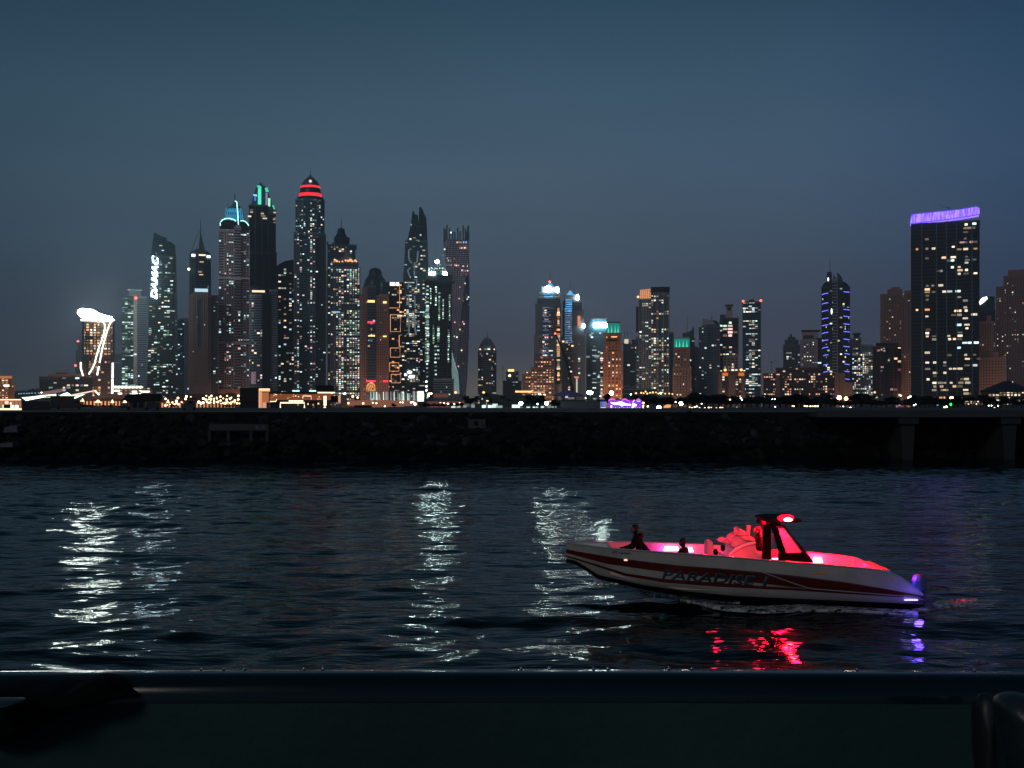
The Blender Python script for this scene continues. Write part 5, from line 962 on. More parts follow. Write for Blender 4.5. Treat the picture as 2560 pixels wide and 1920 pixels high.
# 10 black hall and glowing frame
T = B('black_hall', 'windowless black hall with a glowing orange frame entrance on its right', 430, 635, 'building', zb=ZC)
M_HALL = mat('hall_black', (.010,.018,.020), .8)
T.box('hall', 600, 647, 970, 1023, M_HALL, 0, 40); T.ext('entrance_frame', [(647,1021),(647,971),(675,971),(675,979),(655,979),(655,1021)], emit('frame_orange', (1,.42,.20), .8), -2, 20); T.box('inner_wall', 655, 672, 981, 1006, emit('inner_orange', (1,.34,.15), .42), 2, 10); T.box('frame_light', 648, 674, 972, 975.5, E_CREAM, -2.5, .5); T.box('frame_light', 647, 648.5, 972, 1020, emit('edge_rose', (1,.6,.45), 1), -2.5, .5); T.box('wall', 675, 700, 1006, 1021, M_HALL, 2, 8); T.box('wall', 656, 666, 1006, 1020, emit('inner_orange2', (1,.5,.3), .7), 1, 2); T.done()
T = B('terrace_pavilion', 'dark roofed terrace pavilion with two cream lit gate frames', 440, 750, 'building', zb=ZC)
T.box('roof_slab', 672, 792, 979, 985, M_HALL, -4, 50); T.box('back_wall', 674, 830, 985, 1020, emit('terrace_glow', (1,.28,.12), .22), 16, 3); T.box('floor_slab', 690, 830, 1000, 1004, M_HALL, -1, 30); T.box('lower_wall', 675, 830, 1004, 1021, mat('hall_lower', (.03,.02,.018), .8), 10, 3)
T.tube('gate_frame', [(701,1020),(701,1007),(761,1007),(761,1020)], 1.7, E_CREAM, -5, n=4); T.box('light_column', 809.5, 816, 990, 1014, emit('column_cream', (1,.8,.5), 3), -5, 4); T.ball('column_lamp', 812, 1018.5, 2.8, E_CREAM, -5)
T.tube('rail_light', [(675,1004),(690,1003.5),(692,998)], 1, E_CREAM, -4); T.box('rail_light', 722, 758, 1001, 1003.6, E_GLOBE, -4, 1); T.tube('inner_frame', [(757,996),(757,990),(778,990),(778,999)], .8, E_CREAM, 0)
for k in range(26): T.addwin(678+rr.random()*125, 986+rr.random()*12, 2.6, 2.2, rr.choice(('warm','orange','orange','cream')), 0)
for a, y in ((686,986),(702,986),(745,1012),(770,1010),(783,1012),(784,1018),(796,1009),(828,1011),(838,1011)): T.addwin(a, y, 3.6, 4, 'warm', -1)
T.ext('drum', [(788,966),(794,963),(828,963),(834,966),(837,974),(832,980),(797,980),(789,972)], mat('drum_black', (.005,.010,.008), .8), -3, 36); T.box('drum_light', 794, 838, 980, 983, E_CREAM, -4, 2); T.box('screen', 827, 846, 990, 1005, G_BLACK, -6, 2); T.box('screen_side', 846, 852, 989, 1006, emit('side_orange', (1,.4,.2), .8), -6, 3)
T.done(45)
T = B('terracotta_wall', 'low terracotta wall with two cream lamps right of the dark roofed pavilion', 470, 930, 'wall', zb=ZC)
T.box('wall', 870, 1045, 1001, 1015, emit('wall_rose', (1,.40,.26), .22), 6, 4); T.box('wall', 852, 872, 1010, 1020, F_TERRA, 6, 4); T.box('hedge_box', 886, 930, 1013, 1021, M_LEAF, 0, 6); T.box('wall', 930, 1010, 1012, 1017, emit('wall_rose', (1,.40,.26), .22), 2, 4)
for a, y, r in ((871,1008,2.8),(908,1008.5,2.8),(932,1007,2),(941,1008,2),(962,1015.5,1.8),(1001,1006,2),(1007,1006,2),(1028,1006,2),(1033,1005,1.8),(1038,1010,3.4)): T.ball('lamp', a, y, r, E_GLOBE, -2)
T.done()
lamp(882, 991, 3, 540, E_GLOBE, 'cream lamp post standing above the left end of the terracotta wall', 'lamps above the terracotta wall'); lamp(894, 994, 2.6, 540, E_GLOBE, 'second cream lamp post above the terracotta wall', 'lamps above the terracotta wall'); lamp(862, 984, 4, 560, E_FLOODS, 'aqua white floodlight by the foot of the gold crowned tower', None, sq=.7)
T = B('striped_screen', 'long screen wall of white lit vertical stripes', 520, 988, 'screen wall', zb=ZC)
E_STR = [emit('stripe_%s' % n_, c_, v_) for n_, c_, v_ in (('aqua',(.72,1,.88),1.1),('pale',(.75,.82,.8),.45),('dim',(.35,.33,.37),.28))]
g = MB(); x_ = 917.0; k = 0
while x_ < 1043:
    w_ = rr.choice((1.4,2.2,3.2,4.6)); top_ = 979-(.02*(x_-980)); bot = 1000 if x_ < 975 else 1003.5; cut = rr.choice((0,0,0,5))
    g.ext([(T.x(x_),T.z(bot)),(T.x(x_+w_*1.15),T.z(bot)),(T.x(x_+w_*.8),T.z(top_+cut)),(T.x(x_+.1),T.z(top_+cut))], 0, .25, rr.choice((0,1,1,2))); x_ += w_+rr.choice((.8,1.4,2.4,3.4))
g.build('stripe_panel', E_STR, T.root); T.box('bright_panel', 1044, 1059.5, 978, 1003.5, emit('panel_bright', (.78,1,.84), 1.9), -.3, 1.5); T.box('top_rail', 916, 1044, 977, 978.4, F_GREY, .2, 1); T.done()
# street lamps with double heads
for i, (a, y) in enumerate(((1078,984),(1139,981),(1209,981))):
    lab = ('double headed warm street lamp right of the striped screen','warm street lamp at the foot of the twisted tower','warm street lamp at the foot of the onion domed tower')[i]
    r_ = lamp(a, y, 3.4 if i else 2.4, 555, E_AMBER if i else E_GLOBE, lab, 'warm promenade street lamps', sq=.8)
    if i == 0:
        h2 = bpy.data.objects.new('lamp_head', LAMPM[(E_GLOBE.name,)]); COL.objects.link(h2); h2.parent = r_; h2.location = (-1.0,0,CAMZ-(984-HORY)/F*555-ZC); h2.scale = (.47,.47,.4)
for i, (a, y, r) in enumerate(((1066,976,2.6),(1066,966,2.6),(1066,954,2.6),(1071,989,3.2))): lamp(a, y, r, 590-i, E_FLOODS, ['white work lamp, third up in the column beside the unfinished tower','white work lamp, second from the top beside the unfinished tower','white work lamp, topmost in the column beside the unfinished tower','white work lamp, lowest in the column beside the unfinished tower'][i], 'work lamps at the unfinished tower')
for i, (a, y) in enumerate(((1110,1008),(1120,1009.5),(1101,1007.5),(1149,1007.5),(1135,1010.5))): lamp(a, y, 2.2, 545+3*i, E_GLOBE, 'small cream lamp on the promenade below the unfinished tower', 'small cream promenade lamps')
# rosy low villas behind
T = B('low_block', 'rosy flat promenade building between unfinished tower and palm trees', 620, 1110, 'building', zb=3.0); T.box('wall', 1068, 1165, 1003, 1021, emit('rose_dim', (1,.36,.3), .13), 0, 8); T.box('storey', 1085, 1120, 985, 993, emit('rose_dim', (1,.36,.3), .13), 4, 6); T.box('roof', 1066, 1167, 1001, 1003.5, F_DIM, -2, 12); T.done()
# white lit stalls
KS = [(1127,1137,1014),(1133,1151,1013.5),(1158,1166,1013),(1176,1187,1012),(1205,1214,1012),(1214,1216.5,1006),(1220,1231,1012),(1231,1244,1009),(1240,1256,1014),(1280,1300,1011),(1316,1325,1016),(1332,1338,1016),(1340,1345,1016),(1352,1360,1015),(1368,1377,1014),(1379,1384,1016),(1387,1391,1016)]
for i, (a, b2, y) in enumerate(KS):
    T = B('market_stall', 'small white glowing stall in the row along the promenade', 440+(i % 4)*9, (a+b2)/2, 'stall', 'white glowing stalls in a row', zb=ZC)
    T.box('body', a, b2, y+1.2, 1022, emit('stall_glow', (.70,1,.88), .9, .7), 0, 6); T.ext('roof', [(a-.8,y+1.2),(a+.5,y-.4),(b2-.5,y-.4),(b2+.8,y+1.2)], emit('stall_roof', (.6,.85,.8), .35), -1, 8); T.done()
T = B('corrugated_wall', 'dull ribbed grey wall behind the palm trees', 640, 1290, 'wall', zb=3.0)
g = MB(); 
for k in range(46): g.box(T.x(1224+3*k), T.x(1226.2+3*k), -.2, .1, 0, T.z(986 if k < 8 else 989))
g.box(T.x(1223), T.x(1362), .101, .6, 0, T.z(987.5)); g.build('sheeting', mat('sheeting', (.04,.055,.07), .7), T.root); T.done()
T = B('lit_roof_bar', 'amber lit flat canopy below the stepped podium of the twin tower', 1500, 1330, 'canopy'); T.box('light_bar', 1288, 1330, 977, 981, E_AMBER, 0, 8); T.box('light_bar', 1330, 1362, 979, 982, emit('bar_rose', (1,.5,.35), .9), 0, 8); T.ball('lamp', 1349, 985.5, 4, E_STRIP, -2, 2); T.ball('lamp', 1361, 987, 3.4, E_GLOBE, -2, 2.2); T.box('column', 1300, 1302, 981, 1021, F_DIM, 2, 2); T.box('column', 1350, 1352, 982, 1021, F_DIM, 2, 2); T.done()
lamp(1302, 1008.5, 6.2, 435, E_FLOOD, 'strong greenish floodlight left of the dark trees', None); lamp(1366.5, 1008, 5.2, 437, E_FLOOD, 'strong greenish floodlight left of the grey blank wall', None); lamp(1344, 1010, 2.7, 436, E_FLOODS, 'small white lamp between the two greenish floodlights', None)
T = B('blank_wall', 'long blank grey wall below the violet dome', 450, 1451, 'wall', zb=ZC); T.box('wall', 1401, 1503, 1005, 1023, mat('blank_grey', (.055,.065,.075), .85), 0, 6); T.box('cap', 1400, 1504, 1003.6, 1005, F_DIM, -.5, 7); T.done()
# dome
T = B('event_dome', 'flat violet blue dome on columns in front of the twin towers', 900, 1420, 'pavilion')
g = MB(); r0 = 40*T.su; g.lathe([(r0, T.z(990)), (r0*.97, T.z(988)), (r0*.78, T.z(984)), (r0*.5, T.z(979.5)), (r0*.22, T.z(976.8)), (.05, T.z(976))], 0, r0, 28); g.build('dome_roof', mat('dome_violet', (.14,.14,.33), .8), T.root, smooth=True)
for k in range(9): T.box('column', 1384+9*k-.6, 1384+9*k+.6, 990, 1002, M_STEEL, 4, 2)
T.box('plinth', 1378, 1464, 1000, 1021, mat('plinth', (.02,.04,.04), .9), 6, 30); T.box('sign', 1413, 1420, 990, 995, emit('dome_sign', (.55,.8,1), .8), 2, 1); T.box('lit_band', 1420, 1436, 993, 998, emit('dome_band', (.6,.4,.4), .35), 3, 1); T.done()
lamp(1474.5, 981.5, 9.2, 600, E_FLOOD, 'dazzling warm white floodlight low between the twin towers and the orange lit tower', None, sq=.72); lamp(1528.5, 982.5, 6.2, 605, E_FLOOD, 'round floodlight at the foot of the orange lit tower', None); lamp(1501, 990.5, 2.0, 560, E_FLOODS, 'small white lamp between the two big floodlights', None); lamp(1464, 995, 1.7, 560, E_FLOODS, 'tiny white lamp right of the violet dome', None)
T = B('slim_column', 'pale lit column with an orange head in front of the twin towers', 1500, 1442, 'column'); T.box('shaft', 1440, 1444, 947, 982, emit('column_pale', (.8,.8,.6), .75), 0, 4); T.ext('head', [(1438,946),(1434,941),(1447,941),(1446,946)], emit('head_orange', (1,.35,.22), .8), -1, 5); T.done()
T = B('blue_booth', 'small booth glowing blue left of the purple carousel', 445, 1509, 'booth', zb=ZC); T.box('body', 1501, 1516, 1004, 1021, emit('booth_blue', (.22,.28,.75), .7), 0, 10); T.ext('roof', [(1499,1004),(1503,998),(1514,998),(1518,1004)], mat('booth_roof', (.03,.03,.10), .7), -2, 14); T.box('corner', 1503.5, 1505, 1005, 1020, M_STEEL, -.5, 1); T.box('base_light', 1502, 1515, 1018.5, 1021, emit('booth_white', (.7,.8,1), 1.6), -1, 1); T.done()
E_VIO = emit('ride_violet', (.30,.06,.85), .9); E_VIOW = emit('ride_white', (1,.88,.65), 3.0); E_MAG = emit('ride_magenta', (.9,.15,.8), 1.2)
T = B('carousel', 'fairground ride glowing purple with cream wavy lights', 440, 1560, 'fairground ride', zb=ZC)
T.box('backdrop', 1521, 1604, 1000, 1022, E_VIO, 8, 4)
for k, (a, w) in enumerate(((1530,10),(1545,9),(1562,8),(1582,6),(1596,6))): T.ext('arched_roof', [(a-w,1003),(a-w*.7,998),(a,996),(a+w*.7,998),(a+w,1003),(a+w*.6,1001),(a,999),(a-w*.6,1001)], mat('ride_roof', (.10,.02,.10), .6) if k % 2 else E_MAG, -2, 12)
T.ext('wavy_light', [(1526,1005),(1536,1007),(1546,1005),(1553,1003.5),(1560,1007),(1570,1010),(1577,1010),(1576,1014),(1566,1013),(1560,1013),(1555,1016),(1548,1012),(1536,1012),(1529,1009)], E_VIOW, -4, 1.5); T.ext('horse_figure', [(1580,1021),(1580,1010),(1585,1008),(1592,1012),(1590,1016),(1586,1014),(1584,1021)], E_VIOW, -4, 1.5); T.ext('horse_figure', [(1527,1021),(1527,1012),(1530,1014),(1530,1021)], E_VIOW, -4, 1.5)
for a in range(1534, 1602, 5): T.ball('base_bulb', a, 1020.5, 1.6, E_STRIP if a % 2 else emit('bulb_blue', (.35,.6,1), 2.4), -5)
T.tube('mast', [(1570,1000),(1578,1012)], .6, E_MAG, -4); T.tube('mast', [(1586,1000),(1582,1006)], .6, E_VIOW, -4); T.box('lit_panel', 1592, 1600, 1002, 1004, E_STR[0], -3, 1); T.done()
for a, y, r in ((1608,1007.5,2.8),(1608,1014.5,2.2),(1608,1020,2),(1619.5,1016,2.2)): lamp(a, y, r, 446, E_GLOBE, 'warm lamp just right of the purple ride', 'warm lamps right of the purple ride', name='globe_lamp')
lamp(1647, 1018.5, 7, 420, E_FLOOD, 'low blazing greenish floodlight right of the purple ride', None, sq=.62); lamp(1702.5, 1009, 6, 440, E_FLOOD, 'blazing floodlight in front of the dark trees below the small green topped tower', None, sq=.85); lamp(1689, 1005, 1.9, 450, E_FLOODS, 'small white lamp left of the blazing floodlight in the trees', None); lamp(1754, 1009.5, 1.7, 450, E_FLOODS, 'tiny white lamp right of the blazing floodlight in the trees', None)
T = B('orange_umbrella_bar', 'little bar lit orange between the two blazing floodlights', 450, 1670, 'bar', zb=ZC); T.ext('awning', [(1658,1021),(1660,1015),(1668,1011),(1678,1012),(1677,1017),(1668,1020)], emit('bar_orange', (1,.38,.12), 1.1), 0, 4); T.box('counter', 1660, 1676, 1018, 1022, E_WARMW, 1, 3); T.done()
# arcade and string of orange lamps
T = B('arcade', 'grey arcade with arched gables at the foot of the golden windowed tower', 1500, 1600, 'building')
for a in (1568,1590,1612,1632): T.tube('gable', [(a-10,970),(a-6,966),(a,964),(a+6,966),(a+10,970)], 1.1, F_GREY, 0)
T.box('beam', 1556, 1645, 972, 975, F_GREY, 0, 8); T.box('beam', 1556, 1645, 983, 986, F_GREY, 0, 8); T.box('wall', 1556, 1645, 975, 1021, F_DIM, 3, 8); T.done()
for i, (a, y, r) in enumerate(((1577,986,2.4),(1590,983,2.4),(1603,982,2.3),(1609,983,1.9),(1614,979,2.2),(1618,984,2.3),(1625,982,2),(1632,981,2.5),(1640,981,1.9),(1646,984,2),(1652,983,3.0),(1663,984,1.9),(1673,984,2),(1681,985,1.9))): lamp(a, y, r, 700+4*(i % 5), E_AMBER if i not in (0,10) else E_FLOODS, 'orange lamp in the string below the golden windowed tower' if i not in (0,10) else ('white lamp at the left end of the orange string' if i == 0 else 'white lamp near the right end of the orange string'), 'string of orange lamps' if i not in (0,10) else None, name='globe_lamp')
for i, (a, y, r) in enumerate(((1724,1018,1.8),(1730,1019.5,2),(1737,1017.5,2.2),(1742,1016,1.8),(1749,1019.5,2),(1762,1020,2),(1772,1019,2.1),(1778,1019,1.6),(1791,1020,2),(1801,1019.5,2.6),(1806,1019.5,2.2))): lamp(a, y, r, 430+5*(i % 3), E_GLOBE, 'low warm lamp in the row below the dark balconied tower', 'row of low warm lamps', name='globe_lamp', sq=.75)
for i, (a, y, r) in enumerate(((1981,1015,1.7),(1985,1015.5,1.5),(2003,1015,2.2),(2012,1015,2.4),(2018,1015.6,2.0),(2026,1015.5,2.2),(2032,1015.5,2.2),(2038,1015.5,2.2),(2044,1015.5,2.0))): lamp(a, y, r, 480+2*(i % 3), E_GLOBE, 'cream lamp in the short bright row below the long low block', 'short bright row of cream lamps', name='globe_lamp', sq=.7)
lamp(2098, 994, 6.6, 560, E_SOD, 'blazing orange sodium lamp, larger of the pair below the blue striped tower', None, sq=.95); lamp(2115.5, 996.5, 5.0, 561, E_SOD, 'blazing orange sodium lamp, smaller of the pair below the blue striped tower', None); lamp(2379, 996, 5.6, 558, E_SOD, 'orange sodium lamp at the foot of the purple topped slab', None)
lamp(2377, 1011, 3.0, 470, emit('green_lamp', (.05,1,.15), 1.6), 'small green lamp under the orange sodium lamp', None, sq=1.3)
for i, (a, y, r, m_, lab) in enumerate(((2120,1020,1.9,E_BLUES,'blue'),(2126,1019.5,2.4,E_FLOODS,'white'),(2136,1020,1.5,E_BLUES,'blue'),(2108,1016,1.6,E_FLOODS,'white'),(2161,1004,1.6,E_FLOODS,'white'),(2167,1004,1.6,E_FLOODS,'white'),(2248,1013,1.6,E_BLUES,'blue'),(2285,1013,2.0,E_FLOODS,'white'),(2289,1011,1.6,E_FLOODS,'white'),(2271,994,2.6,E_FLOODS,'white'),(2276,991,2.4,E_FLOODS,'white'),(2252,989,2.0,E_FLOODS,'white'),(2344,1012,2.4,emit('aqua_lamp', (.2,.6,.8), .8),'aqua'),(2366,1017,2.6,E_GLOBE,'cream'),(2361,1018,2,E_FLOODS,'white'),(2486,1021,2.8,E_GLOBE,'cream'),(2472,1014,1.8,E_FLOODS,'white'),(2479,1014,1.7,E_FLOODS,'white'),(2495,1014.5,1.9,E_FLOODS,'white'),(2445,1017,1.5,E_FLOODS,'white'),(1937,998,1.8,E_FLOODS,'white'),(1931,998,1.5,E_FLOODS,'white'),(1852,995,2.2,E_FLOODS,'white'),(1855,999,2.0,E_FLOODS,'white'),(1825,999,2.2,E_GLOBE,'cream'),(1938,1017,1.6,E_FLOODS,'white'),(1842,1018,2.2,emit('dim_violet', (.4,.45,.8), .7),'violet'))):
    lamp(a, y, r, 470+3*(i % 7), m_, 'small %s lamp scattered among the dark trees on the right' % lab, 'small %s lamps among the trees' % lab, name='garden_lamp')
T = B('lit_cafe', 'small cafe with two rows of cream lights below the purple topped slab', 460, 2433, 'building', zb=ZC); T.box('wall', 2410, 2458, 1002, 1021, mat('cafe_wall', (.03,.03,.03), .8), 2, 10)
for a, y, w in ((2417,1004,8),(2428,1004,4),(2437,1004,4),(2445,1004,4),(2413,1009,3),(2421,1010,3),(2448,1009.5,4),(2455,1010.5,3),(2434,1008,3),(2428,1008,3),(2441,1010,3)): T.addwin(a, y, w, 2.8, rr.choice(('cream','warm','cream')), 0)
T.done()
for i, (a, y, w) in enumerate(((2175,994,8),(2184,993.5,6),(2190,993.5,4))): pass
T = B('row_house', 'low row of lit rooms at the foot of the dark brown rounded block', 620, 2180, 'building', zb=3.0); T.box('wall', 2140, 2240, 989, 1021, F_DIM, 2, 10)
for a, w, p_ in ((2152,3,'white'),(2175,7,'orange'),(2184,4,'cream'),(2188,4,'white'),(2192,3,'cream'),(2169,4,'pink')): T.addwin(a, 993.5, w, 3.2, p_, 1)
T.done()
T = B('low_block', 'low lobby with a few pink lit rooms at the foot of the purple topped slab', 640, 2350, 'building', zb=3.0); T.box('wall', 2285, 2450, 990, 1021, mat('lobby_dark', (.02,.022,.022), .8), 2, 10)
for a, w, p_ in ((2326,4,'white'),(2336,10,'pink'),(2352,8,'orange'),(2402,8,'orange'),(2361,4,'warm')): T.addwin(a, 994, w, 4, p_, 1)
T.done()
# trees
rt = random.Random(31)
x_ = 1600
while x_ < 2575:
    h_ = rt.uniform(18, 33) if x_ < 1780 or x_ > 2180 else rt.uniform(20, 36)
    if 1640 < x_ < 1735: h_ *= .95
    if 1720 < x_ < 1800: h_ = rt.uniform(32, 42)
    if 2085 < x_ < 2128: h_ = rt.uniform(14, 20)
    plant('tree', rt.choice((1,2,3)), x_, rt.uniform(470, 545), h_, 'dark bushy tree in the unlit belt along the right hand shore', 'dark trees along the shore', wpx=h_*rt.uniform(1.1,1.7)); x_ += rt.uniform(9, 17)
for a, h_, w_, lab in ((1176,33,34,'round dark tree left of the palm trees'),(1330,32,38,'dark tree between the two greenish floodlights, left one'),(1350,34,30,'dark tree between the two greenish floodlights, right one'),(1388,22,26,'dark shrubby tree at the left end of the blank grey wall'),(1515,36,24,'dark tree rising behind the blue booth'),(1583,34,30,'dark tree behind the purple ride'),(1608,28,26,'dark tree right of the purple ride'),(1492,22,20,'greenish tree below the dazzling floodlight')): plant('tree', rt.choice((1,2,3)), a, 452+rt.uniform(0,16), h_, lab, None, wpx=w_)
for a in (1085,1098,1112,1127,1141,1155): plant('tree', rt.choice((1,2,3)), a, 420+rt.uniform(0,12), 13, 'low dark bush in the row right of the striped screen', 'low bushes by the striped screen', wpx=17)
for a, lab in ((985,'single low dark bush before the middle of the striped screen'),(1062,'low dark bush just off the right end of the striped screen'),(1072,'second low dark bush off the right end of the striped screen')): plant('tree', rt.choice((1,2,3)), a, 430, 12, lab, None, wpx=15)
for a in (208,219,232,262,275,430,438,560,571,582): plant('tree', rt.choice((1,2,3)), a, 400+rt.uniform(0,40), 9, 'small dark bush at the foot of the glowing terrace', 'small bushes below the terrace', wpx=13)
for a, h_, lab in ((1192,32,'slender palm left of the tallest palm'),(1215,40,'tallest palm, in front of the ribbed grey wall'),(1228,24,'short palm right of the tallest palm'),(1258,32,'bushy palm with two white stalls at its foot'),(1271,24,'small palm leaning beside the bushy palm')): plant('palm', 4, a, 445, h_, lab, 'palms among the stalls')
# far wooded hill left of the office block
T = B('tree_belt', 'blue dark distant belt of trees left of the long low office block', 2600, 70, 'trees'); T.root['kind'] = 'stuff'
g = MB(); rnd = random.Random(2)
for k in range(34): leafcloud(g, (T.x(36+2*k), 0, T.z(985-(k > 20)*4)*.9), (16,10,T.z(983-(k > 18)*5)*.28), 60, rnd, 5)
g.box(T.x(30), T.x(102), -2, 2, 0, T.z(979)*.8); g.build('foliage', mat('leaf_far', (.025,.05,.07), .9), T.root, fix=False)
lamp(104, 981.5, 2, 1700, E_FLOODS, 'white lamp at the left foot of the long low office block', None)
for i, a in enumerate((47,53,60,67,73,80,88,97)): lamp(a, 984.3-i*.25, 1.5, 1700+i, emit('harbour_blue', (.4,.7,1), .9), 'small blue white harbour lamp on the far left shore', 'blue white harbour lamps', name='garden_lamp')

# every repeated lamp, tree and stall gets a label of its own from what stands behind it
LM = [(375,'sign bearing tower'),(460,'brown gridded block'),(520,'right half of the brown gridded block'),(560,'cyan domed tower'),(600,'right edge of the cyan domed tower'),(900,'rosy domed tower'),(990,'outlined tower'),(1100,'unfinished tower'),(1160,'twisted tower'),(1218,'onion domed tower'),(1280,'amber crowned block'),(1340,'podium of the twin towers'),(1400,'taller twin tower'),(1480,'white signed tower'),(1532,'orange lit teal topped tower'),(1585,'low dark tower'),(1634,'golden windowed tower'),(1703,'small green topped tower'),(1776,'pale curved roof tower'),(1829,'orange lamp block'),(1880,'red beaconed tower'),(1930,'left end of the long low block'),(1975,'left half of the long low block'),(2030,'right half of the long low block'),(2089,'blue striped tower'),(2140,'dim capped tower'),(2180,'glass block'),(2217,'dark brown rounded block'),(2268,'terracotta stone block'),(2310,'left part of the purple topped slab'),(2363,'middle of the purple topped slab'),(2420,'right part of the purple topped slab'),(2480,'stepped terracotta block'),(2540,'pyramid roofed house'),(80,'distant belt of trees')]
ORD = ['first','second','third','fourth','fifth','sixth','seventh','eighth','ninth','tenth','eleventh','twelfth','thirteenth','fourteenth','fifteenth','sixteenth','seventeenth','eighteenth','nineteenth','twentieth']
def relabel(group, noun):
    by = {}
    for o in COL.objects:
        if o.parent is None and o.get('group') == group:
            px = 1280+o.location.x/o.location.y*F; lm = min(LM, key=lambda q: abs(q[0]-px))[1]; by.setdefault(lm, []).append((px, o))
    for lm, l in by.items():
        l.sort(key=lambda q: q[0])
        for i, (px, o) in enumerate(l): o['label'] = '%s below the %s' % (noun, lm) if len(l) == 1 else '%s %s from the left below the %s' % (ORD[min(i, 19)], noun, lm)
for gname, noun in (('dark trees along the shore','dark bushy tree'),('globe lamps on the terrace','warm globe lamp'),('small white lamps among the trees','small white lamp'),('small cream lamps among the trees','small cream lamp'),('small blue lamps among the trees','small blue lamp'),('white glowing stalls in a row','white glowing stall'),('string of orange lamps','orange string lamp'),('row of low warm lamps','low warm lamp'),('short bright row of cream lamps','bright cream lamp'),('blue white harbour lamps','blue white harbour lamp'),('low bushes by the striped screen','low dark bush'),('small bushes below the terrace','small dark bush'),('small cream promenade lamps','small cream promenade lamp'),('warm lamps right of the purple ride','warm lamp right of the purple ride')): relabel(gname, noun)
# ================================================================== THE BOAT
def ip(tab, x): return float(np.interp(x, [a for a, _ in tab], [b2 for _, b2 in tab]))
BO = Vector((gx(1860, 34.9), 34.9, 0))
def dc(px): return 34.3+(2310-px)/895*1.3
CV = [ # near side outline curves of the hull: (px, py), from gunwale down
 [(1415,1357),(1440,1361),(1518,1371),(1647,1381),(1795,1391),(1900,1400),(2025,1410),(2120,1418),(2187,1424),(2233,1433),(2265,1452),(2290,1473),(2308,1487)],
 [(1415,1372),(1440,1378),(1564,1398),(1703,1414),(1800,1421),(1910,1431),(2010,1442),(2118,1456),(2220,1473),(2290,1486),(2308,1490)],
 [(1415,1382),(1431,1387),(1518,1410),(1652,1429),(1780,1444),(1900,1458),(1980,1468),(2118,1478),(2308,1492.5)],
 [(1415,1388),(1449,1398),(1564,1433),(1657,1447),(1795,1457),(1900,1465),(1980,1470),(2118,1479.5),(2308,1493.5)],
 [(1415,1392),(1454,1404),(1564,1440),(1657,1456),(1795,1467),(1979,1476),(2150,1487),(2308,1497)],
 [(1415,1396),(1440,1402),(1468,1419),(1495,1437),(1610,1463),(1721,1479),(1841,1490),(2071,1500),(2267,1509),(2308,1511)]]
WB = [(1415,.03),(1440,.30),(1500,.72),(1600,1.10),(1720,1.36),(1900,1.48),(2100,1.50),(2308,1.42)]
WF = [1.0,.985,.94,.915,.90,.80]
def hp(j, px, side=-1, inset=0.0):
    """hull surface point on curve j (0 gunwale .. 5 chine), j may be fractional"""
    j0 = min(int(j), 4); f = j-j0
    py = ip(CV[j0], px)*(1-f)+ip(CV[j0+1], px)*f; bowk = 1-.45*max(0, min(1, (1620-px)/205))*(j/5)
    w = ip(WB, px)*(WF[j0]*(1-f)+WF[j0+1]*f)*bowk-inset; d = dc(px)-w
    p = W3(px, py, d)-BO
    if side > 0: p.y = 2*(dc(px)-BO.y)-p.y
    return p
boat = empty('speedboat', BO, 'white motorboat with red stripes and glowing pink cockpit speeding left past the ledge', 'boat')
M_HW = mat('hull_white', (.35,.33,.32), .4, spec=.4, var=.12, scale=1.5); M_HR = mat('hull_red', (.085,.010,.008), .35, spec=.4, var=.2, scale=2); M_HD = mat('hull_bottom', (.006,.008,.008), .5); M_HG = mat('hull_rub', (.05,.05,.055), .4); M_IN = mat('liner_pink_lit', (.58,.44,.46), .35, spec=.4, var=.05, scale=2); M_BL = mat('boat_black', (.0025,.004,.004), .9, spec=.05); M_UPH = mat('upholstery', (.45,.30,.29), .6, spec=.3, var=.1, scale=4)  # liner's pink tint puts the cockpit light's colour into its base
NS = 90; SX = [1415+(2308-1415)*(i/NS)**1.0 for i in range(NS+1)]
ROWS = [0, .33, .66, 1.0, 1.12, 1.55, 2.0, 2.5, 3.0, 3.5, 4.0, 4.5, 5.0]
def rmat(r0, px):
    if r0 < 1.0: return 0
    if r0 < 1.12: return 2
    if r0 < 2.0: return 1
    if r0 < 3.0: return 0
    if r0 < 4.0: return 1
    return 0
g = MB(); nR = len(ROWS)
for sd in (-1, 1):
    o0 = len(g.v)
    for px in SX:
        for r_ in ROWS: g.v.append(tuple(hp(r_, px, sd)))
        p = hp(5, px, sd); kz = p.z-(.03+.34*max(0, min(1, (px-1440)/420))); k = max(-.5, kz)
        g.v.append((p.x, (p.y+ (dc(px)-BO.y))*.5, (p.z+k)/2-.12)); g.v.append((p.x+.02, dc(px)-BO.y, k))
    for i in range(NS):
        for j in range(nR+1):
            a = o0+i*(nR+2)+j; b2 = a+1; c = a+nR+2; d = c+1; g.f.append((a, b2, d, c) if sd < 0 else (a, c, d, b2)); g.m.append(rmat(ROWS[j], SX[i]) if j < nR-1 else 3)
nv = nR+2; e0 = NS*nv; e1 = (NS+1)*nv+NS*nv   # transom
for j in range(nv-1): g.f.append((e0+j, e1+j, e1+j+1, e0+j+1)); g.m.append(0)
hull = g.build('hull', [M_HW, M_HR, M_HG, M_HD], boat, fix=False); smooth_by_angle(hull, 50)
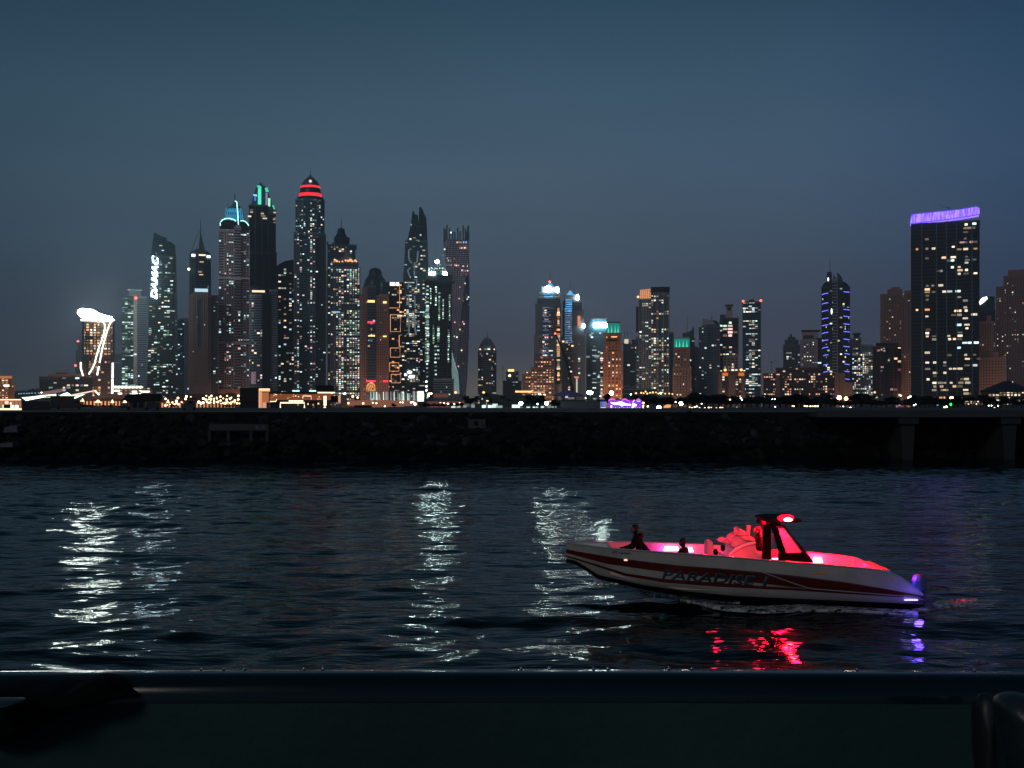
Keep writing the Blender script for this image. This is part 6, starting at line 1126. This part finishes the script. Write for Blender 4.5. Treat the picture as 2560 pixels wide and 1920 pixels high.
# deck, coaming and cockpit well
CK0, CK1 = 1528, 2205
def gp(px, side, inset, dz=0.0):
    p = hp(0, px, side); c = dc(px)-BO.y; w = abs(p.y-c); s_ = max(0.02, w-inset)/w if w > 0 else 0; return Vector((p.x, c+(p.y-c)*s_, p.z+dz))
g = MB(); NP = 60
def strip(A, B_, mi=0):
    for i in range(len(A)-1): g.addf([A[i], B_[i], B_[i+1], A[i+1]], [(0,1,2,3)], mi)
xs1 = [CK0+(CK1-CK0)*i/NP for i in range(NP+1)]
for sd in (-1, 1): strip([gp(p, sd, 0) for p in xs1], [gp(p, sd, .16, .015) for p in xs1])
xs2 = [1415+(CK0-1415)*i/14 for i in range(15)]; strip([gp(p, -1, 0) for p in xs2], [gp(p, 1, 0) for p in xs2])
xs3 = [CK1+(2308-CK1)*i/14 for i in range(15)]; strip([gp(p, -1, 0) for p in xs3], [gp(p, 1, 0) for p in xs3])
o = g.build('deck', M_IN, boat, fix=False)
g = MB(); FZ = .52
def fl(px, sd): p = gp(px, sd, .22); return Vector((p.x, p.y, FZ+max(0, (1700-px)/172)*.32))
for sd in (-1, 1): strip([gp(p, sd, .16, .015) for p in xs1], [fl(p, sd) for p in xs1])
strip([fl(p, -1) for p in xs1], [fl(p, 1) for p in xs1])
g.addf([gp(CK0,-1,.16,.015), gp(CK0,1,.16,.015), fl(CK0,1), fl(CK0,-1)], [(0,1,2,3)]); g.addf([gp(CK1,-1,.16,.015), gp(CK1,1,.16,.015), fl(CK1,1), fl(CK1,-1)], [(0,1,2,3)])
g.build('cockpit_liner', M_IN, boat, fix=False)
# rub rail and gunwale line
g = MB()
for sd in (-1, 1): g.tube([hp(0, p, sd)+Vector((0, .012*sd, .01)) for p in SX[::3]+[SX[-1]]], .022, 6)
g.build('gunwale_rail', mat('rail_grey', (.35,.34,.35), .4), boat)
g = MB(); g.tube([hp(1.0+ip([(1905,0),(2060,1.3),(2308,2.3)], p), p, -1)+Vector((0,-.012,0)) for p in range(1905, 2309, 12)], .022, 6); g.build('swoosh', mat('swoosh_grey', (.20,.19,.20), .4), boat)
# swim platform
g = MB(); z_ = hp(0, 2306).z; xa = gx(2262, 33.6)-BO.x; xb = gx(2322, 33.6)-BO.x; g.box(xa, xb, -1.85, .75, .30, .40); o = g.build('swim_platform', M_HG, boat); bevel(o, .03)
# lettering wrapped on the hull side
def text_on_hull(body, name, px0, px1, jc0, jc1, m, shear=.25, bold=.012, flat=False):
    cu = bpy.data.curves.new(name, 'FONT'); cu.body = body; cu.size = 1; cu.shear = shear; cu.offset = bold; cu.extrude = .005; cu.resolution_u = 3; cu.space_character = 1.08
    to = bpy.data.objects.new('tmp_text', cu); COL.objects.link(to); bpy.context.view_layer.update(); me_ = bpy.data.meshes.new_from_object(to.evaluated_get(bpy.context.evaluated_depsgraph_get())); bpy.data.objects.remove(to); bpy.data.curves.remove(cu)
    vx = np.array([v.co[:] for v in me_.vertices]); mn, mx_ = vx.min(0), vx.max(0)
    for v in me_.vertices:
        u = (v.co.x-mn[0])/(mx_[0]-mn[0]); w_ = (v.co.y-mn[1])/(mx_[1]-mn[1]); px = px0+(px1-px0)*u
        p = hp(jc1(px)+(jc0(px)-jc1(px))*w_ , px); v.co = p+Vector((0, -.012-v.co.z, 0))
    me_.materials.clear(); me_.materials.append(m); o = bpy.data.objects.new(name, me_); COL.objects.link(o); o.parent = boat; return o
def jat(px, py):   # curve index whose image height at px is py
    ys = [ip(c, px) for c in CV]
    return float(np.interp(py, ys, range(6)))
def band(y0a, y0b, xa, xb): return lambda px: jat(px, y0a+(y0b-y0a)*(px-xa)/(xb-xa))
M_LET = mat('letter_teal', (.012,.035,.048), .35); M_LETE = mat('letter_edge', (.09,.14,.17), .3)
o = text_on_hull('PARADISE 1', 'boat_name', 1654, 1922, band(1424,1441,1654,1922), band(1446,1466,1654,1922), M_LETE, .25, .03); o.location.y = .005
text_on_hull('PARADISE 1', 'boat_name', 1655, 1923, band(1425,1443,1654,1922), band(1447,1467,1654,1922), M_LET, .25, .012)
text_on_hull('JET YACHT', 'small_lettering', 1530, 1576, band(1377,1382,1530,1576), band(1384,1389,1530,1576), mat('letter_blue', (.01,.02,.12), .4), .2, .02)
g = MB()
for (a, b2, c, d) in ((2024,1434,2050,1436),(2036,1429,2046,1435),(2046,1428,2062,1436),(2056,1431,2072,1433),(2228,1442,2238,1448)):
    g.loft([[tuple(hp(jat(x_, y_), x_)+Vector((0,q,0))) for x_, y_ in ((a,d),(c,d),(c-3,b2),(a+4,b2))] for q in (-.014,-.004)])
g.build('gold_emblem', mat('gold_paint', (.55,.27,.12), .4), boat)
g = MB(); g.ball(tuple(hp(1.1, 1565)+Vector((0,-.01,0))), (.07,.02,.03), 10, 6); g.build('side_light', emit('side_lamp_warm', (1,.65,.5), 1.2), boat, smooth=True)
# interior fittings, placed by profile: z from py at lateral offset v (negative: near side)
def bp(px, py, v=0.0): d = dc(px)+v; return W3(px, py, d)-BO
def bext(name, pts, v0, v1, m, bev=.03):
    g = MB(); vm = (v0+v1)/2; q = [bp(a, b2, vm) for a, b2 in pts]; g.loft([[(p.x, p.y-vm+v0, p.z) for p in q], [(p.x, p.y-vm+v1, p.z) for p in q]])
    o = g.build(name, m, boat)
    if bev: bevel(o, bev, 2)
    return o
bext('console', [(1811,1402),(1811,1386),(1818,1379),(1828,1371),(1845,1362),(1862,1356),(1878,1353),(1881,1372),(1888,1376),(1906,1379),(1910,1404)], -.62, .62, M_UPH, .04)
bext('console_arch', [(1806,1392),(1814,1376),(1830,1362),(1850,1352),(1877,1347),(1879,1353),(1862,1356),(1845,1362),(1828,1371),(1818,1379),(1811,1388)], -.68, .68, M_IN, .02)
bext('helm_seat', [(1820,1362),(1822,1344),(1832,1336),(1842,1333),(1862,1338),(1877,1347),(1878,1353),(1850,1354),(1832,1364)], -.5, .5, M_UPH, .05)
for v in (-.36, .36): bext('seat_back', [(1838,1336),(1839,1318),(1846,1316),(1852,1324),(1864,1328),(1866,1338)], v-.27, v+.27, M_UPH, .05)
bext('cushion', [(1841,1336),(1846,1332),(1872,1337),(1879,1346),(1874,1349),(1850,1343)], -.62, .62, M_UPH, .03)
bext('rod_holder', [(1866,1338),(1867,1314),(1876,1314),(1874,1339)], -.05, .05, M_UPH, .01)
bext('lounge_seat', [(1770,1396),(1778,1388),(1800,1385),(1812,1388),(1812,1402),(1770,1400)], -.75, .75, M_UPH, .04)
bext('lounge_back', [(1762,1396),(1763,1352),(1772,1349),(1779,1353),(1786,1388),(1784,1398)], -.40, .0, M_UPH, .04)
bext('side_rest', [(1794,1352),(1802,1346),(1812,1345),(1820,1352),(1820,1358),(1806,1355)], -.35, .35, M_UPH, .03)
for a, b2 in ((1789,1380),(1807,1370)):
    p = bp(a, b2, -.70); g = MB(); g.loft([[(p.x+.07*math.cos(2*PI*k/16), p.y+q, p.z+.10*math.sin(2*PI*k/16)) for k in range(16)] for q in (-.03,.03)]); g.build('speaker', M_BL, boat)
# far side benches
for a, b3, nm in ((1540,1650,'bow_bench'),(1655,1760,'bow_bench'),(2040,2110,'stern_bench'),(2118,2195,'stern_bench')):
    w0 = ip(WB, a)-.30; w1 = ip(WB, b3)-.30; zf = FZ+max(0, (1700-a)/172)*.32
    for sd in (1,):
        P0 = [bp(a, 1400, sd*w0), bp(b3, 1400, sd*w1), bp(b3, 1400, sd*(w1-.45)), bp(a, 1400, sd*(w0-.40))]
        g = MB(); g.loft([[(p.x, p.y, zf) for p in P0], [(p.x, p.y, zf+.38) for p in P0]]); o = g.build(nm, M_UPH, boat); bevel(o, .04)
g = MB(); a0 = bp(2196, 1430, 0); g.box(a0.x-.05, a0.x+.18, -1.0+a0.y*0, .9, FZ, FZ+.62); o = g.build('stern_bench', M_UPH, boat); bevel(o, .04)
# hardtop: roof, side frames with openings
for v in (-.85, .85):
    bext('frame_post', [(1905,1404),(1909,1312),(1926,1309),(1928,1404)], v-.05, v+.05, M_BL, .01)
    bext('frame_post', [(1925,1312),(1942,1310),(1954,1350),(1967,1386),(1957,1404),(1946,1404),(1946,1378),(1934,1336)], v-.05, v+.05, M_BL, .01)
    bext('frame_post', [(1940,1316),(1944,1311),(1960,1312),(1985,1346),(2016,1380),(2034,1406),(1954,1404),(1960,1383),(2004,1381),(1982,1349),(1957,1318)], v-.05, v+.05, M_BL, 0)
    bext('frame_trim', [(1941,1316),(1957,1316),(1958,1318.5),(1941,1318)], v-.07, v-.052, M_LETE, 0)
    g = MB(); q = [bp(a, b2, v) for a, b2 in ((1958,1319),(1984,1350),(2005,1380))]; g.tube([p+Vector((0,-.06,0)) for p in q], .012, 5); g.build('frame_trim', M_LETE, boat)
M_GL = bpy.data.materials.new('tinted_glass'); M_GL.use_nodes = True; b_ = M_GL.node_tree.nodes['Principled BSDF']; b_.inputs['Base Color'].default_value = (.35,.42,.45,1); b_.inputs['Roughness'].default_value = .05; b_.inputs['Alpha'].default_value = .22
bext('windscreen', [(1912,1396),(1917,1330),(1920,1330),(1915,1396)], -.84, .84, M_GL, 0)
for v in (-.85, .85): bext('side_glass', [(1944,1318),(1957,1318),(2003,1381),(1965,1382)], v-.006, v+.006, M_GL, 0)
bext('hardtop', [(1898,1299),(1902,1293),(1925,1290),(1975,1290),(1990,1294),(1984,1300),(1940,1301)], -.8, .8, mat('hardtop_grey', (.010,.016,.018), .9, spec=.05), .03)
bext('hardtop_leg', [(1906,1314),(1910,1298),(1930,1298),(1944,1312)], -.9, .9, M_BL, 0)
g = MB(); p = bp(1965, 1298, -1.06); g.ball((p.x, p.y-.25, p.z+.01), (.12,.05,.05), 12, 8); RL = g.build('red_lamp', emit('nav_red_hot', (1.0,.45,.33), 40), boat, smooth=True)
g = MB(); g.lathe([(.17,p.z-.05),(.23,p.z+.0),(.23,p.z+.06),(.15,p.z+.11)], p.x, p.y+.02, 14); g.build('red_lamp_halo', emit('halo_red', (1,.001,.006), 16, sample=True), boat)  # red halo round the lamp, added as a glowing ring
for k, (a, b2, v) in enumerate(((1926,1298,.0),(1926,1298,.5),(1968,1298,.5),(1968,1298,.0))):
    p = bp(a, b2, v); g = MB(); g.box(p.x-.24, p.x+.24, p.y-.20, p.y+.20, p.z-.045, p.z-.01); g.build('ceiling_light', emit('led_red', (1,.0012,.012), 1300, sample=True), boat)
# courtesy lights glowing blue white on the far inner wall
E_CL = emit('courtesy_light', (.45,.55,1.0), 4.5)
def wl(a, b2, y0, y1, v, nm='courtesy_light'):
    q = [bp(a, y1, v), bp(b2, y1, v), bp(b2-4, y0, v), bp(a+3, y0, v)]; g = MB(); g.loft([[tuple(p+Vector((0,d_,0))) for p in q] for d_ in (-.02,.01)]); g.build(nm, E_CL, boat)
wl(1659, 1698, 1366, 1377, .95); wl(1717, 1734, 1368, 1380, 1.0); wl(2031, 2057, 1393, 1407, 1.05); wl(1927, 1951, 1395.5, 1398, -.6)
# outboard motors
for v in (-.45, .45):
    g = MB(); c = bp(2296, 1458, v); g.loft([[(c.x+a_*.9+k_, c.y+q_, c.z+h_) for a_, q_ in ((-.20*w_,-.14*w_),(.0,-.19*w_),(.24*w_,-.12*w_),(.24*w_,.12*w_),(0,.19*w_),(-.20*w_,.14*w_))] for h_, w_, k_ in ((-.26,.55,0),(-.18,.95,0),(.10,1.0,.01),(.22,.85,.02),(.27,.45,.02))]); o = g.build('outboard_motor', mat('motor_blue_lit', (.10,.10,.20), .45), boat); bevel(o, .05, 3)  # cowl colour tinted blue for the blue light that falls on it
    g = MB(); g.loft([[(c.x-.14,c.y-.08,c.z-.2),(c.x+.14,c.y-.08,c.z-.2),(c.x+.14,c.y+.08,c.z-.2),(c.x-.14,c.y+.08,c.z-.2)],[(c.x-.04,c.y-.05,-.5),(c.x+.16,c.y-.05,-.5),(c.x+.16,c.y+.05,-.5),(c.x-.04,c.y+.05,-.5)]]); g.build('motor_leg', M_BL, o)
g = MB(); p = bp(2282, 1500, -1.30); g.box(p.x-.24, p.x+.14, p.y-.03, p.y+.03, p.z-.015, p.z+.015); g.build('stern_light', emit('stern_violet', (.35,.3,1), 3.5, sample=True), boat)
LE = 2.7
def light(name, loc, col, e, r=.08, kind='POINT'):
    l = bpy.data.lights.new(name, kind); l.energy = e*LE; l.color = col; l.shadow_soft_size = r; o = bpy.data.objects.new(name, l); COL.objects.link(o); o.parent = boat; o.location = loc; return o
RED = (1.0,.004,.05); PINK = (1.0,.01,.20); BLU = (.06,.05,1.0)
light('led_light', bp(1870,1312,.3), (1,.006,.045), 15); light('led_light', bp(1800,1330,-.1), (1,.006,.06), 8); light('led_light', bp(1760,1372,.4), PINK, 7); light('led_light', bp(1665,1380,.75), (1,.03,.65), 4); light('led_light', bp(1562,1372,.2), RED, 1.0)
light('led_light', bp(1975,1350,.2), PINK, 6); light('led_light', bp(2080,1404,.2), (1,.004,.10), 12); light('led_light', bp(2160,1412,.2), (1,.004,.03), 8); light('led_light', bp(2040,1398,.85), (.4,.1,1), 1.6)
light('led_light', bp(1830,1388,-1.15), (1,.02,.07), 9); light('led_light', bp(1765,1384,-1.1), (1,.012,.10), 3.5); light('led_light', bp(1880,1330,-1.0), (1,.01,.04), 5); light('led_light', bp(2290,1486,-.7), BLU, 2); light('led_light', bp(2300,1506,-2.0), (.14,.07,1.0), 5, .12); light('led_light', bp(2276,1440,-.6), BLU, 7)

# ---- spray and wash
M_FOAM = bpy.data.materials.new('foam'); M_FOAM.use_nodes = True; t = M_FOAM.node_tree; b_ = t.nodes['Principled BSDF']; b_.inputs['Base Color'].default_value = (.42,.46,.48,1); b_.inputs['Roughness'].default_value = .8
tcn = N(t, 'ShaderNodeTexCoord'); m_ = N(t, 'ShaderNodeMapping'); m_.inputs['Scale'].default_value = (1.3,3.2,3); n_ = N(t, 'ShaderNodeTexNoise'); n_.inputs['Scale'].default_value = 2.4; n_.inputs['Detail'].default_value = 7; n_.inputs['Roughness'].default_value = .7
t.links.new(tcn.outputs['Object'], m_.inputs[0]); t.links.new(m_.outputs[0], n_.inputs[0]); r_ = ramp(t, [(.40,(0,0,0,1)),(.58,(.9,.9,.9,1))]); t.links.new(n_.outputs[0], r_.inputs[0]); t.links.new(r_.outputs[0], b_.inputs['Alpha'])
def ribbon(name, pts, lab, h=.05):
    """low churned ridge of foam: pts (px, py on the water, half width m)"""
    g = MB(); rows = []; rf = random.Random(4)
    fine = []
    for i in range(len(pts)-1):
        for k in range(10): f = k/10; fine.append(tuple(pts[i][q]*(1-f)+pts[i+1][q]*f for q in range(3)))
    fine.append(pts[-1])
    for (a, y, w) in fine:
        d = CAMZ*F/(y-HORY); x = gx(a, d); row = []
        for j in range(9): u = j/4-1; row.append((x+rf.uniform(-.05,.05), d+u*w, .03+h*(1-u*u)*rf.uniform(.4,1.3)+(.05 if abs(u) < .9 else -.02)))
        rows.append(row)
    for r0 in rows: g.v += r0
    for i in range(len(rows)-1):
        for j in range(8): a = i*9+j; g.f.append((a, a+1, a+10, a+9)); g.m.append(0)
    o = g.build(name, M_FOAM, smooth=True, fix=False); tag(o, lab, 'foam', kind='stuff'); return o
ribbon('bow_foam', [(1486,1458,.08),(1520,1462,.30),(1570,1468,.45),(1620,1478,.45),(1680,1492,.40),(1760,1503,.30),(1850,1512,.22)], 'faint grey foam thrown up along the bow of the speedboat', .10)
ribbon('side_wash', [(1700,1504,.15),(1800,1523,.35),(1900,1528,.45),(2010,1523,.45),(2100,1528,.45),(2190,1532,.40),(2290,1536,.3)], 'thin foam streak beside the speedboat hull', .04)
ribbon('stern_foam', [(2262,1519,.25),(2290,1520,.5),(2330,1518,.5),(2380,1514,.35),(2440,1512,.2)], 'violet lit foam churned up behind the speedboat motors', .10)

# ================================================================== PEOPLE
M_CLO = mat('dark_clothes', (.006,.007,.008), .9, spec=.1); M_SKIN = mat('skin', (.20,.11,.075), .6, spec=.2); M_HAIR = mat('hair_black', (.004,.004,.004), .7)
def person(label, base, rz, J, group=None):
    """J: joint name -> local (x forward, y left, z up) metres; one skinned body"""
    root = empty('person', base, label, 'person', group, rz)
    names = list(J); idx = {n_: i for i, n_ in enumerate(names)}
    E = [('pelvis','spine'),('spine','chest'),('chest','neck'),('neck','head'),('head','crown')]
    for s_ in 'lr': E += [('chest','sh'+s_),('sh'+s_,'el'+s_),('el'+s_,'wr'+s_),('wr'+s_,'palm'+s_),('pelvis','hip'+s_),('hip'+s_,'kn'+s_),('kn'+s_,'an'+s_),('an'+s_,'toe'+s_)]
    Rd = {'pelvis':.155,'spine':.14,'chest':.165,'neck':.06,'head':.095,'crown':.075,'sh':.075,'el':.05,'wr':.032,'palm':.036,'hip':.105,'kn':.065,'an':.045,'toe':.038}
    V = [J[n_] for n_ in names]; rad = [Rd.get(n_, Rd.get(n_[:-1], .05)) for n_ in names]; ed = [(idx[a], idx[b2]) for a, b2 in E]
    for s_ in 'lr':     # five fingers fanned from the palm
        p = Vector(J['palm'+s_]); w = Vector(J['wr'+s_]); d = (p-w).normalized(); sd = d.orthogonal().normalized()
        for k, (off, ln) in enumerate(((-.032,.06),(-.012,.085),(.008,.09),(.026,.082),(.042,.06))):
            b0 = p+sd*off+d*.02*(k > 0); i0 = len(V); V.append(tuple(b0)); rad.append(.009); ed.append((idx['palm'+s_], i0))
            V.append(tuple(b0+d*ln*.6+sd*(off*.4)+Vector((0,0,-.01)))); rad.append(.008); ed.append((i0, i0+1)); V.append(tuple(b0+d*ln+sd*off*.4+Vector((0,0,-.03)))); rad.append(.007); ed.append((i0+1, i0+2))
    me_ = bpy.data.meshes.new('body'); me_.from_pydata(V, ed, []); o = bpy.data.objects.new('body', me_); COL.objects.link(o); o.parent = root
    md = o.modifiers.new('skin', 'SKIN'); md.use_smooth_shade = True
    for i, sv in enumerate(me_.skin_vertices[0].data): sv.radius = (rad[i], rad[i]*(.78 if i < 3 else 1)); sv.use_root = (i == 0)
    md2 = o.modifiers.new('sub', 'SUBSURF'); md2.levels = 1; md2.render_levels = 1; me_.materials.append(M_CLO)
    h = Vector(J['head']); g = MB(); g.ball((h.x+.01,h.y,h.z+.04), (.098,.078,.122), 14, 10); g.ball((h.x+.105,h.y,h.z+.025), (.018,.013,.022), 6, 5)
    for s_ in (-1, 1): g.ball((h.x+.09,h.y+s_*.032,h.z+.055), (.012,.014,.009), 6, 5); g.ball((h.x,h.y+s_*.08,h.z+.03), (.018,.010,.03), 6, 5)
    g.ball((h.x+.095,h.y,h.z-.02), (.010,.026,.007), 6, 5); g.build('face', M_SKIN, root, smooth=True)
    g = MB(); g.ball((h.x-.02,h.y,h.z+.085), (.105,.088,.105), 12, 8); g.build('hair', M_HAIR, root, smooth=True)
    return root
def sitting(lean=.1):
    J = dict(pelvis=(0,0,.12), spine=(-.02,0,.32), chest=(.02+lean,0,.52), neck=(.05+lean,0,.70), head=(.08+lean,0,.80), crown=(.08+lean,0,.92))
    for s_, k in (('l',1),('r',-1)): J.update({'sh'+s_:(.03+lean,k*.19,.62), 'el'+s_:(.12+lean,k*.26,.36), 'wr'+s_:(.36+lean,k*.14,.30), 'palm'+s_:(.42+lean,k*.12,.29), 'hip'+s_:(.04,k*.10,.10), 'kn'+s_:(.46,k*.13,.14), 'an'+s_:(.50,k*.13,-.30), 'toe'+s_:(.66,k*.13,-.33)})
    return J
def standing():
    J = dict(pelvis=(0,0,.95), spine=(0,0,1.12), chest=(.02,0,1.34), neck=(.04,0,1.50), head=(.07,0,1.60), crown=(.07,0,1.72))
    for s_, k in (('l',1),('r',-1)): J.update({'sh'+s_:(.02,k*.20,1.43), 'el'+s_:(.10,k*.27,1.16), 'wr'+s_:(.34,k*.18,1.12), 'palm'+s_:(.41,k*.16,1.13), 'hip'+s_:(.0,k*.10,.90), 'kn'+s_:(.03,k*.12,.48), 'an'+s_:(-.02,k*.13,.07), 'toe'+s_:(.16,k*.14,.03)})
    return J
def seatz(px): return FZ+max(0, (1700-px)/172)*.32+.38
pb = bp(1598, 1380, -.35)+BO; person('person in black sitting in the bow facing forward, left of the pink glow', (pb.x, pb.y, seatz(1598)+.22), PI, sitting(.05)).scale = (1.12,1.25,1.08)
pb = bp(1622, 1380, .25)+BO; person('person in black sitting in the bow leaning forward behind the first', (pb.x, pb.y, seatz(1622)+.02), PI, sitting(.18)).scale = (1.1,1.25,1.0)
pb = bp(1712, 1380, -.5)+BO; person('person in black sitting alone between the two blue white lights', (pb.x, pb.y, 1.0), PI*.8, sitting(.0)).scale = (1.05,1.1,1.0)
pb = bp(1899, 1400, .15)+BO; person('driver in dark clothes standing at the wheel under the hardtop', (pb.x, pb.y, FZ), PI, standing())

for nm, par in (('boat_name','hull'),('small_lettering','hull'),('gold_emblem','hull'),('side_light','hull'),('swoosh','hull'),('gunwale_rail','hull'),('red_lamp','hardtop'),('red_lamp_halo','hardtop'),('ceiling_light','hardtop'),('frame_trim','frame_post'),('speaker','console'),('console_arch','console'),('cushion','helm_seat'),('rod_holder','helm_seat'),('seat_back','helm_seat')):
    P_ = next(o for o in boat.children if o.name.split('.')[0] == par)
    for o in list(boat.children):
        if o.name.split('.')[0] == nm: o.parent = P_

# ---- thin evening air over the whole place
hz = MB(); hz.box(-4950, 4950, -4950, 4950, -4, 560); hm = bpy.data.materials.new('haze'); hm.use_nodes = True; t = hm.node_tree; t.nodes.clear()
pv = N(t, 'ShaderNodeVolumePrincipled'); ov = N(t, 'ShaderNodeOutputMaterial'); t.links.new(pv.outputs[0], ov.inputs['Volume']); pv.inputs['Density'].default_value = 1.0e-4; pv.inputs['Color'].default_value = (.72,.85,1.0,1); pv.inputs['Anisotropy'].default_value = .3
ho = hz.build('haze', hm); ho.display_type = 'WIRE'; tag(ho, kind='stuff')
